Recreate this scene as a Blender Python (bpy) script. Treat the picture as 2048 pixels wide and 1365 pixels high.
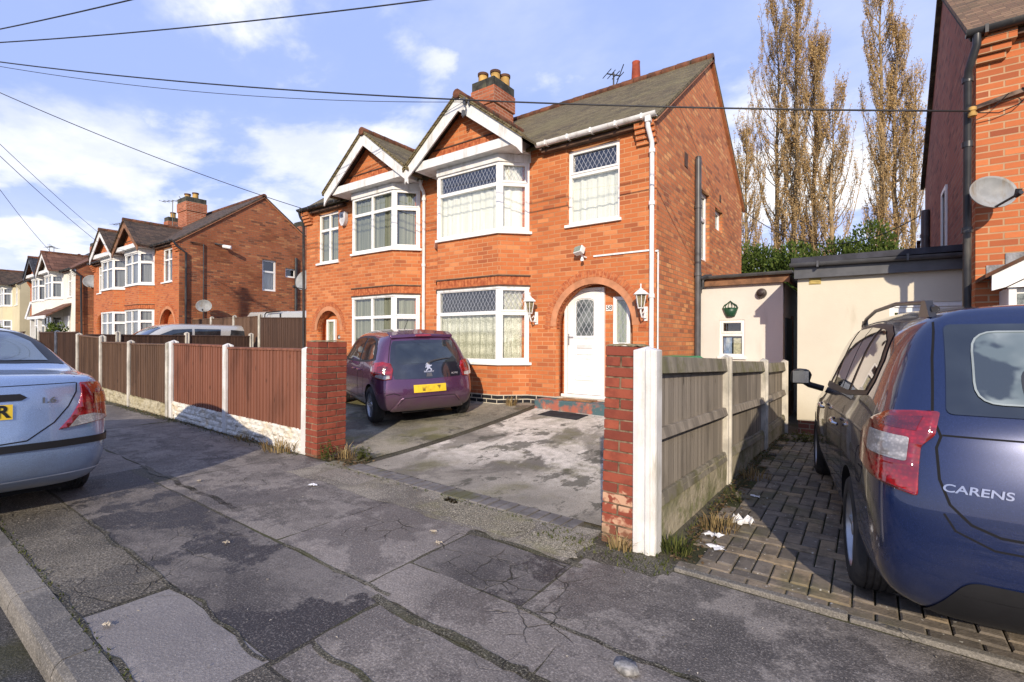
import bpy, bmesh, math, random
from math import radians as R, sin, cos, pi, sqrt
from mathutils import Vector, Matrix, noise as mnoise
from mathutils.bvhtree import BVHTree
SC = bpy.context.scene
COL = SC.collection
for _o in list(bpy.data.objects): bpy.data.objects.remove(_o)

# ---------------- camera ----------------
cam = bpy.data.cameras.new('camera'); camo = bpy.data.objects.new('camera', cam); COL.objects.link(camo)
cam.sensor_width = 36.0; cam.lens = 985.0 / 2048 * 36; cam.clip_start = 0.05; cam.clip_end = 3000
camo.location = (0, 0, 1.5)
yaw, roll = R(35.97), R(0.22)
Fv = Vector((-sin(yaw), cos(yaw), 0)); Rv = Vector((cos(yaw), sin(yaw), 0)); Uv = Vector((0, 0, 1))
R2 = Rv * cos(roll) + Uv * sin(roll); U2 = -Rv * sin(roll) + Uv * cos(roll)
camo.matrix_world = Matrix(((R2.x, U2.x, -Fv.x, 0), (R2.y, U2.y, -Fv.y, 0), (R2.z, U2.z, -Fv.z, 1.5), (0, 0, 0, 1)))
SC.camera = camo
# ---------------- light ----------------
SUN_EL = 22.5; LX, LY = -0.50, 1.0           # sunlight travels this way across the ground
lh = sqrt(LX * LX + LY * LY)
L = Vector((LX / lh * cos(R(SUN_EL)), LY / lh * cos(R(SUN_EL)), -sin(R(SUN_EL))))
sun = bpy.data.lights.new('sun', 'SUN'); suno = bpy.data.objects.new('sun', sun); COL.objects.link(suno)
sun.energy = 3.4; sun.angle = R(0.6); sun.color = (1.0, 0.86, 0.68)
suno.rotation_euler = L.to_track_quat('-Z', 'Y').to_euler()
wd = bpy.data.worlds.new('World'); SC.world = wd; wd.use_nodes = True
wt = wd.node_tree; wt.nodes.clear()
SKY_STR = 0.15
SC.view_settings.view_transform = 'Standard'; SC.view_settings.look = 'None'
SC.view_settings.exposure = 0.58; SC.view_settings.gamma = 1.0
SC.view_settings.use_curve_mapping = False
SC.cycles.max_bounces = 6; SC.cycles.transparent_max_bounces = 12
SC.cycles.use_denoising = True

# ---------------- node helper ----------------
class NT:
    def __init__(s, tree): s.t = tree
    def n(s, typ, out=0, **kw):
        nd = s.t.nodes.new(typ)
        for k, v in kw.items():
            if k[0] == '_': setattr(nd, k[1:], v); continue
        for k, v in kw.items():
            if k[0] == '_': continue
            if k[0] == 'i' and k[1:].isdigit(): sk = nd.inputs[int(k[1:])]
            else: sk = nd.inputs[k.replace('_', ' ')]
            if isinstance(v, bpy.types.NodeSocket): s.t.links.new(v, sk)
            elif v is not None:
                if isinstance(v, (tuple, list)) and len(v) == 3 and sk.type == 'RGBA': v = (*v, 1)
                sk.default_value = v
        return nd.outputs[out]
    def math(s, op, a, b=0.0, c=None, clamp=False):
        kw = dict(_operation=op, i0=a, i1=b)
        if c is not None: kw['i2'] = c
        return s.n('ShaderNodeMath', _use_clamp=clamp, **kw)
    def mix(s, f, a, b, blend='MIX'):
        nd = s.t.nodes.new('ShaderNodeMix'); nd.data_type = 'RGBA'; nd.blend_type = blend
        for sk, v in ((nd.inputs[0], f), (nd.inputs[6], a), (nd.inputs[7], b)):
            if isinstance(v, bpy.types.NodeSocket): s.t.links.new(v, sk)
            else:
                if isinstance(v, (tuple, list)) and len(v) == 3: v = (*v, 1)
                sk.default_value = v
        return nd.outputs[2]
    def noise(s, vec, scale, detail=4, rough=.55, out=0, dist=0.0):
        return s.n('ShaderNodeTexNoise', out, Vector=vec, Scale=scale, Detail=detail, Roughness=rough, Distortion=dist)
    def ramp(s, f, stops, interp='LINEAR'):
        nd = s.t.nodes.new('ShaderNodeValToRGB'); s.t.links.new(f, nd.inputs[0])
        cr = nd.color_ramp; cr.interpolation = interp
        while len(cr.elements) < len(stops): cr.elements.new(0.5)
        for e, (p, c) in zip(cr.elements, stops):
            e.position = p; e.color = (*c, 1) if isinstance(c, (tuple, list)) else (c, c, c, 1)
        return nd.outputs[0]
    def smooth(s, f, a, b):
        return s.n('ShaderNodeMapRange', Value=f, From_Min=a, From_Max=b, _interpolation_type='SMOOTHSTEP')
    def vm(s, op, a, b=None, out=0, **kw):
        d = dict(_operation=op, i0=a)
        if b is not None: d['i1'] = b
        d.update(kw)
        return s.n('ShaderNodeVectorMath', out, **d)
    def sep(s, v):
        nd = s.t.nodes.new('ShaderNodeSeparateXYZ'); s.t.links.new(v, nd.inputs[0]); return nd.outputs
    def comb(s, x, y, z=0.0): return s.n('ShaderNodeCombineXYZ', X=x, Y=y, Z=z)
    def pos(s): return s.n('ShaderNodeNewGeometry', 0)
    def obj(s): return s.n('ShaderNodeTexCoord', 3)
    def uv(s):      # (along the surface, up the surface) in metres
        g = s.t.nodes.new('ShaderNodeNewGeometry')
        T = s.vm('NORMALIZE', s.vm('CROSS_PRODUCT', (0, 0, 1), g.outputs[3]))
        B = s.vm('CROSS_PRODUCT', g.outputs[3], T)
        return s.comb(s.vm('DOT_PRODUCT', g.outputs[0], T, out=1), s.vm('DOT_PRODUCT', g.outputs[0], B, out=1), 0.0)
    def scale(s, v, sc): return s.n('ShaderNodeMapping', Vector=v, Scale=sc)
    def bump(s, h, st=.5, dist=.01): return s.n('ShaderNodeBump', Height=h, Strength=st, Distance=dist)

def material(name):
    m = bpy.data.materials.new(name); m.use_nodes = True
    t = m.node_tree; t.nodes.clear()
    return m, NT(t)
def finish(m, s, color, rough=.8, normal=None, spec=.4, metal=0.0, coat=0.0, **kw):
    d = dict(Base_Color=color, Roughness=rough, Metallic=metal)
    d['Specular_IOR_Level'] = spec
    if coat: d['Coat_Weight'] = coat; d['Coat_Roughness'] = .03
    if normal is not None: d['Normal'] = normal
    nd = s.t.nodes.new('ShaderNodeBsdfPrincipled')
    for k, v in d.items():
        sk = nd.inputs[k.replace('_', ' ')]
        if isinstance(v, bpy.types.NodeSocket): s.t.links.new(v, sk)
        else: sk.default_value = (*v, 1) if isinstance(v, (tuple, list)) and len(v) == 3 else v
    for k, v in kw.items(): nd.inputs[k.replace('_', ' ')].default_value = v
    o = s.t.nodes.new('ShaderNodeOutputMaterial'); s.t.links.new(nd.outputs[0], o.inputs[0])
    return m
def paint(name, col, rough=.5, var=.12, spec=.4, metal=0.0, coat=0.0, grime=None, bumpy=0.0, sc=6.0):
    m, s = material(name)
    p = s.obj()
    f = s.noise(p, sc, 5)
    c2 = tuple(max(0, x * (1 - var * 2)) for x in col); c1 = tuple(min(1, x * (1 + var)) for x in col)
    c = s.mix(s.smooth(f, .3, .7), c2, c1)
    if grime:
        g = s.smooth(s.noise(s.scale(p, (3, 3, .7)), 2.5, 6, .65), .48, .72)
        c = s.mix(g, c, grime)
    nm = s.bump(s.noise(p, 60, 3), bumpy, .004) if bumpy else None
    return finish(m, s, c, rough, nm, spec, metal, coat)

# ---------------- sky ----------------
w = NT(wt)
sky = wt.nodes.new('ShaderNodeTexSky'); sky.sky_type = 'NISHITA'; sky.sun_disc = False
sky.sun_elevation = R(SUN_EL); sky.sun_rotation = math.atan2(-L.x, -L.y)
sky.air_density = 1.0; sky.dust_density = .6; sky.ozone_density = 2.5
d = w.n('ShaderNodeTexCoord', 0)
sx, sy_, sz = w.sep(d)[:3]
zz = w.math('ADD', w.math('MAXIMUM', sz, 0.0), .16)
cv = w.comb(w.math('DIVIDE', sx, zz), w.math('DIVIDE', sy_, zz), 0.0)
cv = w.n('ShaderNodeMapping', Vector=cv, Rotation=(0, 0, R(38)), Scale=(.85, 1.1, 1))
n1 = w.noise(w.vm('ADD', cv, (3.15, 1.7, 0.2)), 1.5, 9, .55, dist=.12)
n2 = w.noise(w.vm('ADD', cv, (9.1, 4.3, 3.2)), .45, 3, .5)
cl = w.smooth(w.math('ADD', w.math('MULTIPLY', n1, .72), w.math('MULTIPLY', n2, .36)), .475, .64)
CL = [((-0.792, 0.400, 0.461), 0.17, 0.30), ((-0.746, 0.496, 0.444), 0.12, 0.24), ((-0.852, 0.337, 0.400), 0.10, 0.26), ((-0.663, 0.578, 0.476), 0.08, 0.20), ((-0.808, 0.479, 0.342), 0.16, 0.20), ((-0.713, 0.576, 0.401), 0.14, 0.24), ((-0.889, 0.391, 0.239), 0.20, 0.20), ((-0.954, 0.239, 0.183), 0.25, 0.22), ((-0.937, 0.158, 0.312), 0.07, 0.16), ((-0.685, 0.492, 0.537), 0.14, 0.16), ((-0.185, 0.933, 0.310), 0.18, 0.22), ((-0.097, 0.969, 0.226), 0.20, 0.30), ((0.095, 0.961, 0.261), 0.15, 0.20), ((-0.463, 0.786, 0.409), 0.10, 0.22), ((-0.839, 0.266, 0.474), 0.12, 0.12)]
nd_ = w.vm('NORMALIZE', d); blob = None
wob_ = w.vm('ADD', nd_, w.vm('SCALE', w.vm('SUBTRACT', w.noise(w.scale(nd_, (1, 1, 1.7)), 6.0, 6, .6, out=1), (.5, .5, .5)), Scale=.22))
for (c_, r_, a_) in CL:
    q_ = w.math('MULTIPLY', w.smooth(w.vm('DISTANCE', wob_, c_, out=1), r_ * 1.0, r_ * .45), a_ * 3.4)
    blob = q_ if blob is None else w.math('MAXIMUM', blob, q_)
hor = w.smooth(sz, .30, 0.0)
cl = w.math('MAXIMUM', w.math('MAXIMUM', w.math('MULTIPLY', cl, .22), w.math('MULTIPLY', blob, w.smooth(n1, .41, .53))), 0.0, clamp=True)
cl = w.math('MAXIMUM', w.math('MULTIPLY', cl, .95), w.math('MULTIPLY', hor, .62))
n3 = w.noise(cv, 3.2, 6, .6)
cloudc = w.mix(w.smooth(n3, .35, .65), (4.7, 4.8, 5.1), (5.9, 5.85, 5.85))
skc = w.mix(1.0, sky.outputs[0], (1.12, .98, 1.32), 'MULTIPLY')
skc = w.mix(.85, skc, (2.05, 2.65, 4.6))
skc = w.mix(cl, skc, cloudc)
bg = w.n('ShaderNodeBackground', Color=skc, Strength=SKY_STR)
wo = wt.nodes.new('ShaderNodeOutputWorld'); wt.links.new(bg, wo.inputs[0])

# ---------------- object helpers ----------------
def tag(o, label=None, cat=None, group=None, kind=None):
    if label: o['label'] = label
    if cat: o['category'] = cat
    if group: o['group'] = group
    if kind: o['kind'] = kind
    return o
def thing(name, label, cat, loc=(0, 0, 0), rz=0.0, group=None):
    o = bpy.data.objects.new(name, None); COL.objects.link(o); o.empty_display_size = .2
    o.location = loc; o.rotation_euler = (0, 0, rz)
    return tag(o, label, cat, group)
def mworld(o):
    m = Matrix.Translation(o.location) @ o.rotation_euler.to_matrix().to_4x4()
    if o.parent: m = mworld(o.parent) @ o.matrix_parent_inverse @ m
    return m
def adopt(o, par):
    o.parent = par; o.matrix_parent_inverse = mworld(par).inverted()
def copy_tree(o, parent=None):
    c = o.copy(); COL.objects.link(c)
    if parent: c.parent = parent; c.matrix_parent_inverse = o.matrix_parent_inverse.copy()
    for ch in [x for x in bpy.data.objects if x.parent == o]: copy_tree(ch, c)
    return c
class MB:
    def __init__(s): s.v = []; s.f = []; s.T = Matrix.Identity(4)
    def add(s, vs, fs):
        b = len(s.v)
        s.v += [tuple(s.T @ Vector(v)) for v in vs]; s.f += [tuple(b + i for i in f) for f in fs]
    def box(s, x0, x1, y0, y1, z0, z1):
        if x0 > x1: x0, x1 = x1, x0
        if y0 > y1: y0, y1 = y1, y0
        if z0 > z1: z0, z1 = z1, z0
        s.add([(x0, y0, z0), (x1, y0, z0), (x1, y1, z0), (x0, y1, z0), (x0, y0, z1), (x1, y0, z1), (x1, y1, z1), (x0, y1, z1)],
              [(0, 3, 2, 1), (4, 5, 6, 7), (0, 1, 5, 4), (1, 2, 6, 5), (2, 3, 7, 6), (3, 0, 4, 7)])
    def quad(s, a, b, c, d): s.add([a, b, c, d], [(0, 1, 2, 3)])
    def prism(s, pts, fn, a, b):     # pts 2D, fn(u,v,w)->xyz
        n = len(pts)
        vs = [fn(u, v, a) for u, v in pts] + [fn(u, v, b) for u, v in pts]
        s.add(vs, [tuple(range(n))[::-1], tuple(range(n, 2 * n))] + [(i, (i + 1) % n, n + (i + 1) % n, n + i) for i in range(n)])
    def tube(s, pts, r, n=8, cap=True):
        pts = [Vector(p) for p in pts]; rs = r if isinstance(r, (list, tuple)) else [r] * len(pts)
        vs = []; prev = None
        for i, p in enumerate(pts):
            t = (pts[min(i + 1, len(pts) - 1)] - pts[max(i - 1, 0)]).normalized()
            if prev is None: a = t.orthogonal().normalized()
            else:
                a = prev - t * prev.dot(t)
                a = a.normalized() if a.length > 1e-6 else t.orthogonal().normalized()
            prev = a; b = t.cross(a)
            vs += [tuple(p + (a * cos(2 * pi * k / n) + b * sin(2 * pi * k / n)) * rs[i]) for k in range(n)]
        fs = [(i * n + k, i * n + (k + 1) % n, (i + 1) * n + (k + 1) % n, (i + 1) * n + k) for i in range(len(pts) - 1) for k in range(n)]
        if cap: fs += [tuple(range(n))[::-1], tuple((len(pts) - 1) * n + k for k in range(n))]
        s.add(vs, fs)
    def lathe(s, prof, c=(0, 0, 0), n=16, axis='z', cap=True):
        vs = []
        for r, h in prof:
            for k in range(n):
                a = 2 * pi * k / n; x, y = r * cos(a), r * sin(a)
                p = {'z': (x, y, h), 'y': (x, h, y), 'x': (h, x, y)}[axis]
                vs.append((p[0] + c[0], p[1] + c[1], p[2] + c[2]))
        m = len(prof)
        fs = [(i * n + k, i * n + (k + 1) % n, (i + 1) * n + (k + 1) % n, (i + 1) * n + k) for i in range(m - 1) for k in range(n)]
        if cap: fs += [tuple(range(n))[::-1], tuple((m - 1) * n + k for k in range(n))]
        s.add(vs, fs)
    def build(s, name, mat, parent=None, smooth=False, bevel=0.0, fix=True, **t):
        me = bpy.data.meshes.new(name)
        me.from_pydata(s.v, [], s.f)
        if fix:
            bm = bmesh.new(); bm.from_mesh(me); bmesh.ops.recalc_face_normals(bm, faces=bm.faces); bm.to_mesh(me); bm.free()
        return link(name, me, mat, parent, smooth, bevel, **t)
def link(name, me, mat, parent=None, smooth=False, bevel=0.0, **t):
    o = bpy.data.objects.new(name, me); COL.objects.link(o)
    me.materials.clear(); me.materials.append(mat)
    if smooth:
        me.polygons.foreach_set('use_smooth', [True] * len(me.polygons))
        if smooth != 'all':
            md = o.modifiers.new('n', 'EDGE_SPLIT'); md.split_angle = R(40)
    if bevel:
        b = o.modifiers.new('b', 'BEVEL'); b.width = bevel; b.segments = 2; b.limit_method = 'ANGLE'; b.angle_limit = R(35)
    if parent: adopt(o, parent)
    if t: tag(o, **t)
    return o
def flat_shape(outer, holes=(), depth=0.0):
    """a polygon with holes in the XY plane, thickened by depth, as a mesh"""
    cu = bpy.data.curves.new('c', 'CURVE'); cu.dimensions = '2D'; cu.fill_mode = 'BOTH'; cu.extrude = depth / 2
    for poly in [outer] + list(holes):
        sp = cu.splines.new('POLY'); sp.points.add(len(poly) - 1)
        for p, q in zip(sp.points, poly): p.co = (q[0], q[1], 0, 1)
        sp.use_cyclic_u = True
    ob = bpy.data.objects.new('c', cu); COL.objects.link(ob)
    me = bpy.data.meshes.new_from_object(ob.evaluated_get(bpy.context.evaluated_depsgraph_get()))
    bpy.data.objects.remove(ob); bpy.data.curves.remove(cu)
    return me
def plate(name, mat, parent, outer, holes, M, depth, **t):
    me = flat_shape(outer, holes, depth); me.transform(M)
    bm = bmesh.new(); bm.from_mesh(me); bmesh.ops.remove_doubles(bm, verts=bm.verts, dist=1e-5)
    bmesh.ops.recalc_face_normals(bm, faces=bm.faces); bm.to_mesh(me); bm.free()
    return link(name, me, mat, parent, **t)
def XZ(y): return Matrix(((1, 0, 0, 0), (0, 0, -1, y), (0, 1, 0, 0), (0, 0, 0, 1)))      # (x,z) plate facing -Y at y
def YZ(x): return Matrix(((0, 0, 1, x), (1, 0, 0, 0), (0, 1, 0, 0), (0, 0, 0, 1)))      # (y,z) plate facing +X at x
def rect(a, b, c, d): return [(a, c), (b, c), (b, d), (a, d)]
def text_mesh(body, size, depth=.002, bold=0.0, shear=0.0, wide=1.0):
    cu = bpy.data.curves.new('t', 'FONT'); cu.body = body; cu.size = size; cu.extrude = depth; cu.offset = bold; cu.shear = shear
    cu.align_x = 'CENTER'; cu.align_y = 'CENTER'
    ob = bpy.data.objects.new('t', cu); COL.objects.link(ob)
    me = bpy.data.meshes.new_from_object(ob.evaluated_get(bpy.context.evaluated_depsgraph_get()))
    bpy.data.objects.remove(ob); bpy.data.curves.remove(cu)
    if wide != 1.0: me.transform(Matrix.Diagonal((wide, 1, 1, 1)))
    return me
rnd = random.Random(7)
# ---------------- materials ----------------
def brick(name, c1, c2, c3, mortar, bw=.235, bh=.075, soot=.0, mott=.5, ms=.008, flat=False, bump=.6):
    m, s = material(name)
    if flat:
        uv = s.n('ShaderNodeMapping', Vector=s.pos(), Rotation=(0, 0, R(flat)))
    else: uv = s.uv()
    wob = s.noise(uv, 2.2, 2, out=1)
    uv2 = s.vm('ADD', uv, s.vm('SCALE', s.vm('SUBTRACT', wob, (.5, .5, .5)), Scale=.006))
    bt = s.t.nodes.new('ShaderNodeTexBrick'); s.t.links.new(uv2, bt.inputs['Vector'])
    bt.inputs['Scale'].default_value = 1.0; bt.inputs['Brick Width'].default_value = bw; bt.inputs['Row Height'].default_value = bh
    bt.inputs['Mortar Size'].default_value = ms; bt.inputs['Mortar Smooth'].default_value = .3
    bt.inputs['Color1'].default_value = (0, 0, 0, 1); bt.inputs['Color2'].default_value = (1, 1, 1, 1); bt.inputs['Mortar'].default_value = (.5, .5, .5, 1)
    f = s.math('ADD', s.math('MULTIPLY', bt.outputs[0], .75), s.math('MULTIPLY', s.noise(uv, 1.3, 4), .35))
    c = s.ramp(f, [(.15, c2), (.42, c1), (.72, c1), (.92, c3)])
    c = s.mix(s.math('MULTIPLY', s.smooth(s.noise(uv, 14, 4), .35, .7), .3 * mott), c, c2)
    mo = s.mix(s.smooth(s.noise(uv, .9, 3), .3, .75), mortar, tuple(x * .6 for x in mortar))
    c = s.mix(bt.outputs[1], c, mo)
    if soot:
        g = s.math('MULTIPLY', s.smooth(s.noise(uv, .55, 6, .65), .42, .68), soot)
        c = s.mix(g, c, tuple(x * .42 for x in c1))
    h = s.math('ADD', s.math('MULTIPLY', bt.outputs[1], -1.0), s.math('MULTIPLY', s.noise(uv, 70, 3), .35))
    return finish(m, s, c, .88, s.bump(h, bump, .006), .25)
M_BRICK = brick('brick_front', (.49, .150, .050), (.33, .098, .040), (.60, .230, .088), (.58, .29, .14), mott=.5, soot=.10)
M_FLANK = brick('brick_flank', (.66, .225, .085), (.32, .12, .065), (.82, .40, .16), (.46, .26, .14), soot=.22, mott=1.0)  # mottled flank brick, its colour lightened and warmed in place of stronger grazing sun
M_BR2 = brick('brick_street', (.46, .13, .045), (.30, .08, .035), (.50, .17, .06), (.45, .25, .13), mott=.7)
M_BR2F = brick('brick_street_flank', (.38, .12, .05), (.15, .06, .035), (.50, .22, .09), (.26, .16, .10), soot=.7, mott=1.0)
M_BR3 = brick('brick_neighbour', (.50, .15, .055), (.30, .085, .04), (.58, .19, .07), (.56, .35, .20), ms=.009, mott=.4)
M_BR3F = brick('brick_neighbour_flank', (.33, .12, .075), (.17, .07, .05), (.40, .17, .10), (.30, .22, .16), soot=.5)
M_PILLAR = brick('brick_gate_pillar', (.36, .06, .03), (.25, .045, .03), (.46, .09, .045), (.20, .12, .07), bw=.233, bh=.0755, ms=.012, soot=.2, bump=1.0)
M_PLINTH = brick('engineering_brick', (.020, .021, .024), (.012, .012, .014), (.05, .05, .055), (.62, .56, .44), ms=.010)
M_CHIM = brick('brick_chimney', (.40, .12, .055), (.24, .08, .04), (.48, .18, .09), (.50, .34, .24), soot=.7)
def solid_brick(name, c1, c2, sc=9.0):
    m, s = material(name); p = s.pos()
    c = s.mix(s.smooth(s.noise(p, sc, 3), .35, .65), c1, c2)
    return finish(m, s, c, .88, s.bump(s.noise(p, 60, 3), .4, .004), .25)
M_SOLDIER = solid_brick('soldier_brick', (.33, .085, .034), (.50, .17, .065), 13.0)
M_MORTAR = paint('pale_mortar', (.50, .22, .11), .9)

def tiles(name, c1, c2, c3, moss, bw=.17, bh=.10, mossy=.4):
    m, s = material(name); uv = s.uv()
    bt = s.t.nodes.new('ShaderNodeTexBrick'); s.t.links.new(uv, bt.inputs['Vector'])
    for k, v in (('Scale', 1.0), ('Brick Width', bw), ('Row Height', bh), ('Mortar Size', .004), ('Mortar Smooth', .2)): bt.inputs[k].default_value = v
    bt.inputs['Color1'].default_value = (0, 0, 0, 1); bt.inputs['Color2'].default_value = (1, 1, 1, 1); bt.inputs['Mortar'].default_value = (0, 0, 0, 1)
    f = s.math('ADD', s.math('MULTIPLY', bt.outputs[0], .6), s.math('MULTIPLY', s.noise(uv, 1.2, 5), .45))
    c = s.ramp(f, [(.1, c2), (.5, c1), (.85, c3)])
    mo = s.math('MULTIPLY', s.smooth(s.noise(uv, 22, 6, .7), .55, .64), mossy * 1.4, clamp=True)
    c = s.mix(mo, c, moss)
    mo2 = s.math('MULTIPLY', s.smooth(s.noise(uv, .8, 5, .6), .4, .7), mossy * .9)
    c = s.mix(mo2, c, tuple((a + b) / 2 for a, b in zip(moss, c2)))
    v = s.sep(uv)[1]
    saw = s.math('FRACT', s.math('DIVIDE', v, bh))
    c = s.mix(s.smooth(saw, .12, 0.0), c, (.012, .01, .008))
    h = s.math('ADD', s.math('SUBTRACT', 1.0, saw), s.math('MULTIPLY', s.noise(uv, 40, 3), .3))
    h = s.math('SUBTRACT', h, s.math('MULTIPLY', bt.outputs[1], .5))
    return finish(m, s, c, .85, s.bump(h, .9, .02), .3)
M_ROOF = tiles('roof_tiles', (.135, .104, .054), (.078, .060, .034), (.185, .145, .075), (.36, .32, .13), mossy=.45)
M_ROOF2 = tiles('roof_tiles_brown', (.085, .058, .042), (.045, .032, .026), (.14, .09, .06), (.10, .10, .05), mossy=.3)
M_ROOF3 = tiles('roof_tiles_red', (.15, .070, .045), (.09, .045, .03), (.22, .11, .07), (.13, .10, .06), bw=.3, bh=.3, mossy=.2)
M_ROOF4 = tiles('roof_tiles_slate', (.045, .045, .052), (.03, .03, .035), (.07, .07, .08), (.08, .08, .05), mossy=.15)
M_ROOF5 = tiles('roof_tiles_neighbour', (.20, .115, .06), (.13, .08, .045), (.28, .17, .09), (.12, .13, .05), mossy=.45)
M_RIDGE = paint('ridge_tile', (.15, .058, .028), .85, .3, grime=(.06, .05, .03), bumpy=.5)
M_UPVC = paint('white_upvc', (.80, .80, .78), .28, .02, grime=(.70, .70, .65))
M_WHITE = paint('white_painted_board', (.72, .72, .70), .45, .05, grime=(.5, .49, .44))
M_GUT_W = paint('white_plastic', (.78, .78, .77), .3, .03, grime=(.55, .53, .48))
M_GUT_B = paint('black_plastic', (.030, .031, .034), .38, .15, grime=(.09, .085, .075))
M_GUT_G = paint('grey_plastic', (.085, .088, .095), .4, .12)
M_SOFFIT = paint('dark_soffit', (.10, .055, .035), .8, .2)
M_TIMBER_DK = paint('dark_fascia_timber', (.22, .11, .055), .7, .25)
M_POT = paint('chimney_pot_buff', (.50, .31, .09), .8, .2, grime=(.30, .17, .07))
M_POTRIM = paint('chimney_pot_rim', (.10, .045, .025), .8, .2)
M_TERRA = paint('terracotta', (.36, .07, .03), .8, .2)
M_CEM = paint('dark_weathered_brick', (.055, .055, .045), .95, .3, grime=(.11, .11, .06), bumpy=.8)
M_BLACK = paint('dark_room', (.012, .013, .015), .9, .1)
def glass(name, tint=(.97, .985, .97), lattice=False):
    m, s = material(name)
    tr = s.n('ShaderNodeBsdfTransparent', Color=(*tint, 1)); gl = s.n('ShaderNodeBsdfGlossy', Color=(1, 1, 1, 1), Roughness=.01)
    fr = s.n('ShaderNodeLayerWeight', 0, Blend=.42)
    fr = s.math('ADD', s.math('MULTIPLY', fr, .9), .05, clamp=True)
    sh = s.n('ShaderNodeMixShader', i0=fr, i1=tr, i2=gl)
    if lattice:
        u, v, _ = s.sep(s.uv())[:3]
        a = s.math('DIVIDE', u, .083); b = s.math('DIVIDE', v, .145)
        def line(x):
            fx = s.math('ABSOLUTE', s.math('SUBTRACT', s.math('FRACT', x), .5)); return s.math('GREATER_THAN', fx, .452)
        ln = s.math('MAXIMUM', line(s.math('ADD', a, b)), line(s.math('SUBTRACT', a, b)))
        le = s.n('ShaderNodeBsdfPrincipled', Base_Color=(.42, .43, .45, 1), Roughness=.4, Metallic=.3)
        sh = s.n('ShaderNodeMixShader', i0=ln, i1=sh, i2=le)
    o = s.t.nodes.new('ShaderNodeOutputMaterial'); s.t.links.new(sh, o.inputs[0]); return m
M_GLASS = glass('window_glass'); M_LEAD = glass('leaded_window_glass', lattice=True)
def net(name, a, b, mode='lace'):
    m, s = material(name); uv = s.uv()
    if mode == 'lace':
        n1 = s.smooth(s.n('ShaderNodeTexVoronoi', 0, Vector=s.scale(uv, (7.5, 4.6, 1)), Scale=1.0, Randomness=.25), .22, .52)
        n2 = s.smooth(s.noise(uv, 34, 4, .7), .42, .6)
        f = s.math('MULTIPLY', s.math('ADD', s.math('MULTIPLY', n1, .55), s.math('MULTIPLY', n2, .6)), .9, clamp=True)
    elif mode == 'voile':
        n1 = s.smooth(s.noise(s.scale(uv, (26, 1.2, 1)), 1.0, 3), .3, .7)
        n2 = s.smooth(s.noise(uv, 30, 4, .7), .55, .68)
        vv = s.sep(uv)[1]
        f = s.math('ADD', s.math('MULTIPLY', n1, .55), s.math('MULTIPLY', n2, .4), clamp=True)
    else:
        n1 = s.smooth(s.noise(s.scale(uv, (11, .35, 1)), 1.0, 2), .3, .7); f = n1
    c = s.mix(f, a, b)
    return finish(m, s, c, .9, None, .1)
M_NET1 = net('lace_curtain', (.86, .87, .79), (.34, .35, .27))
M_NET2 = net('net_curtain', (.88, .89, .85), (.56, .59, .54), 'voile')
M_BLIND = net('vertical_blinds', (.34, .36, .29), (.16, .18, .14), 'slat')
M_BLIND2 = net('pale_blinds', (.60, .62, .50), (.40, .42, .32), 'slat')
M_CURT = net('street_curtain', (.25, .27, .28), (.07, .08, .09), 'slat')
def render_mat(name, col, dirt, st=.35):
    m, s = material(name); p = s.pos()
    c = s.mix(s.smooth(s.noise(p, 1.4, 5), .3, .7), col, tuple(x * .9 for x in col))
    g = s.smooth(s.noise(s.scale(p, (2.5, 2.5, .5)), 1.6, 6, .65), .55, .78)
    c = s.mix(s.math('MULTIPLY', g, st), c, dirt)
    z = s.sep(p)[2]
    low = s.math('MULTIPLY', s.smooth(s.math('ADD', z, s.math('MULTIPLY', s.noise(p, 3, 5), .5)), .95, .45), .5)
    c = s.mix(low, c, dirt)
    return finish(m, s, c, .9, s.bump(s.noise(p, 45, 4), .35, .006), .2)
M_CREAM = render_mat('cream_render', (.65, .60, .48), (.33, .27, .17))
M_WREND = render_mat('white_render', (.68, .655, .60), (.42, .39, .33))
M_WREND2 = render_mat('white_wall_paint', (.72, .71, .64), (.45, .43, .36))
M_PEBB = render_mat('pebbledash', (0.600, 0.540, 0.360), (.3, .27, .18))
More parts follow.
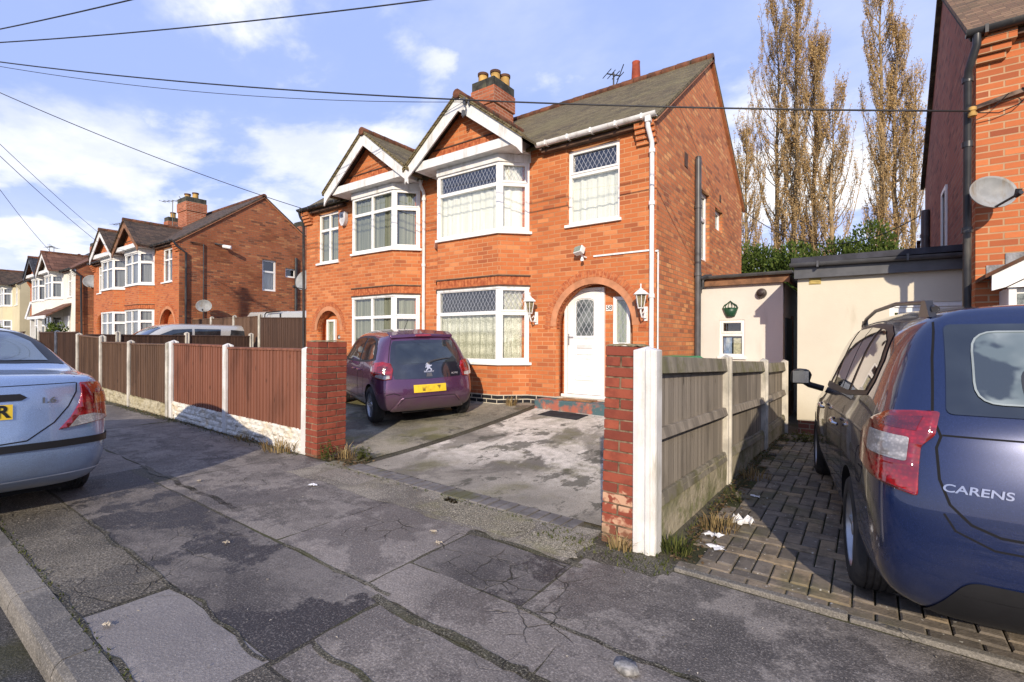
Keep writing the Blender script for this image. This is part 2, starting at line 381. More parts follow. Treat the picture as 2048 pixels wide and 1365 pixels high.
def tarmac(name, base, lite, dark, agg=.5, stain=.6, warm=None, bumps=.8, crk=4.6, lace=0.0):
    m, s = material(name); p = s.pos()
    big = s.noise(p, .9, 8, .66)
    c = s.mix(s.smooth(big, .40, .62), base, lite)
    if lace:
        lc = s.smooth(s.noise(s.scale(s.vm('ADD', p, (1, 6, 0)), (1, 1.5, 1)), 1.9, 9, .72, dist=.3), .485, .52)
        c = s.mix(s.math('MULTIPLY', lc, lace), c, lite)
        c = s.mix(s.math('MULTIPLY', s.smooth(s.noise(s.vm('ADD', p, (9, 2, 0)), 6.5, 8, .75), .52, .56), lace * .7), c, dark)
    st = s.smooth(s.noise(s.vm('ADD', p, (5, 9, 0)), 1.25, 9, .68), .505, .54)
    c = s.mix(s.math('MULTIPLY', st, stain), c, dark)
    fine = s.noise(p, 95, 3, .7)
    c = s.mix(s.math('MULTIPLY', s.smooth(fine, .52, .68), agg), c, tuple(min(1, x * 2.3) for x in lite))
    c = s.mix(s.math('MULTIPLY', s.smooth(fine, .5, .34), agg), c, tuple(x * .45 for x in dark))
    vor = s.n('ShaderNodeTexVoronoi', 0, Vector=p, Scale=62.0)
    spk = s.math('MULTIPLY', s.math('LESS_THAN', vor, .16), s.math('GREATER_THAN', s.noise(p, 23, 2), .60))
    c = s.mix(s.math('MULTIPLY', spk, .45), c, (.36, .345, .31))
    if warm:
        c = s.mix(s.math('MULTIPLY', s.smooth(s.noise(s.vm('ADD', p, (2, 7, 0)), 1.1, 6, .65), .48, .66), .75), c, warm)
    wp = s.vm('ADD', p, s.vm('SCALE', s.noise(p, 5, 3, out=1), Scale=.10))
    ve = s.n('ShaderNodeTexVoronoi', 0, Vector=wp, Scale=crk, _feature='DISTANCE_TO_EDGE')
    ck = s.math('MULTIPLY', s.smooth(ve, .022, .004), s.smooth(s.noise(s.vm('ADD', p, (7, 3, 0)), 1.0, 5, .6), .56, .66))
    c = s.mix(s.math('MULTIPLY', ck, .85), c, (.035, .033, .020))
    c = s.mix(s.math('MULTIPLY', s.smooth(s.noise(s.scale(p, (1.6, 1, 1)), 38, 2), .73, .78), .7), c, (.5, .48, .43))
    h = s.math('ADD', fine, s.math('ADD', s.math('MULTIPLY', ck, -2.5), s.math('MULTIPLY', s.noise(p, 6, 4), 1.5)))
    rg = s.ramp(st, [(0, .92), (1, .62)])
    return finish(m, s, c, rg, s.bump(h, bumps, .006), .35)
M_PAVE = tarmac('pavement_tarmac', (0.131, 0.117, 0.103), (0.241, 0.215, 0.186), (0.061, 0.055, 0.050), .38, .6, lace=.75)
M_PATCHA = tarmac('tarmac_patch_coarse', (0.098, 0.088, 0.069), (0.174, 0.155, 0.121), (0.049, 0.045, 0.036), .75, .5, bumps=1.4)
M_PATCHB = tarmac('tarmac_patch_smooth', (.215, .198, .182), (.265, .245, .225), (.13, .118, .106), .22, .25)
M_PATCHC = tarmac('tarmac_patch_dark', (0.073, 0.066, 0.062), (0.185, 0.166, 0.146), (0.035, 0.032, 0.032), .32, .95, lace=.3)
M_PATCHD = tarmac('tarmac_patch_grey', (0.147, 0.131, 0.115), (0.252, 0.224, 0.195), (0.074, 0.066, 0.058), .38, .55, lace=.35)
M_SEAM = tarmac('seam_dirt', (.045, .040, .028), (.085, .077, .05), (.025, .022, .018), .9, .5, warm=(.06, .062, .02))
M_ROAD = tarmac('road_tarmac', (.050, .048, .045), (.085, .08, .075), (.025, .024, .02), .8, .6, warm=(.04, .04, .015), bumps=1.2)
M_KERB = tarmac('kerb_concrete', (0.152, 0.140, 0.120), (0.208, 0.192, 0.164), (0.080, 0.075, 0.064), .4, .4)
M_DRIVE0 = tarmac('driveway_edge', (.15, .135, .11), (.30, .27, .21), (.07, .065, .05), .6, .5, warm=(.20, .18, .10))
def concrete_drive(name):
    m, s = material(name); p = s.pos()
    q = s.n('ShaderNodeMapping', Vector=p, Rotation=(0, 0, R(12)), Scale=(1.0, .62, 1))
    big = s.noise(q, .95, 8, .62, dist=.5)
    x, y, _ = s.sep(p)[:3]
    c = s.mix(s.smooth(s.noise(p, 2.2, 6), .35, .65), (.23, .21, .17), (.33, .30, .245))
    dk = s.smooth(s.noise(s.vm('ADD', q, (4, 4, 0)), 1.3, 7, .65, dist=.6), .50, .60)
    c = s.mix(s.math('MULTIPLY', dk, .65), c, (.105, .096, .08))
    near = s.smooth(y, 3.6, 4.9)                       # the pale worn skin covers the middle of the drive
    pale = s.math('MULTIPLY', s.smooth(big, .45, .51), near)
    c = s.mix(pale, c, s.mix(s.smooth(s.noise(p, 9, 5), .3, .7), (.72, .66, .56), (.48, .44, .36)))
    sp = s.math('MULTIPLY', s.smooth(s.noise(s.vm('ADD', q, (1, 2, 0)), 3.1, 8, .7), .55, .60), .8)
    c = s.mix(sp, c, (.085, .082, .062))
    gr = s.math('MULTIPLY', s.smooth(s.noise(s.vm('ADD', p, (8, 1, 0)), 1.4, 6, .65), .5, .68), .6)
    c = s.mix(gr, c, (.15, .14, .06))
    fine = s.noise(p, 80, 3, .7)
    c = s.mix(s.math('MULTIPLY', s.smooth(fine, .5, .35), .45), c, (.04, .038, .03))
    h = s.math('ADD', s.math('MULTIPLY', fine, .6), s.math('ADD', pale, s.math('MULTIPLY', s.noise(p, 5, 4), 1.5)))
    return finish(m, s, c, .85, s.bump(h, .6, .006), .3)
M_DRIVE = concrete_drive('worn_concrete_drive')
def wood(name, c1, c2, dark, grain=1.0, green=None):
    m, s = material(name); p = s.obj()
    g = s.noise(s.scale(p, (26, 26, 1.3)), 1.0, 6, .65)
    pl = s.noise(s.scale(p, (9, 9, .02)), 1.0, 1)
    c = s.mix(s.smooth(g, .3, .7), c1, c2)
    c = s.mix(s.math('MULTIPLY', s.smooth(pl, .42, .62), .6), c, tuple((a + b * 2) / 3 for a, b in zip(c1, dark)))
    oi = s.n('ShaderNodeObjectInfo', 5)
    c = s.mix(s.math('MULTIPLY', oi, .5), c, c2)
    kn = s.n('ShaderNodeTexVoronoi', 0, Vector=s.scale(p, (7, 7, 2.4)), Scale=1.0)
    c = s.mix(s.math('MULTIPLY', s.smooth(kn, .12, .06), .8), c, dark)
    c = s.mix(s.math('MULTIPLY', s.smooth(s.noise(s.scale(p, (1, 1, .4)), 3.0, 5), .5, .75), .55), c, dark)
    if green:
        z = s.sep(s.pos())[2]
        c = s.mix(s.math('MULTIPLY', s.smooth(s.noise(p, 5, 6, .65), .48, .64), .6), c, green)
    return finish(m, s, c, .85, s.bump(g, .4 * grain, .004), .25)
M_FRED = wood('red_brown_fence_timber', (.16, .062, .038), (.25, .105, .065), (.06, .027, .018))
M_FBRN = wood('brown_fence_timber', (.100, .058, .036), (.165, .10, .064), (.045, .026, .018))
M_FDRK = wood('dark_fence_timber', (.060, .034, .024), (.10, .058, .04), (.03, .018, .014))
M_FGRY = wood('silvered_fence_timber', (.215, .19, .155), (.34, .30, .245), (.05, .044, .036), 1.4)
M_FGRYR = wood('green_silvered_rail', (.20, .18, .14), (.28, .255, .20), (.07, .065, .05), 1.4, green=(.12, .12, .04))
M_CONC = paint('fence_concrete', (.52, .49, .42), .9, .15, grime=(.26, .25, .19), bumpy=.8)
M_CONCP = paint('white_painted_concrete', (.66, .65, .62), .8, .06, grime=(.44, .42, .35), bumpy=.6)
def rock(name, a, b, c_):
    m, s = material(name); p = s.pos()
    g = s.smooth(s.noise(p, 7, 6, .7), .5, .62)
    c = s.mix(g, a, b)
    c = s.mix(s.math('MULTIPLY', s.smooth(s.noise(p, 2.5, 5), .45, .65), .7), c, c_)
    return finish(m, s, c, .9, s.bump(s.noise(p, 16, 5), 1.0, .02), .25)
M_GBW = rock('white_gravel_board', (.68, .66, .60), (.50, .46, .38), (.60, .46, .26))
M_GBD = rock('weathered_gravel_board', (.40, .36, .25), (.24, .21, .14), (.30, .26, .15))
M_GBG = rock('mossy_gravel_board', (.38, .34, .25), (.22, .22, .12), (.13, .14, .06))
# ---------------- ground ----------------
def zs(x):
    return .05 - .0143 * (max(min(x, 3.0), -14.0) + 1.4) - .0085 * (min(x, -14.0) + 14.0)
def gz(x, y):
    a = .28 if x < -1.15 else .075
    if y <= 3.3: return zs(x)
    t = min((y - 3.3) / 3.9, 1.0); t = t ** 1.7 if x < -1.15 else t
    return zs(x) + a * t
def sheet(name, mat, xs, ys, dz=0.0, kind='structure', fn=None, wob=0.0, seed=0):
    mb = MB(); nx, ny = len(xs), len(ys); r = random.Random(seed)
    fn = fn or gz
    vs = []
    for j, y in enumerate(ys):
        for i, x in enumerate(xs):
            xx, yy = x, y
            if wob and (i in (0, nx - 1)): xx += r.uniform(-wob, wob)
            if wob and (j in (0, ny - 1)): yy += r.uniform(-wob, wob)
            vs.append((xx, yy, fn(x, y) + dz))
    mb.add(vs, [(j * nx + i, j * nx + i + 1, (j + 1) * nx + i + 1, (j + 1) * nx + i) for j in range(ny - 1) for i in range(nx - 1)])
    return mb.build(name, mat, smooth='all', fix=False, kind=kind)
def lin(a, b, n): return [a + (b - a) * i / (n - 1) for i in range(n)]
far = MB(); far.box(-900, 900, -900, 900, -1.2, -.35)
far.build('ground', paint('far_ground', (.09, .10, .05), .95), kind='structure')
# terrain under the houses and gardens, west and east of the drives
sheet('garden_ground', tarmac('garden_ground_soil', (.08, .07, .05), (.12, .11, .08), (.05, .045, .03), .5, .5, warm=(.07, .09, .03)),
      lin(-160, 30, 191), lin(3.3, 60, 40), -.02)
sheet('road', M_ROAD, lin(-160, 30, 96), lin(-14, .58, 12), -.105, fn=lambda x, y: zs(x) - .012 * (.58 - y) * (1 if y > -3 else .3))
sheet('pavement', M_SEAM, lin(-160, 30, 191), lin(.70, 3.36, 6), .0)
# far strips of pavement, one long sheet each side of the trench seam
def patch(name, mat, x0, x1, y0, y1, seed, dz=.004, wob=.012, skew=0.0):
    nx = max(2, int((x1 - x0) / .07)); ny = max(2, int((y1 - y0) / .07))
    xs = lin(x0, x1, nx); ys = lin(y0, y1, ny); r = random.Random(seed); off = r.uniform(0, 99)
    mb = MB(); vs = []
    for j, y in enumerate(ys):
        for i, x in enumerate(xs):
            ex = min(i, nx - 1 - i); ey = min(j, ny - 1 - j)
            yy = y; xx = x + skew * (y - y0)
            if ey == 0: yy += (mnoise.noise((x * 3.1 + off, seed, 0)) * 2.4 + mnoise.noise((x * 13 + off, seed, 2)) * .9) * wob
            if ex == 0: xx += (mnoise.noise((y * 3.1, off, 1)) * 2.4 + mnoise.noise((y * 13, off, 3)) * .9) * wob
            z = gz(x, y) + dz - (.003 if (ex == 0 or ey == 0) else 0)
            vs.append((xx, yy, z))
    mb.add(vs, [(j * nx + i, j * nx + i + 1, (j + 1) * nx + i + 1, (j + 1) * nx + i) for j in range(ny - 1) for i in range(nx - 1)])
    return mb.build(name, mat, smooth='all', fix=False, kind='structure')
patch('pavement_patch', M_PATCHA, -8.5, -3.265, .735, 1.145, 1, wob=.006)
patch('pavement_patch', M_PATCHB, -3.25, -2.19, .73, 1.15, 2, wob=.008, skew=.05)
patch('pavement_patch', M_PATCHA, -2.175, 3, .735, 1.12, 3)
patch('pavement_patch', M_PATCHC, -6.3, -2.165, 1.162, 1.835, 4, wob=.007, skew=-.03)
patch('pavement_patch', M_PATCHD, -8.9, -6.315, 1.162, 1.97, 5)
patch('pavement_patch', M_PATCHD, -2.15, 4, 1.35, 1.75, 6, wob=.015)
patch('pavement_patch', M_PATCHD, -2.14, 4, 1.14, 1.335, 61, wob=.01)
patch('pavement_patch', M_PAVE, -5.6, -3.41, 1.855, 3.33, 7, wob=.006)
patch('pavement_patch', M_PATCHD, -3.40, -2.41, 1.855, 3.02, 8, wob=.006)
patch('pavement_patch', M_PATCHD, -2.395, -1.2, 1.80, 2.195, 9, wob=.012)
patch('pavement_patch', M_PATCHD, -1.195, 4, 1.80, 2.165, 91, wob=.012)
patch('pavement_patch', M_PATCHC, -2.395, -1.545, 2.207, 2.80, 10, wob=.005)
patch('pavement_patch', M_PAVE, -1.53, 4.5, 2.185, 3.12, 11, wob=.006)
patch('pavement_patch', M_PAVE, -9.2, -5.61, 1.99, 3.30, 12, wob=.006)
patch('pavement_patch', M_PATCHD, -40, -9.25, .78, 3.22, 13, wob=.03)
sheet('pavement_apron', M_DRIVE0, lin(-5.0, -1.62, 30), lin(2.84, 3.42, 8), .006, wob=.03, seed=4)
# kerb stones along the road
kb = MB(); x = -40.0
while x < 6:
    w_ = .905; z0 = zs(x + .45)
    prof = [(.56, -.16), (.72, -.16), (.72, .006), (.60, .006), (.575, -.012), (.562, -.05)]
    n = len(prof); vs = [(x + .004, a, zs(x) + b) for a, b in prof] + [(x + w_ - .006, a, zs(x + w_) + b) for a, b in prof]
    kb.add(vs, [tuple(range(n)), tuple(range(n, 2 * n))[::-1]] + [(i, n + i, n + (i + 1) % n, (i + 1) % n) for i in range(n)])
    x += w_
kb.build('kerb', M_KERB, kind='structure')
# the front drive of the house, and the path down its side
sheet('driveway', M_DRIVE, lin(-4.60, -1.30, 40), lin(3.52, 7.45, 40), .006)
sheet('driveway', tarmac('dark_concrete', (.15, .14, .105), (.32, .29, .22), (.055, .053, .042), .4, .8, warm=(.15, .145, .055)),  # darker, blotchy concrete on the left drive
      lin(-12.4, -4.74, 40), lin(3.5, 7.45, 30), .006)
sheet('driveway', M_DRIVE, lin(-2.62, -1.12, 12), lin(7.45, 9.7, 12), .006)
jb = MB()
for i in range(30):
    y0, y1 = 3.52 + i * .13, 3.52 + i * .13 + .135
    jb.add([(-4.75, y0, gz(-4.6, y0) + .001), (-4.59, y0, gz(-4.6, y0) + .001), (-4.59, y1, gz(-4.6, y1) + .001), (-4.75, y1, gz(-4.6, y1) + .001)], [(0, 1, 2, 3)])
jb.build('driveway_joint', M_SEAM, kind='structure', fix=False)
# row of block pavers edging the drive
M_PAVER = brick('block_pavers', (.145, .125, .10), (.095, .088, .078), (.20, .165, .12), (.035, .04, .015), soot=.3, flat=.01)
m_, s_ = material('drive_edging_blocks'); p_ = s_.pos()
c_ = s_.mix(s_.smooth(s_.noise(p_, 6, 4), .35, .65), (.12, .112, .106), (.19, .178, .165))
c_ = s_.mix(s_.math('MULTIPLY', s_.smooth(s_.noise(p_, 2.1, 5), .52, .66), .8), c_, (.10, .10, .045))
M_EDGE = finish(m_, s_, c_, .85, s_.bump(s_.noise(p_, 60, 3), .6, .005), .3)
eb = MB()
for i in range(27):
    x0 = -4.66 + i * .105; yy = 3.30 + .012 * i / 27
    z = gz(x0 + .05, 3.4) + .016 + rnd.uniform(-.003, .003)
    eb.add([(x0 + .006, yy, z), (x0 + .098, yy + .001, z), (x0 + .098, yy + .20, z), (x0 + .006, yy + .20, z)] +
           [(x0 + .006, yy, z - .06), (x0 + .098, yy, z - .06), (x0 + .098, yy + .2, z - .06), (x0 + .006, yy + .2, z - .06)],
           [(0, 1, 2, 3), (0, 4, 5, 1), (1, 5, 6, 2), (2, 6, 7, 3), (3, 7, 4, 0)])
eb.build('drive_edging', M_EDGE, kind='structure', bevel=.005)
# block-paved drive of the neighbour (basket-weave blocks modelled one by one over a sand bed)
sheet('paver_bed', tarmac('paver_joint_moss', (.030, .033, .012), (.05, .055, .02), (.02, .02, .01), .6, .3), lin(-1.05, 4.5, 30), lin(3.16, 8.4, 30), -.004)
m_, s_ = material('block_paver'); p_ = s_.pos()
at_ = s_.t.nodes.new('ShaderNodeAttribute'); at_.attribute_name = 'tone'
c_ = s_.ramp(at_.outputs[2], [(0, (.12, .105, .088)), (.45, (.195, .168, .138)), (.78, (.225, .185, .140)), (1, (.32, .245, .155))])
c_ = s_.mix(s_.math('MULTIPLY', s_.smooth(s_.noise(p_, 9, 6, .7), .4, .65), .6), c_, (.062, .055, .045))
c_ = s_.mix(s_.math('MULTIPLY', s_.smooth(s_.noise(p_, 2.0, 5), .52, .68), .45), c_, (.10, .10, .04))
c_ = s_.mix(s_.math('MULTIPLY', s_.smooth(s_.noise(p_, 34, 2), .68, .72), .8), c_, (.5, .49, .44))
M_BLOCK = finish(m_, s_, c_, .86, s_.bump(s_.noise(p_, 70, 3), .8, .005), .3)
bv, bf, tone = [], [], []
def block(x0, y0, wx, wy, t):
    g = .0045; z = gz(x0 + wx / 2, y0 + wy / 2) + .012 + rnd.uniform(-.003, .003); b = len(bv); e = .008
    tl = [rnd.uniform(-.0015, .0015) for _ in range(4)]
    cs = [(x0 + g, y0 + g), (x0 + wx - g, y0 + g), (x0 + wx - g, y0 + wy - g), (x0 + g, y0 + wy - g)]
    cx, cy = x0 + wx / 2, y0 + wy / 2
    for (a, c), q in zip(cs, tl): bv.append((a, c, z - .05))
    for (a, c), q in zip(cs, tl): bv.append((a, c, z - .005 + q))
    for (a, c), q in zip(cs, tl): bv.append((a + (e if a < cx else -e), c + (e if c < cy else -e), z + q))
    fs = [(b + i, b + (i + 1) % 4, b + 4 + (i + 1) % 4, b + 4 + i) for i in range(4)] + \
         [(b + 4 + i, b + 4 + (i + 1) % 4, b + 8 + (i + 1) % 4, b + 8 + i) for i in range(4)] + [(b + 8, b + 9, b + 10, b + 11)]
    bf.extend(fs); tone.extend([t] * 9)
X0, Y0, B = -1.02, 3.30, .105
# a border course, then rows running away from the street: soldier / two stretchers, as the photograph
for j in range(48):
    for i in range(25):
        x0 = X0 + i * .21; y0 = Y0 + j * .105
        t = rnd.random()
        if x0 > 4.2 or y0 > 8.35: continue
        if i in (2, 3) and j % 1 == 0 and x0 < -.3: t = .6 + .4 * rnd.random()
        k = j % 3
        if k == 0: block(x0 + (0.0 if (j // 3) % 2 else .105), y0, .21, B, t)
        elif k == 1:
            off = 0.0 if (j // 3) % 2 else .105
            if (i + j // 3) % 1 == 0:
                block(x0 + off, y0, .105, .21, t); block(x0 + off + .105, y0, .105, .21, rnd.random())
for i in range(26): block(X0 + i * .21, Y0 - .105, .21, B, rnd.random())
me = bpy.data.meshes.new('block_pavers'); me.from_pydata(bv, [], bf)
a_ = me.attributes.new('tone', 'FLOAT', 'FACE'); a_.data.foreach_set('value', tone)
link('block_paving', me, M_BLOCK, kind='structure')
ek = MB()
for i in range(7):
    x0 = -1.0 + i * .92
    ek.box(x0, x0 + .912, 3.135, 3.185, -.2, gz(x0, 3.2) + .022)
ek.build('paving_edging', M_KERB, kind='structure', bevel=.006)

# gritty, mossy bands where the trench seams have broken up
M_BAND = tarmac('broken_seam_grit', (.050, .046, .034), (.13, .12, .09), (.028, .026, .02), 1.0, .5, warm=(.085, .085, .03), bumps=1.6)
for k, (x0, x1, y0, y1) in enumerate(((-2.20, -1.15, 1.745, 1.80), (-2.12, -1.45, 1.325, 1.355), (-4.9, -2.2, 1.145, 1.166), (-3.3, -2.2, 1.835, 1.86), (-1.55, -.3, 2.165, 2.19), (-6.4, -4.2, 1.95, 2.0), (-2.45, -1.5, 2.80, 2.86), (-1.75, -1.0, 2.96, 3.22), (-6.5, -.5, .715, .745))):
    patch('broken_seam', M_BAND, x0, x1, y0, y1, 200 + k, dz=.007, wob=.022)
M_APR = tarmac('worn_apron', (.19, .17, .12), (.30, .27, .20), (.08, .075, .055), .9, .5, warm=(.22, .21, .09), bumps=1.4, crk=7.0)
patch('broken_apron', M_APR, -3.15, -2.1, 2.90, 3.28, 300, dz=.010, wob=.05)
patch('broken_apron', M_APR, -2.05, -1.60, 2.86, 3.16, 301, dz=.010, wob=.04)
patch('broken_apron', tarmac('apron_slab', (.20, .18, .145), (.28, .25, .20), (.11, .10, .08), .7, .3), -4.70, -4.05, 2.95, 3.27, 302, dz=.010, wob=.02)
# ---------------- windows ----------------
def wavy(mb, M, w, z0, z1, n, amp, step):
    k = max(4, int(w / step)); vs = []
    for z in (z0, z1):
        for i in range(k + 1):
            u = w * i / k; vs.append(tuple(M @ Vector((u, n + amp * sin(u * 38) + amp * .6 * sin(u * 61 + 1), z))))
    mb.add(vs, [(i, i + 1, k + 2 + i, k + 1 + i) for i in range(k)])
def window(par, p0, p1, z0, z1, mull=(), trans=(), lead=False, cur=M_NET1, fw=.055, sill=True, label=None, inner=None, back=.20, curtop=False, leadfrac=None, name='window', sillw=.05, frame=None, open_top=False):
    """a framed window between plan points p0 and p1 (left to right seen from outside)"""
    dx, dy = p1[0] - p0[0], p1[1] - p0[1]; w_ = sqrt(dx * dx + dy * dy); dx /= w_; dy /= w_
    M = Matrix(((dx, dy, 0, p0[0]), (dy, -dx, 0, p0[1]), (0, 0, 1, 0), (0, 0, 0, 1)))     # u, outward n, z
    mb = MB(); mb.T = M; fm = frame or M_UPVC
    mb.box(0, fw, -.07, .0, z0, z1); mb.box(w_ - fw, w_, -.07, .0, z0, z1)
    mb.box(fw, w_ - fw, -.07, .0, z0, z0 + fw); mb.box(fw, w_ - fw, -.07, .0, z1 - fw, z1)
    zt = sorted(trans); us = sorted(mull)
    for z in zt: mb.box(fw, w_ - fw, -.068, -.002, z - fw * .55, z + fw * .55)
    for u in us: mb.box(u - fw * .5, u + fw * .5, -.066, -.004, z0 + fw, z1 - fw)
    edges = [z0 + fw] + [z for z in zt] + [z1 - fw]
    if inner:        # an opening casement shown as a second frame inside cell (i0,i1 of the z edges)
        for (a, b, c_, d_) in inner:
            g = .035
            mb.box(a, a + g, -.03, .012, c_, d_); mb.box(b - g, b, -.03, .012, c_, d_)
            mb.box(a + g, b - g, -.03, .012, c_, c_ + g); mb.box(a + g, b - g, -.03, .012, d_ - g, d_)
    fr = mb.build(name, fm, par, bevel=.006)
    if label: fr['label'] = label
    gp = MB(); gp.T = M
    zl = zt[-1] if (lead and zt) else None
    top = z1 - fw * .5
    if lead and zt:
        gp.quad((fw * .5, -.035, z0 + fw * .5), (w_ - fw * .5, -.035, z0 + fw * .5), (w_ - fw * .5, -.035, zl), (fw * .5, -.035, zl))
        gl = MB(); gl.T = M
        gl.quad((fw * .5, -.034, zl), (w_ - fw * .5, -.034, zl), (w_ - fw * .5, -.034, top), (fw * .5, -.034, top))
        gl.build('leaded_pane', M_LEAD, fr, fix=False)
        gp.build('glass_pane', M_GLASS, fr, fix=False)
    else:
        gp.quad((fw * .5, -.035, z0 + fw * .5), (w_ - fw * .5, -.035, z0 + fw * .5), (w_ - fw * .5, -.035, top), (fw * .5, -.035, top))
        gp.build('leaded_pane' if lead else 'glass_pane', M_LEAD if lead else M_GLASS, fr, fix=False)
    if cur:
        cb = MB(); ct = top if (curtop or not zt) else zt[-1]
        wavy(cb, M, w_, z0 + .03, ct, -.10, .010, .012)
        cb.build('curtain', cur, fr, fix=False, smooth='all')
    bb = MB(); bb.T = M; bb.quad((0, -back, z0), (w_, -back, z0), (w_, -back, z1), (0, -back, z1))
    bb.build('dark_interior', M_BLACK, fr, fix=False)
    if sill:
        sb = MB(); sb.T = M; sb.box(-.03, w_ + .03, -.06, sillw, z0 - .045, z0 + .004); sb.build('sill', fm, fr, bevel=.005)
    return fr
def arc(cx, cz, r, a0, a1, n): return [(cx + r * cos(a0 + (a1 - a0) * i / n), cz + r * sin(a0 + (a1 - a0) * i / n)) for i in range(n + 1)]
def arch_ring(cx, cz, r0, r1, y0, y1, n, mb, lo=-.06):
    for i in range(n):
        a0 = lo + (pi - 2 * lo) * i / n; a1 = lo + (pi - 2 * lo) * (i + 1) / n; g = .006 / r0
        p = [(cx + r * cos(a), cz + r * sin(a)) for r, a in ((r0, a0 + g), (r1, a0 + g), (r1, a1 - g), (r0, a1 - g))]
        mb.prism(p, lambda u, v, w__: (u, w__, v), y0, y1)
W = 7.4
# ---------------- the semi-detached house builder ----------------
def roof_slab(mb, x0, x1, ye, ze, yr, zr, t=.06):
    mb.add([(x0, ye, ze), (x1, ye, ze), (x1, yr, zr), (x0, yr, zr), (x0, ye, ze - t), (x1, ye, ze - t), (x1, yr, zr - t), (x0, yr, zr - t)],
           [(0, 1, 2, 3), (4, 7, 6, 5), (0, 4, 5, 1), (1, 5, 6, 2), (2, 6, 7, 3), (3, 7, 4, 0)])
def half_pipe(mb, p, q, r, n=8):     # gutter: half-round trough from p to q
    p, q = Vector(p), Vector(q); t = (q - p).normalized(); side = Vector((0, 0, 1)).cross(t).normalized()
    vs = []
    for rr in (r, r * .86):
        for c in (p, q): vs += [tuple(c + side * cos(pi + pi * k / n) * rr + Vector((0, 0, 1)) * sin(pi + pi * k / n) * rr) for k in range(n + 1)]
    m = n + 1
    fs = [(k, k + 1, m + k + 1, m + k) for k in range(n)] + [(2 * m + k, 3 * m + k, 3 * m + k + 1, 2 * m + k + 1) for k in range(n)]
    fs += [(0, m, 3 * m, 2 * m), (n, 2 * m + n, 3 * m + n, m + n)] + [(k, 2 * m + k, 2 * m + k + 1, k + 1) for k in range(n)] + [(m + k, m + k + 1, 3 * m + k + 1, 3 * m + k) for k in range(n)]
    mb.add(vs, fs)
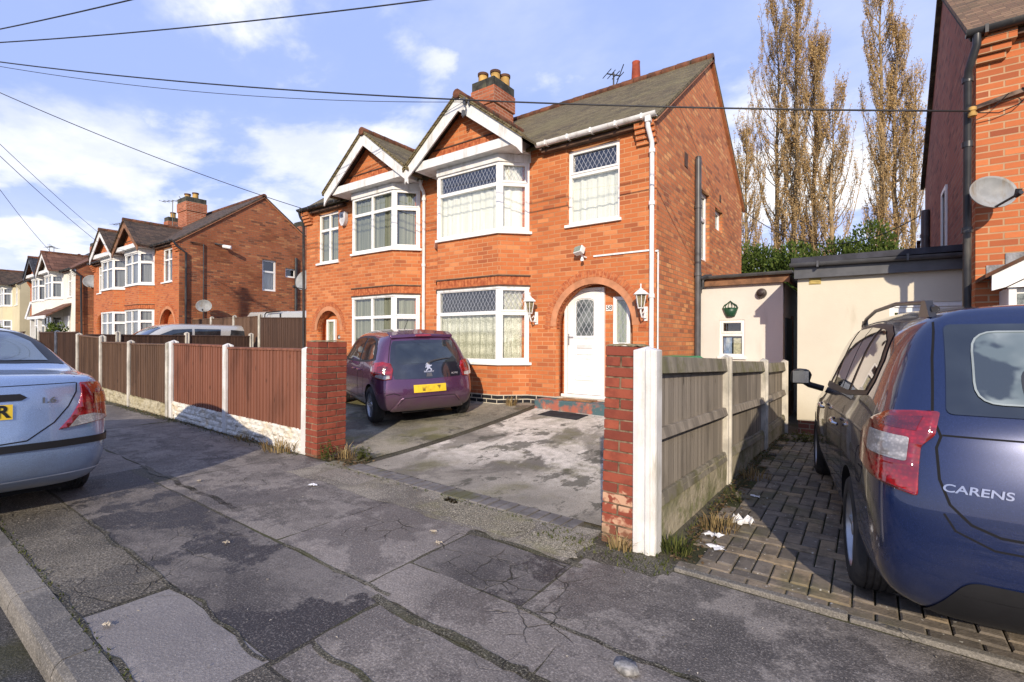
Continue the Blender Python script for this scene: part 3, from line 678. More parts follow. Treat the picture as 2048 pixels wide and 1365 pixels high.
def half_house(name, label, xp, xo, bay, win, arch, dz=0.0, wallm=M_BRICK, flankm=M_FLANK, roofm=M_ROOF, gut=M_GUT_W, barge=M_WHITE, fascia=M_WHITE,
               style='lead', group=None, flank=True, gr=M_GUT_B, lowdetail=False, wall2=None, porch=False, gable_brick=None, cur=(M_NET1, M_NET2)):
    s = 1 if xo > xp else -1
    H = thing(name, label, 'house', ((xp + xo) / 2, W, .38 + dz), group=group)
    z = lambda v: v + dz
    x0, x1 = min(xp, xo), max(xp, xo)
    zb = -.2 + dz
    ar = None
    holes = [rect(win[0] + .01, win[1] - .01, z(3.47), z(4.76))]
    if arch:
        cx, r = (arch[0] + arch[1]) / 2, (arch[1] - arch[0]) / 2
        # r is the outermost ring; openings step in by two rings
        ri = r - .20
        holes.append([(cx + ri, z(.5)), (cx + ri, z(1.76))] + arc(cx, z(1.76), ri, 0, pi, 24)[1:-1] + [(cx - ri, z(1.76)), (cx - ri, z(.5))])
    plate('front_wall', wallm, H, rect(x0 + (.004 if s < 0 else 0), x1 - (.004 if s > 0 else 0), zb, z(4.93)), holes, XZ(W + .125), .25)
    pl = MB(); pl.box(x0 - .001, x1 + .001, W - .014, W + .1, z(.2), z(.535))
    # flank
    fx = xo - s * .125
    if flank:
        fh = []
        if flank is True: fh = [rect(9.86, 10.50, z(3.10), z(4.48)), rect(10.95, 11.60, z(3.90), z(4.36))]
        if flank == 'b': fh = [rect(10.45, 11.05, z(3.36), z(4.66)), rect(11.45, 11.95, z(4.02), z(4.42))]
        plate('flank_wall', flankm, H, [(W + .006, zb), (13.6, zb), (13.6, z(4.95)), (10.5, z(7.22)), (W + .006, z(4.95))], fh, YZ(fx), .25)
        for q in fh:
            ya, yb, za, zc = q[0][0], q[1][0], q[0][1], q[2][1]
            if s > 0: window(H, (xo - .07, ya), (xo - .07, yb), za, zc, trans=[za + (zc - za) * .62] if zc - za > .8 else (), cur=M_NET2 if zc - za > .8 else None, fw=.07, back=.16)
            else: window(H, (xo + .07, yb), (xo + .07, ya), za, zc, cur=None, fw=.07, back=.16)
        pl.box(xo - .1 * s, xo + .014 * s, W + .1, 13.6, z(.2), z(.531))
    rw = MB(); rw.box(x0 + .2, x1 - .2, 13.35, 13.6, zb, z(4.93)); rw.build('rear_wall', wallm, H)
    # bay
    b0, b1 = bay; q = .40; f0, f1 = b0 + q, b1 - q; yf = W - q
    plan = [(b0, W + .05), (b0, W), (f0, yf), (f1, yf), (b1, W), (b1, W + .05)]
    bm_ = MB(); fn = lambda u, v, w__: (u, v, w__)
    bm_.prism(plan, fn, z(.30), z(1.07)); bm_.build('bay_wall', wall2 or wallm, H)
    bm_ = MB(); bm_.prism(plan, fn, z(2.49), z(3.425)); bm_.build('bay_wall', wall2 or wallm, H)
    if not lowdetail:
        def ring(mb, off, za, zc):
            k = off * .41
            P = [(b0 - off, W + .02), (b0 - off, W - k), (f0 - k, yf - off), (f1 + k, yf - off), (b1 + off, W - k), (b1 + off, W + .02)]
            mb.prism(P, fn, za, zc)
        sb = MB(); ring(sb, .030, z(2.485), z(2.51)); ring(sb, .030, z(2.665), z(2.69)); sb.build('tile_course', M_SOFFIT, H)
        so = MB(); segs = [((b0, W), (f0, yf)), ((f0, yf), (f1, yf)), ((f1, yf), (b1, W))]
        for (a, b) in segs:
            L_ = sqrt((b[0] - a[0]) ** 2 + (b[1] - a[1]) ** 2); n = int(L_ / .078); dx, dy = (b[0] - a[0]) / L_, (b[1] - a[1]) / L_
            so.T = Matrix(((dx, dy, 0, a[0]), (dy, -dx, 0, a[1]), (0, 0, 1, 0), (0, 0, 0, 1)))
            for i in range(n): so.box(L_ * i / n + .005, L_ * (i + 1) / n - .005, -.02, .012, z(2.515), z(2.66))
        so.build('soldier_course', M_SOLDIER, H)
        pl.T = Matrix.Identity(4); k = .012
        pl.prism([(b0 - k, W), (f0 - k * .4, yf - k), (f1 + k * .4, yf - k), (b1 + k, W)], fn, z(.25), z(.535))
    pl.build('plinth', M_PLINTH, H)
    # black core behind the bay glass
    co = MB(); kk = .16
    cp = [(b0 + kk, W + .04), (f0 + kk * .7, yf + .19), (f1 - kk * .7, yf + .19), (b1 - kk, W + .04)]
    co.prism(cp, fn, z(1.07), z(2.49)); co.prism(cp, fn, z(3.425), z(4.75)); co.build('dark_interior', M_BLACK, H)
    for (za, zc, cu) in ((1.11, 2.485, cur[0]), (3.47, 4.735, cur[1])):
        za, zc = z(za), z(zc); tr = za + (zc - za) * (.655 if za < z(2) else .68)
        fwid = f1 - f0; chk = q * sqrt(2)
        mull = () if style == 'lead' else (fwid * .5,)
        lead = style == 'lead'
        ct = style != 'lead'
        for (p0, p1, isf) in (((b0, W), (f0, yf), 0), ((f0, yf), (f1, yf), 1), ((f1, yf), (b1, W), 0)):
            ww = fwid if isf else chk
            inn = [] if isf else [(.05, ww - .05, za + .05, tr - .01), (.05, ww - .05, tr + .02, zc - .04)]
            window(H, p0, p1, za, zc, mull if isf else (), [tr], lead, cu, fw=.06, sill=False, inner=inn, back=.145, curtop=ct or not isf)
        # one sill following the bay, mitred
        o = .055; k = o * .41
        sb = MB(); sb.prism([(b0 - o * 1.2, W + .0), (b0 - o * 1.2, W - k), (f0 - k, yf - o), (f1 + k, yf - o), (b1 + o * 1.2, W - k), (b1 + o * 1.2, W + .0)], fn, za - .045, za + .003)
        sb.build('bay_sill', M_UPVC, H, bevel=.006)
    hb = MB(); o = .03; k = .012
    hb.prism([(b0 - o, W), (f0 - k, yf - o), (f1 + k, yf - o), (b1 + o, W)], fn, z(4.72), z(4.86)); hb.build('bay_head', fascia, H, bevel=.004); hb = MB()
    o = .012
    hb.prism([(b0 - o, W), (f0 - o * .41, yf - o), (f1 + o * .41, yf - o), (b1 + o, W)], fn, z(2.44), z(2.49))
    hb.build('bay_head', fascia, H, bevel=.004)
    # gable over the bay
    gc = (b0 + b1) / 2; hw = 1.43; gy = W - .63; rz, ez = z(6.05), z(4.955)
    bx = MB(); bx.box(gc - 1.19, gc + 1.19, gy + .03, W - .005, z(4.862), z(5.03)); bx.build('soffit_box', fascia, H, bevel=.004)
    slope = (rz - ez) / hw
    gt = MB(); zt_ = z(5.03)
    wx = (rz - .12 - zt_) / slope
    gt.prism([(gc - wx, zt_), (gc + wx, zt_), (gc, rz - .12)], lambda u, v, w__: (u, w__, v), gy + .22, gy + .42)
    gt.build('gable_wall', gable_brick or wallm, H)
    if not lowdetail:
        g2 = MB()
        for zz_, i_ in ((z(5.045), 0), (z(5.235), 1)):
            hwx = (rz - .12 - zz_) / slope - .06
            g2.box(gc - hwx, gc + hwx, gy + .195, gy + .23, zz_, zz_ + .022)
        g2.build('tile_course', M_SOFFIT, H)
        g3 = MB(); hwx = (rz - .12 - z(5.23)) / slope - .10; n = int(2 * hwx / .078)
        for i in range(n):
            xa = gc - hwx + 2 * hwx * i / n
            g3.box(xa + .004, xa + 2 * hwx / n - .004, gy + .205, gy + .24, z(5.072), z(5.225))
        g3.build('soldier_course', M_SOLDIER, H)
    for sd in (-1, 1):
        bb = MB(); d = .285
        pts = [(gc, rz - .03), (gc + sd * hw, rz - .03 - slope * hw), (gc + sd * (hw + .005), rz - .03 - slope * hw - d), (gc + sd * (hw - .10), rz - .03 - slope * (hw - .10) - d + .045), (gc, rz - .03 - d)]
        bb.prism(pts, lambda u, v, w__: (u, w__, v), gy - .03 + .001 * sd, gy)
        bb.build('bargeboard', barge, H, bevel=.004)
        gs = MB()
        yb = W - .15 + (rz - z(4.93)) / .732 + .25
        A = [(gc, gy - .06, rz + .01), (gc + sd * (hw + .04), gy - .06, rz + .01 - slope * (hw + .04)), (gc + sd * (hw + .04), yb, rz + .01 - slope * (hw + .04)), (gc, yb, rz + .01)]
        gs.add(A + [(a, b, c - .05) for a, b, c in A], [(0, 1, 2, 3), (4, 7, 6, 5), (0, 4, 5, 1), (1, 5, 6, 2), (2, 6, 7, 3), (3, 7, 4, 0)])
        n_ = 15     # little tile steps along the verge
        for i in range(n_):
            t0 = (i + .1) / n_ * hw; t1 = (i + 1) / n_ * (hw + .03)
            gs.add([(gc + sd * t0, gy - .075, rz + .024 - slope * t0), (gc + sd * t1, gy - .075, rz + .030 - slope * t1), (gc + sd * t1, gy + .08, rz + .030 - slope * t1), (gc + sd * t0, gy + .08, rz + .024 - slope * t0),
                    (gc + sd * t0, gy - .075, rz - .0 - slope * t0), (gc + sd * t1, gy - .075, rz - .004 - slope * t1), (gc + sd * t1, gy + .08, rz - .004 - slope * t1), (gc + sd * t0, gy + .08, rz - .0 - slope * t0)],
                   [(0, 1, 2, 3), (4, 7, 6, 5), (0, 4, 5, 1), (1, 5, 6, 2), (2, 6, 7, 3), (3, 7, 4, 0)])
        gs.build('gable_roof', roofm, H)
        un = MB(); un.add([(gc, gy, rz - .045), (gc + sd * hw, gy, rz - .045 - slope * hw), (gc + sd * hw, W, rz - .045 - slope * hw), (gc, W, rz - .045)], [(0, 1, 2, 3)])
        un.build('gable_soffit', M_SOFFIT, H, fix=False)
    rt = MB()
    nseg = int((yb - gy) / .3)
    for i in range(nseg):
        ya = gy - .08 + i * .3
        rt.lathe([(.085, 0), (.09, .01), (.085, .285)], (gc, ya, rz - .015), 10, 'y')
    rt.build('gable_ridge_tiles', M_RIDGE, H, smooth=True)
    # main roof
    xe = xo + s * .07
    rf = MB(); roof_slab(rf, min(xp, xe), max(xp, xe), W - .17, z(4.915), 10.5, z(7.30)); roof_slab(rf, min(xp, xe), max(xp, xe), 13.78, z(4.915), 10.5, z(7.30))
    ro = rf.build('roof', roofm, H)
    rd = MB(); n = int(abs(xe - xp) / .31)
    for i in range(n + 1):
        xa = min(xp, xe) + i * .31
        if xa > max(xp, xe) - .05: break
        rd.lathe([(.10, 0), (.108, .01), (.10, min(.30, max(xp, xe) - xa))], (xa, 10.5, z(7.27)), 10, 'x')
    rd.build('ridge_tiles', M_RIDGE, ro, smooth=True)
    vg = MB()   # pointed verge under the roof edge
    for (ya, yb_) in ((W - .15, 10.5), (13.75, 10.5)):
        vg.add([(xo + s * .002, ya, z(4.85)), (xo + s * .06, ya, z(4.85)), (xo + s * .06, yb_, z(7.235)), (xo + s * .002, yb_, z(7.235)), (xo + s * .002, ya, z(4.82)), (xo + s * .06, ya, z(4.82)), (xo + s * .06, yb_, z(7.2)), (xo + s * .002, yb_, z(7.2))],
               [(0, 1, 2, 3), (4, 7, 6, 5), (0, 4, 5, 1), (1, 5, 6, 2), (2, 6, 7, 3), (3, 7, 4, 0)])
    vg.build('verge', M_MORTAR if not lowdetail else M_SOFFIT, ro)
    # eaves: soffit, rafter feet and gutter from the bay gable to the outer corner
    ga = gc + s * (hw + .0)
    so = MB(); so.box(min(ga, xo) + .05, max(ga, xo) - .05, W - .12, W, z(4.80), z(4.86)); so.build('eaves_soffit', M_SOFFIT, H)
    gt_ = MB(); yg = W - .205; half_pipe(gt_, (min(ga, xe), yg, z(4.93)), (max(ga, xe), yg, z(4.93)), .062)
    half_pipe(gt_, (ga, yg + .06, z(4.93)), (ga, W + .5, z(4.93)), .05)
    for i in range(5):
        xa = ga + (xe - ga) * (i + .5) / 5; gt_.box(xa - .015, xa + .015, yg - .068, yg + .07, z(4.862), z(4.94))
    gt_.build('gutter', gut, H, smooth=True)
    # corner brick corbel
    cb = MB()
    for i, (dz_, e) in enumerate(((0, .30), (.075, .27), (.15, .235), (.225, .20))):
        cb.box(xo - s * .30, xo + s * .012, W - .16 + i * .036, W + .02, z(4.84 - dz_ - .07), z(4.84 - dz_))
    cb.box(xo - s * .30, xo + s * .012, W - .165, W + .02, z(4.835), z(4.90))
    cb.build('eaves_corbel', wallm, H)
    # first-floor window
    w0, w1 = win; hh = 4.75 - 3.48
    window(H, (w0, W + .05), (w1, W + .05), z(3.48), z(4.755), () if style == 'lead' else ((w1 - w0) / 2,), [z(4.33)], style == 'lead', cur[1], fw=.06, back=.18,
           inner=[(.05, w1 - w0 - .05, z(4.35), z(4.72))] if style == 'lead' else None, sillw=.10, curtop=style != 'lead')
    if arch:
        cz = z(1.76); ri = r - .20
        bk = MB(); bk.box(cx - ri - .05, cx + ri + .05, W + .255, W + .33, zb, z(2.8)); bk.build('porch_wall', wallm, H)
        if not lowdetail:
            rg = MB(); arch_ring(cx, cz, r - .095, r + .02, W - .012, W + .03, 42, rg); arch_ring(cx, cz, r - .215, r - .105, W + .028, W + .12, 36, rg)
            rg.build('arch_bricks', M_SOLDIER, H)
            rm = MB(); rm.prism(arc(cx, cz, r + .015, 0, pi, 32) + arc(cx, cz, r - .21, pi, 0, 32), lambda u, v, w__: (u, w__, v), W - .006, W - .002)
            rm.build('arch_mortar', M_MORTAR, H)
        pf = MB(); pf.box(cx - ri, cx + ri, W, W + .26, zb, z(.50)); pf.build('porch_floor', M_KERB, H)
    return H
# ---------------- the two halves of the main pair ----------------
H1 = half_house('house', 'orange brick semi with leaded windows, net curtains and a white door under its arch', -7.66, -2.65,
                (-7.30, -4.99), (-4.21, -3.24), (-4.63, -2.82), gut=M_GUT_W, group='semi-detached houses along the street')
H2 = half_house('house', 'left half of the orange brick semi, with vertical blinds in its bay and black gutter', -7.66, -12.15,
                (-10.02, -7.82), (-11.62, -10.73), (-11.86, -10.45), gut=M_GUT_B, style='plain', cur=(M_BLIND, M_BLIND), group='semi-detached houses along the street', flank='x')
def chimney(par, cx, cy, z0, z1, wx, wy, pots, mat=M_CHIM, potm=M_POT):
    b = MB(); b.box(cx - wx / 2, cx + wx / 2, cy - wy / 2, cy + wy / 2, z0, z1 - .62)
    b.box(cx - wx / 2 - .035, cx + wx / 2 + .035, cy - wy / 2 - .035, cy + wy / 2 + .035, z1 - .62, z1 - .22)
    c = b.build('chimney', mat, par)
    k = MB(); k.box(cx - wx / 2 - .015, cx + wx / 2 + .015, cy - wy / 2 - .015, cy + wy / 2 + .015, z1 - .22, z1); k.build('chimney_cap', M_CEM, c)
    for (px, py, h) in pots:
        p = MB(); p.lathe([(.125, z1 - .05), (.115, z1 + h - .05), (.13, z1 + h - .05), (.13, z1 + h), (.10, z1 + h), (.09, z1 + h - .1)], (cx + px, cy + py, 0), 16)
        po = p.build('chimney_pot', potm, c, smooth=True)
    r = MB()
    for (px, py, h) in pots: r.lathe([(.134, z1 + h - .055), (.137, z1 + h + .004), (.10, z1 + h + .006)], (cx + px, cy + py, 0), 16)
    r.build('pot_rims', M_POTRIM, c, smooth=True)
    return c
chimney(H1, -7.64, 9.69, 5.9, 7.86, .66, .80, [(-.20, -.16, .30), (.08, -.02, .34), (.20, .22, .30)])
tp = MB(); tp.lathe([(.11, 7.25), (.085, 7.75), (.09, 7.80), (.06, 7.80)], (-4.28, 10.62, 0), 14); tp.build('roof_vent_pot', M_TERRA, H1, smooth=True)
# rain and soil pipes of the right half
def pipe(par, pts, r, mat, name='downpipe', collars=(), cr=.012):
    m = MB(); m.tube(pts, r, 12)
    for c in collars: m.lathe([(r + cr, c[2] - .03), (r + cr, c[2] + .03)], (c[0], c[1], 0), 12)
    return m.build(name, mat, par, smooth=True)
xx = -2.655
pipe(H1, [(-2.71, 7.19, 4.88), (-2.71, 7.20, 4.74), (-2.70, 7.34, 4.56), (-2.70, 7.35, 4.4), (-2.70, 7.35, .45)], .036, M_GUT_W, collars=[(-2.70, 7.35, 4.42), (-2.70, 7.35, 3.62), (-2.70, 7.35, 2.2)])
cb = MB(); cb.box(-2.745, -2.66, 7.15, 7.24, 4.80, 4.90); cb.build('gutter_outlet', M_GUT_W, H1, bevel=.01)
ct = MB(); ct.box(-3.70, -2.72, 7.378, 7.399, 2.895, 2.92); ct.box(-2.63, -2.61, 7.40, 7.42, .5, 2.9); ct.box(-2.66, -2.61, 7.385, 7.42, 2.875, 2.90); ct.build('white_cable_conduit', M_GUT_W, H1)
pipe(H1, [(-2.58, 9.42, 4.90), (-2.58, 9.42, .3)], .057, M_GUT_G, 'soil_pipe', collars=[(-2.58, 9.42, 4.0), (-2.58, 9.42, 2.75)])
pm = MB(); pm.lathe([(.058, 4.88), (.05, 4.93), (.02, 4.945)], (-2.58, 9.42, 0), 12); pm.build('soil_pipe_cap', M_GUT_B, H1, smooth=True)
ab = MB(); ab.box(-2.652, -2.640, 8.80, 8.98, 4.60, 4.85); ab.box(-2.652, -2.64, 11.3, 11.42, 4.55, 4.7); ab.build('air_brick', M_SOFFIT, H1)
pipe(H1, [(-7.66, 7.24, 4.88), (-7.66, 7.26, 4.76), (-7.66, 7.35, 4.64), (-7.66, 7.355, 4.5), (-7.66, 7.355, .4)], .034, M_GUT_W, collars=[(-7.66, 7.355, 4.5), (-7.66, 7.355, 3.1), (-7.66, 7.355, 1.7)])
# small black downpipe corner of the left half
pipe(H2, [(-12.18, 7.20, 4.88), (-12.19, 7.25, 4.75), (-12.19, 7.34, 4.62), (-12.19, 7.36, .4)], .033, M_GUT_B)
# door of number 58
def upvc_door(par, x0, x1, y, z0, z1, full=True):
    f = MB(); t = .055
    f.box(x0, x0 + t, y - .03, y + .04, z0, z1); f.box(x1 - t, x1, y - .03, y + .04, z0, z1); f.box(x0 + t, x1 - t, y - .03, y + .04, z1 - t, z1); f.box(x0 - .04, x1 + .04, y - .075, y + .04, z0 - .055, z0)
    fr = f.build('door_frame', M_UPVC, par, bevel=.006)
    d = MB(); a, b = x0 + t + .008, x1 - t - .008; d.box(a, b, y - .012, y + .03, z0 + .006, z1 - t - .006)
    dr = d.build('front_door', M_UPVC, par, bevel=.004)
    mo = MB(); w_ = b - a; c = (a + b) / 2 + w_ * .02; hw = w_ * .255
    def rim(pts, th, dep):
        n = len(pts); cx_ = sum(p[0] for p in pts) / n; cz_ = sum(p[1] for p in pts) / n
        inn = [(cx_ + (p[0] - cx_) * (1 - th / hw), cz_ + (p[1] - cz_) * (1 - th / hw * .8)) for p in pts]
        vs = [(p[0], y - .012, p[1]) for p in pts] + [(((p[0] + q[0]) / 2), y - .012 - dep, (p[1] + q[1]) / 2) for p, q in zip(pts, inn)] + [(q[0], y - .012, q[1]) for q in inn]
        mo.add(vs, [(i, (i + 1) % n, n + (i + 1) % n, n + i) for i in range(n)] + [(n + i, n + (i + 1) % n, 2 * n + (i + 1) % n, 2 * n + i) for i in range(n)])
    zc0, zc1 = z0 + .98, z0 + 1.60
    gl = [(c + hw, zc0), (c + hw, zc1)] + [(c + hw * cos(t_), zc1 + .05 * sin(t_)) for t_ in lin(0, pi, 9)[1:-1]] + [(c - hw, zc1), (c - hw, zc0)]
    rim([(c + (p[0] - c) * 1.22, (zc0 + zc1) / 2 + (p[1] - (zc0 + zc1) / 2) * 1.09) for p in gl], .03, .014)
    for k_ in (1.0, .66): rim([(c + hw * 1.15 * k_, z0 + .48 - .24 * k_), (c + hw * 1.15 * k_, z0 + .48 + .24 * k_), (c - hw * 1.15 * k_, z0 + .48 + .24 * k_), (c - hw * 1.15 * k_, z0 + .48 - .24 * k_)], .03, .014)
    mo.build('door_moulding', M_UPVC, dr)
    lb = MB(); lb.box(c - .15, c + .15, y - .026, y - .012, z0 + .80, z0 + .87); lb.build('letterbox', paint('letterbox_metal', (.62, .62, .60), .3), dr, bevel=.006)
    me = flat_shape(gl, (), .004); me.transform(XZ(y - .016)); link('door_glass', me, M_DGLASS, dr)
    hd = MB(); hd.box(a + .015, a + .035, y - .03, y - .012, z0 + .86, z0 + 1.06); hd.tube([(a + .025, y - .05, z0 + 1.0), (a + .13, y - .05, z0 + 1.0)], .008, 8); hd.build('door_handle', paint('handle_metal', (.5, .5, .5), .25, metal=.8), dr)
m_, s_ = material('obscured_door_glass'); uv_ = s_.uv(); u_, v_, _ = s_.sep(uv_)[:3]
def _ln(x): return s_.math('GREATER_THAN', s_.math('ABSOLUTE', s_.math('SUBTRACT', s_.math('FRACT', x), .5)), .455)
a_ = s_.math('DIVIDE', u_, .10); b_ = s_.math('DIVIDE', v_, .17)
ln_ = s_.math('MAXIMUM', _ln(s_.math('ADD', a_, b_)), _ln(s_.math('SUBTRACT', a_, b_)))
c_ = s_.mix(s_.smooth(s_.noise(uv_, 5, 3), .35, .65), (.05, .06, .06), (.16, .18, .17))
c_ = s_.mix(ln_, c_, (.45, .46, .48)); M_DGLASS = finish(m_, s_, c_, .18, s_.bump(s_.noise(uv_, 60, 2), .3, .003), .6)
upvc_door(H1, -4.38, -3.61, 7.64, .575, 2.42)
pw_ = [window(H1, (-3.445, 7.630), (-3.15, 7.630), 1.42, 2.24, lead=True, cur=None, fw=.06, back=.045, sill=False, name='porch_window')]
st = MB(); st.box(-4.62, -2.75, 7.02, 7.42, .2, .515); 
m_, s_ = material('painted_step'); p_ = s_.pos(); g_ = s_.smooth(s_.noise(p_, 3.2, 6, .6), .44, .56)
c_ = s_.mix(g_, (.36, .11, .07), (.06, .115, .125)); c_ = s_.mix(s_.smooth(s_.noise(p_, 7, 6, .7), .55, .68), c_, (.30, .22, .15))
M_STEP = finish(m_, s_, c_, .8, s_.bump(s_.noise(p_, 30, 4), .4, .005))
st.build('door_step', M_STEP, H1, bevel=.012)
mt = MB(); mt.box(-4.25, -3.62, 7.14, 7.46, .517, .530)
tag(mt.build('doormat', paint('coir_mat', (.30, .15, .06), .95, .3, bumpy=.9)), 'brown coir doormat on the painted doorstep', 'doormat')
mt = MB(); z_ = .385; mt.add([(-4.32, 6.66, gz(-4.3, 6.66) + .014), (-3.60, 6.63, gz(-3.6, 6.63) + .014), (-3.56, 6.95, gz(-3.6, 6.95) + .014), (-4.26, 6.97, gz(-4.3, 6.97) + .014)], [(0, 1, 2, 3)])
mo_ = mt.build('rubber_mat', paint('black_rubber', (.02, .022, .025), .8, .3, bumpy=.9)); tag(mo_, 'black rubber mat on the concrete in front of the step', 'doormat')
md = mo_.modifiers.new('s', 'SOLIDIFY'); md.thickness = .012
def plaque(name, par, x, z, y, w_, h, txt, bgm, fgm, size):
    b = MB(); b.box(x - w_ / 2, x + w_ / 2, y - .012, y, z - h / 2, z + h / 2); o = b.build(name, bgm, par, bevel=.003)
    me = text_mesh(txt, size, .001, .0012); me.transform(Matrix.Translation((x, y - .0135, z)) @ Matrix.Rotation(pi / 2, 4, 'X')); link('number', me, fgm, o)
plaque('house_number', H1, -3.535, 2.06, 7.652, .115, .10, '58', M_UPVC, M_BLACK, .105)
# left half: door and porch window under its arch
def simple_door(par, x0, x1, y, z0, z1, mat):
    f = MB(); f.box(x0, x1, y - .03, y + .03, z0, z1); d_ = f.build('front_door', mat, par, bevel=.006)
    g = MB(); g.box(x0 + .06, x0 + .075, y - .045, y - .03, z0 + .05, z1 - .05); g.box(x1 - .075, x1 - .06, y - .045, y - .03, z0 + .05, z1 - .05); g.box(x0 + .25, x1 - .25, y - .045, y - .03, z0 + 1.0, z0 + 1.03)
    g.build('door_moulding', mat, d_)
simple_door(H2, -10.86, -10.42, 7.63, .57, 2.5, M_UPVC)
pw_.append(window(H2, (-11.54, 7.630), (-11.17, 7.630), 1.15, 2.04, cur=None, fw=.055, back=.045, sill=False, name='porch_window'))
M_PORCHG = net('porch_curtain', (.42, .46, .36), (.10, .13, .12), 'voile')
for q_ in pw_:
    q_.location.y -= .03
    for ch in bpy.data.objects:
        if ch.parent == q_ and ch.name.startswith('dark_interior'): ch.data.materials[0] = M_PORCHG; ch.name = 'curtain'; ch.location.y += .0
bpy.context.view_layer.update()
plaque('house_number', H2, -11.03, 1.58, 7.652, .17, .10, '60', M_BLACK, M_UPVC, .09)
# ---- fittings hung on the walls: things of their own
def lantern(x, z, label):
    T_ = thing('wall_lantern', label, 'lantern', (x, 7.398, z), group='white carriage lanterns beside the porch')
    y = 7.17
    a = MB(); a.box(x - .028, x + .028, 7.375, 7.398, z - .20, z + .02); a.box(x - .018, x + .018, 7.34, 7.38, z - .16, z - .06)
    a.tube([(x, 7.36, z - .08), (x, 7.30, z - .16), (x, 7.22, z - .15), (x, y, z - .07), (x, y, z - .02)], .013, 8); a.tube([(x, 7.36, z - .14), (x, 7.30, z - .05), (x, 7.24, z - .09)], .009, 6)
    a.build('bracket', M_UPVC, T_, smooth=True)
    f = MB()
    f.lathe([(.02, z - .03), (.05, z - .02), (.055, z - .005), (.03, z)], (x, y, 0), 6)
    for k in range(6):
        an = pi / 3 * k; f.tube([(x + .048 * cos(an), y + .048 * sin(an), z), (x + .082 * cos(an), y + .082 * sin(an), z + .19)], .006, 5)
    f.lathe([(.118, z + .188), (.122, z + .20), (.06, z + .25), (.035, z + .262), (.038, z + .275), (.012, z + .285), (.008, z + .32), (.014, z + .33), (.003, z + .36)], (x, y, 0), 6)
    f.build('lantern_frame', M_UPVC, T_, smooth=False)
    g = MB(); g.lathe([(.044, z + .002), (.076, z + .187)], (x, y, 0), 6); g.build('lantern_glass', M_LGLASS, T_)
m_, s_ = material('smoked_lantern_glass'); M_LGLASS = finish(m_, s_, s_.mix(s_.smooth(s_.noise(s_.pos(), 18, 3), .3, .7), (.10, .08, .045), (.28, .24, .14)), .12, None, .6)
lantern(-4.82, 2.00, 'white lantern on the wall between the bay window and the porch arch')
lantern(-2.80, 2.02, 'white lantern at the house corner beside the porch window')
T_ = thing('floodlight', 'small white floodlight with sensor above the porch arch', 'floodlight', (-3.86, 7.39, 2.98))
f = MB(); f.T = Matrix.Translation((-3.90, 7.26, 3.0)) @ Matrix.Rotation(R(-28), 4, 'X') @ Matrix.Rotation(R(-14), 4, 'Z')
f.box(-.085, .085, -.05, .05, -.06, .07); f.build('lamp_body', M_UPVC, T_, bevel=.012)
f2 = MB(); f2.T = f.T; f2.box(-.072, .072, -.054, -.049, -.048, .058); f2.build('lamp_glass', paint('floodlight_glass', (.24, .30, .24), .08, spec=.8), T_)
f = MB(); f.tube([(-3.88, 7.30, 2.93), (-3.84, 7.36, 2.90), (-3.84, 7.40, 2.90)], .015, 8); f.lathe([(.004, 2.82), (.028, 2.83), (.03, 2.86), (.012, 2.90)], (-3.86, 7.29, 0), 12); f.build('sensor', M_UPVC, T_, smooth=True)
T_ = thing('alarm_box', 'white burglar alarm box under the eaves beside the left bay', 'alarm box', (-10.45, 7.39, 4.45))
me = flat_shape([(-.11, .16), (.11, .16), (.11, -.06), (.04, -.17), (-.04, -.17), (-.11, -.06)], (), .09); me.transform(Matrix.Translation((-10.45, 7.345, 4.48)) @ Matrix.Rotation(pi / 2, 4, 'X')); link('alarm_cover', me, paint('alarm_white', (.60, .60, .62), .4), T_, bevel=.012)
f = MB(); f.box(-10.50, -10.40, 7.295, 7.30, 4.50, 4.58); f.build('alarm_emblem', paint('alarm_dark', (.08, .09, .12), .4), T_)
def aerial(x, y, z, h, label, ang=0.0, n=6, L_=.9, group='television aerials on the roofs'):
    m = MB(); m.tube([(x, y, z - .3), (x, y, z + h)], .02, 6)
    ca, sa = cos(ang), sin(ang)
    m.tube([(x - ca * L_ / 2, y - sa * L_ / 2, z + h - .05), (x + ca * L_ / 2, y + sa * L_ / 2, z + h - .05)], .016, 5)
    for i in range(n):
        t = -L_ / 2 + L_ * i / (n - 1); px, py = x + ca * t, y + sa * t; k = .22 - .015 * i
        m.tube([(px - sa * k, py + ca * k, z + h - .05), (px + sa * k, py - ca * k, z + h - .05)], .010, 4)
    m.tube([(x + ca * L_ * .45 - sa * .2, y + sa * L_ * .45 + ca * .2, z + h - .2), (x + ca * L_ * .45 + sa * .2, y + sa * L_ * .45 - ca * .2, z + h + .12)], .012, 4)
    return tag(m.build('tv_aerial', paint('aerial_metal', (.09, .09, .09), .5, metal=.5)), label, 'aerial', group)
aerial(-4.95, 10.9, 7.35, .55, 'tv aerial standing behind the main roof ridge beside the red vent pot', .9, 4, .35)
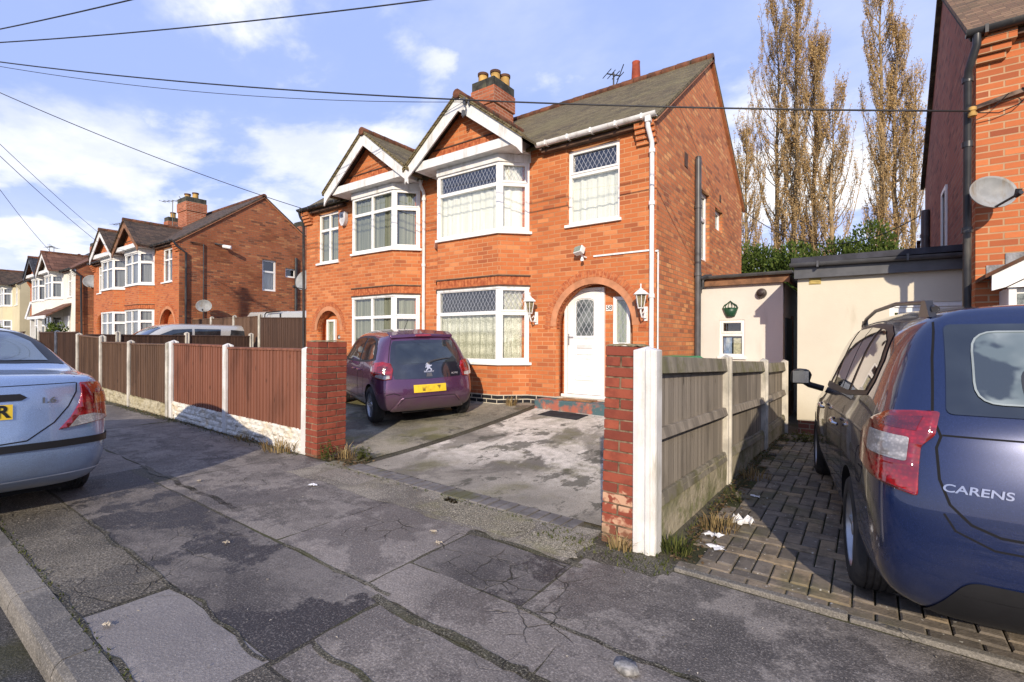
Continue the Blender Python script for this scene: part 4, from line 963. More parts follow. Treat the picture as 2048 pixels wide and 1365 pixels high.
def dish(c, nrm, d, label, mat, lnb=True, wall=None, sq=.9):
    """satellite dish: centre c, facing nrm, diameter d, fixed to the point wall"""
    c, nrm = Vector(c), Vector(nrm).normalized(); T_ = thing('satellite_dish', label, 'satellite dish', tuple(c), group='satellite dishes fixed to the houses')
    q = nrm.to_track_quat('Z', 'Y').to_matrix().to_4x4(); M = Matrix.Translation(c) @ q
    m = MB(); m.T = M @ Matrix.Diagonal((1, sq, 1, 1)); r = d / 2
    m.lathe([(.002, -.03), (r * .5, -.012), (r * .9, .025), (r, .045), (r, .052), (r * .985, .056), (r * .9, .035), (r * .5, -.002), (.001, -.02)], (0, 0, 0), 36); m.build('dish', mat, T_, smooth='all')
    a = MB(); dn = M.to_3x3() @ Vector((0, -1, 0))
    if dn.z > 0: dn = -dn
    tip = c + nrm * .36 + dn * (.30 * d / .6); ft = c + dn * r * .80 + nrm * .03
    a.tube([ft, tip], .012, 8); a.tube([tip - nrm * .05, tip + nrm * .02], .022, 8)
    a.tube([tip - nrm * .03 + Vector((0, 0, -.01)), tip - nrm * .01 + Vector((0, 0, .05))], .026, 8)
    a.build('lnb_arm', M_GUT_B, T_, smooth=True)
    b = MB(); wl = Vector(wall) if wall else c - nrm * .25
    b.tube([c - nrm * .03, c - nrm * .10, wl], .016, 8); b.build('wall_bracket', M_GUT_G, T_, smooth=True)
M_DISH = paint('dish_grey', (.27, .28, .28), .55, .12, grime=(.20, .17, .13))
# ---------------- lean-to and garage extension on the right ----------------
LT = thing('lean_to_extension', 'white rendered single-storey lean-to set back at the side of the house', 'extension', (-1.9, 9.64, .1))
plate('front_wall', M_WREND, LT, rect(-2.64, -1.212, -.2, 2.54), [rect(-2.25, -1.82, 1.23, 1.90)], XZ(9.64 + .1), .2)
b = MB(); b.box(-1.40, -1.212, 9.84, 12.6, -.2, 2.54); b.build('side_wall', M_WREND, LT)
b = MB(); b.add([(-2.7, 9.46, 2.66), (-1.07, 9.46, 2.66), (-1.07, 12.8, 3.0), (-2.7, 12.8, 3.0), (-2.7, 9.46, 2.71), (-1.07, 9.46, 2.71), (-1.07, 12.8, 3.05), (-2.7, 12.8, 3.05)], [(0, 3, 2, 1), (4, 5, 6, 7), (0, 1, 5, 4), (1, 2, 6, 5), (2, 3, 7, 6), (3, 0, 4, 7)])
b.build('felt_roof', paint('roof_felt', (.07, .07, .06), .9, .2, bumpy=.6), LT)
b = MB(); b.box(-2.64, -1.10, 9.545, 9.575, 2.53, 2.665); b.box(-1.135, -1.105, 9.575, 12.6, 2.53, 2.665); b.build('fascia', M_TIMBER_DK, LT)
b = MB(); half_pipe(b, (-2.60, 9.49, 2.71), (-1.05, 9.49, 2.71), .055); half_pipe(b, (-1.05, 9.49, 2.71), (-1.05, 12.4, 2.80), .05); b.build('gutter', M_GUT_G, LT, smooth=True)
b = MB(); b.tube([(-2.53, 9.43, 2.66), (-2.45, 9.47, 2.70), (-2.35, 9.49, 2.70)], .045, 8); b.tube([(-2.50, 9.45, 2.66), (-2.50, 9.45, 2.52), (-2.56, 9.44, 2.44)], .03, 8); b.build('gutter_outlet', M_GUT_B, LT, smooth=True)
window(LT, (-2.25, 9.66), (-1.82, 9.66), 1.23, 1.90, trans=[1.63], cur=None, fw=.05, back=.12, inner=[(.03, .40, 1.66, 1.88)], sillw=.06)
b = MB(); b.quad((-2.19, 9.72, 1.27), (-2.05, 9.72, 1.27), (-2.05, 9.72, 1.58), (-2.19, 9.72, 1.58)); tag(b.build('poster', paint('blue_white_poster', (.22, .33, .55), .5, .2, grime=(.65, .68, .70), sc=14), fix=False), 'blue and white poster inside the lean-to window', 'poster')
b = MB(); b.quad((-2.02, 9.72, 1.28), (-1.88, 9.72, 1.28), (-1.885, 9.72, 1.57), (-2.02, 9.72, 1.57)); tag(b.build('poster', paint('pale_poster', (.58, .56, .42), .6, .15, sc=30), fix=False), 'pale patterned paper inside the lean-to window', 'poster')
b = MB(); b.lathe([(.075, 9.60), (.078, 9.58), (.07, 9.54), (.05, 9.52), (.02, 9.515)], (-1.545, 0, 2.36), 18, 'y'); 
b = MB(); b.T = Matrix.Translation((-1.545, 9.64, 2.36)) @ Matrix.Rotation(pi / 2, 4, 'X'); b.lathe([(.085, 0), (.088, .03), (.075, .07), (.07, .09), (.045, .095), (.04, .12), (.02, .125)], (0, 0, 0), 18)
b.build('vent_cowl', paint('brown_cowl', (.035, .022, .018), .35), LT, smooth=True)
b = MB(); b.box(-1.214, -1.19, 9.9, 10.7, .3, 1.93); b.build('side_door', paint('blue_grey_door', (.05, .065, .08), .6), LT)
b = MB(); b.box(-1.30, -1.18, 9.6, 10.9, -.2, .60); b.box(-1.24, -1.185, 10.75, 10.9, .3, 2.0); b.build('brown_boarding', M_TIMBER_DK, LT)
PT = thing('wall_planter', 'green basket wall planter hanging above the lean-to window', 'planter', (-2.06, 9.63, 2.0))
m_g = paint('green_planter_plastic', (.018, .075, .04), .4, .15)
b = MB(); n = 14; vs = []
for (r, zz) in ((.075, 1.96), (.105, 2.03), (.13, 2.11)):
    for k in range(n + 1):
        a = pi * k / n; vs.append((-2.06 + r * cos(a), 9.638 - r * .85 * sin(a), zz))
m1 = n + 1
b.add(vs, [(k, k + 1, m1 + k + 1, m1 + k) for k in range(n)] + [(m1 + k, m1 + k + 1, 2 * m1 + k + 1, 2 * m1 + k) for k in range(n)] + [tuple(range(m1))])
po = b.build('planter_bowl', m_g, PT, smooth='all'); sd = po.modifiers.new('s', 'SOLIDIFY'); sd.thickness = .006
b = MB(); pts = [(-.13, .11), (-.10, .17), (-.05, .20), (0, .245), (.05, .20), (.10, .17), (.13, .11)]
b.tube([(-2.06 + p, 9.62, 2.0 + q) for p, q in pts], .011, 6)
for k in (-.075, -.03, .03, .075): b.tube([(-2.06 + k * .35, 9.625, 2.225), (-2.06 + k * 1.1, 9.62, 2.16), (-2.06 + k * .9, 9.60, 2.10)], .006, 5)
b.tube([(-2.19, 9.62, 2.11), (-2.06, 9.515, 2.115), (-1.93, 9.62, 2.11)], .008, 6)
b.build('planter_trellis', m_g, PT, smooth=True)

GE = thing('garage_extension', 'cream rendered flat-roofed garage extension between the two houses', 'extension', (0, 8.4, .1))
plate('front_wall', M_CREAM, GE, rect(-.865, 1.05, .345, 2.47), [rect(.215, 1.04, .4, 2.03)], XZ(8.5), .2)
b = MB(); b.box(-.866, -.67, 8.6, 12.5, -.2, 2.46); b.build('side_wall', M_CREAM, GE)
b = MB(); b.box(-.85, 1.0, 8.412, 8.60, -.2, .345); b.build('brick_base', brick('brick_extension_base', (.22, .08, .05), (.15, .05, .035), (.3, .11, .07), (.35, .28, .2)), GE)
b = MB(); b.add([(-.93, 8.20, 2.64), (1.02, 8.20, 2.64), (1.02, 12.6, 2.95), (-.93, 12.6, 2.95), (-.93, 8.20, 2.72), (1.02, 8.20, 2.72), (1.02, 12.6, 3.03), (-.93, 12.6, 3.03)], [(0, 3, 2, 1), (4, 5, 6, 7), (0, 1, 5, 4), (1, 2, 6, 5), (2, 3, 7, 6), (3, 0, 4, 7)])
b.build('felt_roof', paint('dark_felt', (.035, .037, .05), .7, .2, bumpy=.4), GE)
b = MB(); b.box(-.90, 1.0, 8.30, 8.34, 2.43, 2.64); b.box(-.90, -.87, 8.34, 12.4, 2.43, 2.66); b.build('fascia', M_GUT_G, GE)
b = MB(); half_pipe(b, (-.95, 8.24, 2.645), (.93, 8.24, 2.62), .055)
for xx_ in (-.6, .4): b.box(xx_ - .012, xx_ + .012, 8.18, 8.30, 2.57, 2.655)
b.build('gutter', M_GUT_G, GE, smooth=True)
b = MB()
for i in range(4): b.box(-.70, -.585, 8.372 - .004 * (i % 2), 8.398, 2.36 + i * .021, 2.376 + i * .021)
b.box(-.715, -.57, 8.385, 8.399, 2.345, 2.455); b.build('air_vent', paint('yellowed_vent', (.56, .43, .14), .6), GE)
b = MB(); b.box(.215, 1.03, 8.41, 8.47, 1.97, 2.03); b.box(.215, .275, 8.41, 8.47, .35, 1.97); b.box(.31, .98, 8.44, 8.48, .4, 1.90); b.box(.275, 1.03, 8.43, 8.47, 1.90, 1.97); b.build('door', M_UPVC, GE, bevel=.006)
# ---------------- neighbour's house on the right ----------------
HN = thing('house', 'red brick house cut off by the right edge of the photograph, dark left flank', 'house', (3.4, 7.45, .2), group='semi-detached houses along the street')
Y = 7.45; zz_ = -.05
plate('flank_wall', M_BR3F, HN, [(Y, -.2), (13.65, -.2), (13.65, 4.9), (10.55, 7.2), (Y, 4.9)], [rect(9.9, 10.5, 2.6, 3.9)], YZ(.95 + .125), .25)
b = MB(); b.box(.95, 6.0, Y - .001, Y + .25, -.2, 4.88); b.build('front_wall', M_BR3, HN)
b = MB(); roof_slab(b, .88, 6.0, Y - .16, 4.885, 10.55, 7.27); roof_slab(b, .88, 6.0, 13.8, 4.885, 10.55, 7.27); b.build('roof', M_ROOF5, HN)
b = MB()
for (ya, yb_) in ((Y - .15, 10.55), (13.78, 10.55)):
    b.add([(.948, ya, 4.83), (.885, ya, 4.83), (.885, yb_, 7.205), (.948, yb_, 7.205), (.948, ya, 4.79), (.885, ya, 4.79), (.885, yb_, 7.165), (.948, yb_, 7.165)], [(0, 1, 2, 3), (4, 7, 6, 5), (0, 4, 5, 1), (1, 5, 6, 2), (2, 6, 7, 3), (3, 7, 4, 0)])
b.build('verge', M_CEM, HN)
b = MB(); half_pipe(b, (.84, Y - .20, 4.88), (6, Y - .20, 4.90), .062)
for xx_ in (1.0, 1.5, 2.1, 2.7): b.box(xx_ - .014, xx_ + .014, Y - .268, Y - .12, 4.80, 4.89)
b.build('gutter', M_GUT_B, HN, smooth=True)
b = MB(); b.box(1.0, 6, Y - .12, Y, 4.76, 4.82); b.build('eaves_soffit', M_SOFFIT, HN)
b = MB()
for i, dz_ in enumerate((0, .075, .15)): b.box(.94, 1.25 - .035 * i, Y - .15 + i * .045, Y + .02, 4.79 - dz_ - .068, 4.79 - dz_)
b.box(.94, 1.25, Y - .155, Y + .02, 4.785, 4.85); b.build('eaves_corbel', M_BR3, HN)
pipe(HN, [(.93, Y - .20, 4.86), (.93, Y - .20, 4.72), (.875, Y - .10, 4.50), (.875, Y - .06, 4.40), (.875, Y - .055, .2)], .038, M_GUT_B, collars=[(.875, Y - .055, 3.7), (.875, Y - .055, 2.75), (.875, Y - .055, 4.42)])
pipe(HN, [(.88, 12.6, 4.1), (.88, 12.6, 2.8)], .07, M_GUT_G, 'soil_pipe', collars=[(.88, 12.6, 3.6)])
b = MB(); b.box(.925, .95, 9.9, 9.98, 2.6, 3.9); b.box(.925, .95, 10.42, 10.5, 2.6, 3.9); b.box(.925, .95, 9.98, 10.42, 3.84, 3.9); b.build('window', M_UPVC, HN)
b = MB(); b.box(.97, 1.0, 9.98, 10.42, 2.6, 3.84); b.build('glass_pane', M_BLACK, HN)
b = MB(); b.box(.80, .86, 13.4, 13.46, 2.5, 3.6); b.box(.80, 1.0, 13.3, 13.5, 3.6, 3.63); b.box(.68, .73, 13.4, 13.46, 2.5, 3.5); b.build('rear_pipes', M_SOFFIT, HN)
# its porch canopy with white bargeboards
PX0 = 1.005; PY = 6.92
fnp = lambda u, v, w__: (u, w__, v)
b = MB(); b.prism([(PX0, 2.19), (PX0, 2.03), (PX0 + .10, 2.06), (2.35, 2.80), (2.35, 2.97)], fnp, PY, PY + .03); b.prism([(2.35, 2.97), (2.35, 2.80), (3.6, 2.06), (3.7, 2.03), (3.7, 2.19)], fnp, PY, PY + .03)
b.build('porch_bargeboard', M_UPVC, HN, bevel=.004)
b = MB(); b.prism([(PX0 + .12, 2.06), (3.55, 2.06), (2.35, 2.80)], fnp, PY + .04, PY + .07); b.build('porch_gable_panel', M_UPVC, HN)
b = MB(); b.add([(PX0 - .05, PY - .03, 2.20), (2.35, PY - .03, 3.01), (2.35, Y, 3.01), (PX0 - .05, Y, 2.20), (PX0 - .05, PY - .03, 2.16), (2.35, PY - .03, 2.97), (2.35, Y, 2.97), (PX0 - .05, Y, 2.16)], [(0, 3, 2, 1), (4, 5, 6, 7), (0, 1, 5, 4), (1, 2, 6, 5), (2, 3, 7, 6), (3, 0, 4, 7)]); b.build('porch_roof', M_RIDGE, HN)
b = MB(); n = 9
for i in range(n):
    x_ = PX0 + .05 + i * .15; zb_ = 2.20 + (x_ - PX0) * .60
    b.box(x_ - .02, x_ + .15, Y - .012, Y - .002, zb_ - .03, zb_ + .12 + (i % 2) * .03)
b.build('lead_flashing', paint('lead_sheet', (.26, .27, .29), .5, .3, grime=(.42, .42, .42), bumpy=1.0), HN, bevel=.01)
b = MB()
for (xa, xb) in ((1.14, 1.20), (1.34, 1.62), (1.67, 1.75), (2.30, 2.40)): b.box(xa, xb, PY + .08, PY + .14, .2, 2.06)
b.box(1.75, 2.30, PY + .08, PY + .14, 1.95, 2.06); b.box(1.14, 1.30, PY + .14, Y, .2, 2.06); b.box(1.2, 2.4, PY + .08, PY + .14, .2, .55); b.build('porch_frame', M_UPVC, HN, bevel=.006)
b = MB(); b.box(1.75, 2.30, PY + .11, PY + .13, .55, 1.95); b.box(1.20, 1.34, PY + .12, PY + .13, .55, 2.0); b.build('porch_glass', paint('obscured_glass', (.16, .18, .17), .12, .3, spec=.7, sc=40), HN)
dish((1.02, 7.13, 3.06), (.42, -1, .30), .42, 'grey satellite dish on the brick house at the right edge', M_DISH, wall=(1.15, 7.44, 3.0), sq=.88)
b = MB(); b.T = Matrix.Translation((1.1, 7.40, 4.13)) @ Matrix.Rotation(R(-13), 4, 'Y'); b.box(-.17, .27, -.02, .02, -.022, .022)
br = b.build('wire_bracket', paint('rusty_bracket', (.16, .11, .08), .9, .4), HN)
b = MB(); b.lathe([(.022, 3.96), (.038, 3.965), (.038, 4.0), (.028, 4.005), (.028, 4.02), (.036, 4.025), (.036, 4.06), (.02, 4.07)], (.90, 7.28, 0), 12); b.build('wire_insulator', M_POT, HN, smooth=True)
b = MB(); b.tube([(1.30, 7.37, 4.20), (1.36, 7.36, 4.12), (1.27, 7.37, 4.03), (1.12, 7.37, 3.98), (.95, 7.3, 4.0)], .006, 5); b.tube([(1.2, 7.37, 4.17), (1.08, 7.36, 4.05), (.95, 7.3, 4.01)], .005, 5); b.build('cable', M_BLACK, HN)
# ---------------- the rest of the street ----------------
fr_ = dict(lowdetail=True, gut=M_GUT_B)
HG = 'semi-detached houses along the street'
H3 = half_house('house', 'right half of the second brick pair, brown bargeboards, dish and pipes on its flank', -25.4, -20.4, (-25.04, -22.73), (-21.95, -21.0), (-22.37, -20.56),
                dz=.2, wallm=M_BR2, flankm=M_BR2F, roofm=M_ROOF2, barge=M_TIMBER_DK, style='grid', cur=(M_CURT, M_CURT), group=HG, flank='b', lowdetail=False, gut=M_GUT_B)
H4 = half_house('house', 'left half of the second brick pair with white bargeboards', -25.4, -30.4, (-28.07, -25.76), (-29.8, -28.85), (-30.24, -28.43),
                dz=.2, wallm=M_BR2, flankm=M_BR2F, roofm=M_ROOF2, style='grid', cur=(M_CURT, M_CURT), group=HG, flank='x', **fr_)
chimney(H3, -25.3, 9.7, 6.0, 7.95, .95, .80, [(-.22, -.1, .28), (.24, .05, .28)])
chimney(H4, -30.0, 10.6, 7.0, 7.95, .5, .6, [(0, 0, .30)])
chimney(H3, -21.0, 12.6, 5.3, 6.85, .5, .5, [])
pipe(H3, [(-20.37, 7.20, 5.08), (-20.33, 7.3, 4.9), (-20.33, 7.6, 4.7), (-20.33, 7.6, .4)], .036, M_GUT_B)
pipe(H3, [(-20.35, 7.75, 5.12), (-20.35, 8.2, 5.12), (-20.35, 8.2, .5)], .022, M_GUT_B, 'cable_run')
pipe(H3, [(-20.34, 11.9, 5.1), (-20.34, 11.9, .4)], .06, M_GUT_B, 'soil_pipe', collars=[(-20.34, 11.9, 3.0)])
pipe(H3, [(-20.36, 8.35, .6), (-20.36, 8.4, 2.1), (-20.36, 8.55, 2.28), (-20.36, 9.6, 2.22), (-20.36, 11.6, 2.10), (-20.36, 11.9, 2.0)], .02, M_GUT_B, 'cable_run')
dish((-20.0, 8.08, 2.75), (1, -.55, .25), .52, 'grey satellite dish with a long shadow, on the flank of the second brick pair', M_DISH, wall=(-20.4, 8.3, 2.7))
dish((-12.42, 7.55, 3.12), (.25, -1, .25), .62, 'grey satellite dish at the left corner of the blind-windowed house', M_DISH, wall=(-12.15, 7.75, 3.1))
T_ = thing('security_camera', 'small white camera on a black bracket high on the flank of the second brick pair', 'camera', (-20.2, 9.0, 5.1))
b = MB(); b.tube([(-20.38, 8.6, 5.2), (-20.2, 8.9, 5.16)], .03, 6); b.build('bracket', M_GUT_B, T_); b = MB(); b.tube([(-20.25, 8.85, 5.12), (-20.05, 9.05, 5.08)], .07, 10); b.build('camera_body', M_UPVC, T_, smooth=True)
H5 = half_house('house', 'white-painted half of the third pair, with a tiled porch canopy and brick flank', -38.5, -33.5, (-38.14, -35.83), (-35.0, -34.1), None,
                dz=.28, wallm=M_WREND2, flankm=M_BR2F, roofm=M_ROOF3, style='grid', cur=(M_CURT, M_CURT), group=HG, flank='b', gable_brick=M_WREND2, **fr_)
H6 = half_house('house', 'left half of the third pair with dark gable and white bay', -38.5, -43.5, (-41.17, -38.86), (-43.0, -42.1), None,
                dz=.28, wallm=M_BR2, wall2=M_WREND2, flankm=M_BR2F, roofm=M_ROOF4, barge=M_GUT_B, style='grid', cur=(M_CURT, M_CURT), group=HG, flank='x', **fr_)
chimney(H5, -38.45, 9.7, 6.0, 7.4, .9, .8, [(-.25, 0, .3), (.25, 0, .3)])
H7 = half_house('house', 'cream pebbledashed half of the fourth pair with ribbed brown roof', -51.6, -46.6, (-51.24, -48.93), (-48.1, -47.2), None,
                dz=.36, wallm=M_PEBB, flankm=M_PEBB, roofm=M_ROOF2, barge=M_SOFFIT, style='grid', cur=(M_CURT, M_CURT), group=HG, flank='b', gable_brick=M_GUT_B, **fr_)
H8 = half_house('house', 'furthest house of the fourth pair, at the left edge of the photograph', -51.6, -56.6, (-54.27, -51.96), (-56.0, -55.1), None,
                dz=.36, wallm=M_PEBB, flankm=M_PEBB, roofm=M_ROOF2, barge=M_SOFFIT, style='grid', cur=(M_CURT, M_CURT), group=HG, flank='x', **fr_)
chimney(H7, -51.5, 9.7, 6.0, 7.9, 1.0, .8, [(-.3, 0, .35), (0, .1, .3), (.3, 0, .35)], mat=M_CEM, potm=M_CEM)
# porch canopy of the white house
b = MB(); z_ = 3.25
b.add([(-37.9, 6.35, 2.72), (-34.0, 6.35, 2.72), (-34.2, 7.42, 3.45), (-37.3, 7.42, 3.45)], [(0, 1, 2, 3)]); cn = b.build('canopy_roof', M_ROOF3, H5); sm = cn.modifiers.new('s', 'SOLIDIFY'); sm.thickness = .08
b = MB(); b.box(-37.9, -34.0, 6.30, 6.35, 2.58, 2.72); b.prism([(-38.3, 2.66), (-37.0, 3.55), (-36.9, 3.4), (-38.0, 2.6)], lambda u, v, w__: (u, w__, v), 6.28, 6.34)
for xx_ in (-37.6, -35.95): b.box(xx_ - .08, xx_ + .08, 6.4, 6.56, .5, 2.6)
b.build('canopy_frame', M_UPVC, H5)
b = MB(); b.box(-35.2, -34.4, 7.30, 7.38, .75, 2.75); b.build('front_door', M_UPVC, H5, bevel=.01)
b = MB(); b.box(-33.5, -31.4, 8.6, 8.8, 0, 2.9); b.build('side_wall', M_WREND2, H5); b = MB(); b.box(-32.6, -32.0, 8.54, 8.6, .8, 2.5); b.build('side_door', M_UPVC, H5, bevel=.02)
dish((-33.2, 8.0, 4.55), (1, -.6, .2), .75, 'grey satellite dish on the brick flank of the white-painted house', M_DISH, wall=(-33.5, 8.1, 4.4))
pipe(H5, [(-33.42, 7.25, 5.1), (-33.40, 7.6, 4.8), (-33.40, 7.65, .5)], .045, M_GUT_B)
aerial(-29.5, 10.4, 7.5, 1.3, 'tv aerial above the second brick pair, beside a yellow chimney pot', .5, 6, 1.2)
aerial(-38.0, 10.5, 7.6, 1.2, 'tv aerial above the red roof of the white-painted house', .2, 6, 1.4)
aerial(-55.0, 10.5, 7.6, 1.6, 'left tv aerial of the two above the pebbledashed pair', .1, 6, 1.2)
aerial(-53.6, 10.5, 7.6, 1.4, 'right tv aerial of the two above the pebbledashed pair', -.6, 6, 1.2)

# ---------------- brick gate pillars ----------------
def pillar(x0, x1, y0, y1, z0, z1, lean, label, worn=False):
    P_ = thing('gate_pillar', label, 'pillar', ((x0 + x1) / 2, (y0 + y1) / 2, z0), group='brick pillars at the drive entrance')
    b = MB(); n = round((z1 - z0 + .1) / .0755); r = random.Random(int(x0 * 100)); brk = MB()
    mb = MB(); mb.box(x0 + .008, x1 - .008, y0 + .008, y1 - .008, z0 - .15, z1 - .01)
    for k in range(n):
        za = z1 - (k + 1) * .0755; zb_ = za + .064
        def bx(a, b_, c, d): brk.box(a + r.uniform(0, .003), b_ - r.uniform(0, .003), c + r.uniform(-.002, .002), d + r.uniform(-.002, .002), za + r.uniform(-.001, .001), zb_)
        w_, dpt = x1 - x0, y1 - y0
        if k % 2: bx(x0, x0 + w_ / 2 - .006, y0, y0 + dpt * .66 - .006); bx(x0 + w_ / 2 + .006, x1, y0, y0 + dpt * .66 - .006); bx(x0, x1, y0 + dpt * .66 + .006, y1)
        else: bx(x0, x1, y0, y0 + dpt * .33 - .006); bx(x0, x0 + w_ / 2 - .006, y0 + dpt * .33 + .006, y1); bx(x0 + w_ / 2 + .006, x1, y0 + dpt * .33 + .006, y1)
    m, s = material('gate_pillar_brick'); p = s.pos(); at = s.n('ShaderNodeNewGeometry', 8)
    c = s.mix(at, (.18, .042, .026), (.315, .078, .042))
    c = s.mix(s.math('MULTIPLY', s.smooth(s.noise(p, 12, 5), .4, .7), .5), c, (.13, .03, .02))
    zc = s.sep(p)[2]
    if worn:
        lim = s.math('ADD', .42, 0.0)
        a_ = s.smooth(s.math('ABSOLUTE', s.math('SUBTRACT', s.math('ADD', zc, s.math('MULTIPLY', s.noise(p, 9, 4), .25)), .49)), .065, .035)
        b2 = s.smooth(s.math('ADD', zc, s.math('MULTIPLY', s.noise(p, 9, 4), .25)), .34, .30)
        f_ = s.math('MULTIPLY', s.math('MAXIMUM', a_, b2), s.smooth(s.noise(s.vm('ADD', p, (3, 3, 3)), 11, 4), .42, .5))
        c = s.mix(f_, c, (.50, .30, .19))
    g = s.smooth(s.math('ADD', zc, s.math('MULTIPLY', s.noise(p, 8, 4), .3)), .34, .22)
    c = s.mix(s.math('MULTIPLY', g, .6), c, (.10, .09, .05))
    mt_ = finish(m, s, c, .8, s.bump(s.noise(p, 55, 4), .6, .005), .3)
    brk.build('pillar_bricks', mt_, P_, bevel=.004)
    mb.build('pillar_mortar', paint('pillar_mortar', (.17, .12, .075), .95, .3, grime=(.30, .23, .15), bumpy=.8, sc=20), P_)
    cp = MB(); cp.T = Matrix.Identity(4)
    nx = 8; vs = []; 
    for j in range(nx + 1):
        for i in range(nx + 1):
            u, v = i / nx, j / nx; e = min(u, 1 - u, v, 1 - v); vs.append((x0 - .003 + (x1 - x0 + .006) * u, y0 - .003 + (y1 - y0 + .006) * v, z1 - .006 + (.012 if e > 0 else 0) + mnoise.noise((u * 4, v * 4, x0)) * .010))
    cp.add(vs, [(j * (nx + 1) + i, j * (nx + 1) + i + 1, (j + 1) * (nx + 1) + i + 1, (j + 1) * (nx + 1) + i) for j in range(nx) for i in range(nx)])
    cp.build('pillar_capping', paint('mossy_capping', (.30, .24, .12), .95, .3, grime=(.10, .11, .04), bumpy=1.0, sc=20), P_, smooth='all', fix=False)
    P_.rotation_euler = (0, lean, 0); return P_
pillar(-5.535, -5.29, 3.36, 3.76, .07, 1.49, R(1.0), 'red brick gate pillar at the end of the timber fence, beside the purple car')
pillar(-1.575, -1.335, 3.28, 3.52, .03, 1.475, R(1.2), 'red brick gate pillar with flaking face beside the white concrete post', True)

# ---------------- fences ----------------
def post(par, x, y, z0, z1, mat, sx=.10, sy=.12, groove=True, lean=0.0):
    b = MB(); h = .035
    if groove:
        prof = [(-sx / 2, -sy / 2), (sx / 2, -sy / 2), (sx / 2, -.02), (sx / 2 - .022, -.018), (sx / 2 - .022, .018), (sx / 2, .02), (sx / 2, sy / 2), (-sx / 2, sy / 2), (-sx / 2, .02), (-sx / 2 + .022, .018), (-sx / 2 + .022, -.018), (-sx / 2, -.02)]
    else: prof = [(-sx / 2, -sy / 2), (sx / 2, -sy / 2), (sx / 2, sy / 2), (-sx / 2, sy / 2)]
    n = len(prof)
    vs = [(x + a, y + b_, z0 - .2) for a, b_ in prof] + [(x + a + lean, y + b_, z1 - h) for a, b_ in prof] + [(x + lean, y, z1)]
    b.add(vs, [tuple(range(n))[::-1]] + [(i, (i + 1) % n, n + (i + 1) % n, n + i) for i in range(n)] + [(n + i, n + (i + 1) % n, 2 * n) for i in range(n)])
    return b.build('concrete_post', mat, par, bevel=.004)
def panel(par, p0, p1, za0, za1, zt0, zt1, mat, side=1, bw=.085, cap=True, rails=None, railmat=None, seed=0):
    """feather-edge boards between plan points p0, p1; side +1 puts the boards on the left of p0->p1"""
    dx, dy = p1[0] - p0[0], p1[1] - p0[1]; Ln = sqrt(dx * dx + dy * dy); dx /= Ln; dy /= Ln
    b = MB(); b.T = Matrix(((dx, -dy * side, 0, p0[0]), (dy, dx * side, 0, p0[1]), (0, 0, 1, 0), (0, 0, 0, 1)))
    n = max(2, round(Ln / bw)); r = random.Random(seed)
    for i in range(n):
        u0, u1 = Ln * i / n, Ln * (i + 1) / n + .012; t0, t1 = i / n, (i + 1) / n
        a0 = za0 + (za1 - za0) * t0; a1 = za0 + (za1 - za0) * t1; b0_ = zt0 + (zt1 - zt0) * t0 - .03; b1_ = zt0 + (zt1 - zt0) * t1 - .03
        j = r.uniform(-.002, .002)
        b.add([(u0, .012 + j, a0), (u1, .026 + j, a1), (u1, .026 + j, b1_), (u0, .012 + j, b0_), (u0, .004, a0), (u1, .004, a1), (u1, .004, b1_), (u0, .004, b0_)],
              [(0, 1, 2, 3), (7, 6, 5, 4), (0, 4, 5, 1), (1, 5, 6, 2), (2, 6, 7, 3), (3, 7, 4, 0)])
    o = b.build('fence_panel', mat, par)
    if cap:
        c = MB(); c.T = b.T
        c.add([(0, -.02, zt0 - .035), (Ln, -.02, zt1 - .035), (Ln, .035, zt1 - .035), (0, .035, zt0 - .035), (0, -.02, zt0), (Ln, -.02, zt1), (Ln, .035, zt1 - .008), (0, .035, zt0 - .008)],
              [(0, 3, 2, 1), (4, 5, 6, 7), (0, 1, 5, 4), (1, 2, 6, 5), (2, 3, 7, 6), (3, 0, 4, 7)])
        c.build('capping_rail', railmat or mat, o, bevel=.003)
    return o
def gboard(par, p0, p1, z0, z1, h, mat, rough=True, seed=0):
    dx, dy = p1[0] - p0[0], p1[1] - p0[1]; Ln = sqrt(dx * dx + dy * dy); dx /= Ln; dy /= Ln
    b = MB(); T = Matrix(((dx, -dy, 0, p0[0]), (dy, dx, 0, p0[1]), (0, 0, 1, 0), (0, 0, 0, 1)))
    nu, nv = int(Ln / .022), max(4, int(h / .022)); vs = []
    for j in range(nv + 1):
        for i in range(nu + 1):
            u = Ln * i / nu; t = i / nu; zb_ = z0 + (z1 - z0) * t; v = -.06 + (h + .06) * j / nv; k = 0
            if rough:
                row = int(v / .075); cell = mnoise.cell((u / .17 + row * .43 + seed, row + 3.0, seed)); k = cell * .012 + mnoise.noise((u * 14, v * 26, seed)) * .014
                e = min(abs(v / .075 - round(v / .075)) * 6, abs((u / .17 + row * .43) - round(u / .17 + row * .43)) * 10, 1.0); k += .014 * e
            else: k = mnoise.noise((u * 5, v * 5, seed)) * .004
            vs.append(tuple(T @ Vector((u, -.022 - k, zb_ + v))))
    m = nu + 1
    b.add(vs, [(j * m + i, j * m + i + 1, (j + 1) * m + i + 1, (j + 1) * m + i) for j in range(nv) for i in range(nu)])
    b.T = T; b.add([(0, -.022, z0 + h), (Ln, -.022, z1 + h), (Ln, .03, z1 + h), (0, .03, z0 + h), (0, .03, z0 - .1), (Ln, .03, z1 - .1)], [(0, 1, 2, 3), (3, 2, 5, 4)])
    return b.build('gravel_board', mat, par, fix=False)
YF = 3.44
F1 = thing('timber_fence', 'red-brown boarded fence with white gravel boards, left of the brick pillar', 'fence', (-7.6, YF, .1), group='boarded fences along the pavement')
xs_ = [(-5.62, .085, 1.43), (-7.70, .105, 1.455), (-9.68, .14, 1.50)]
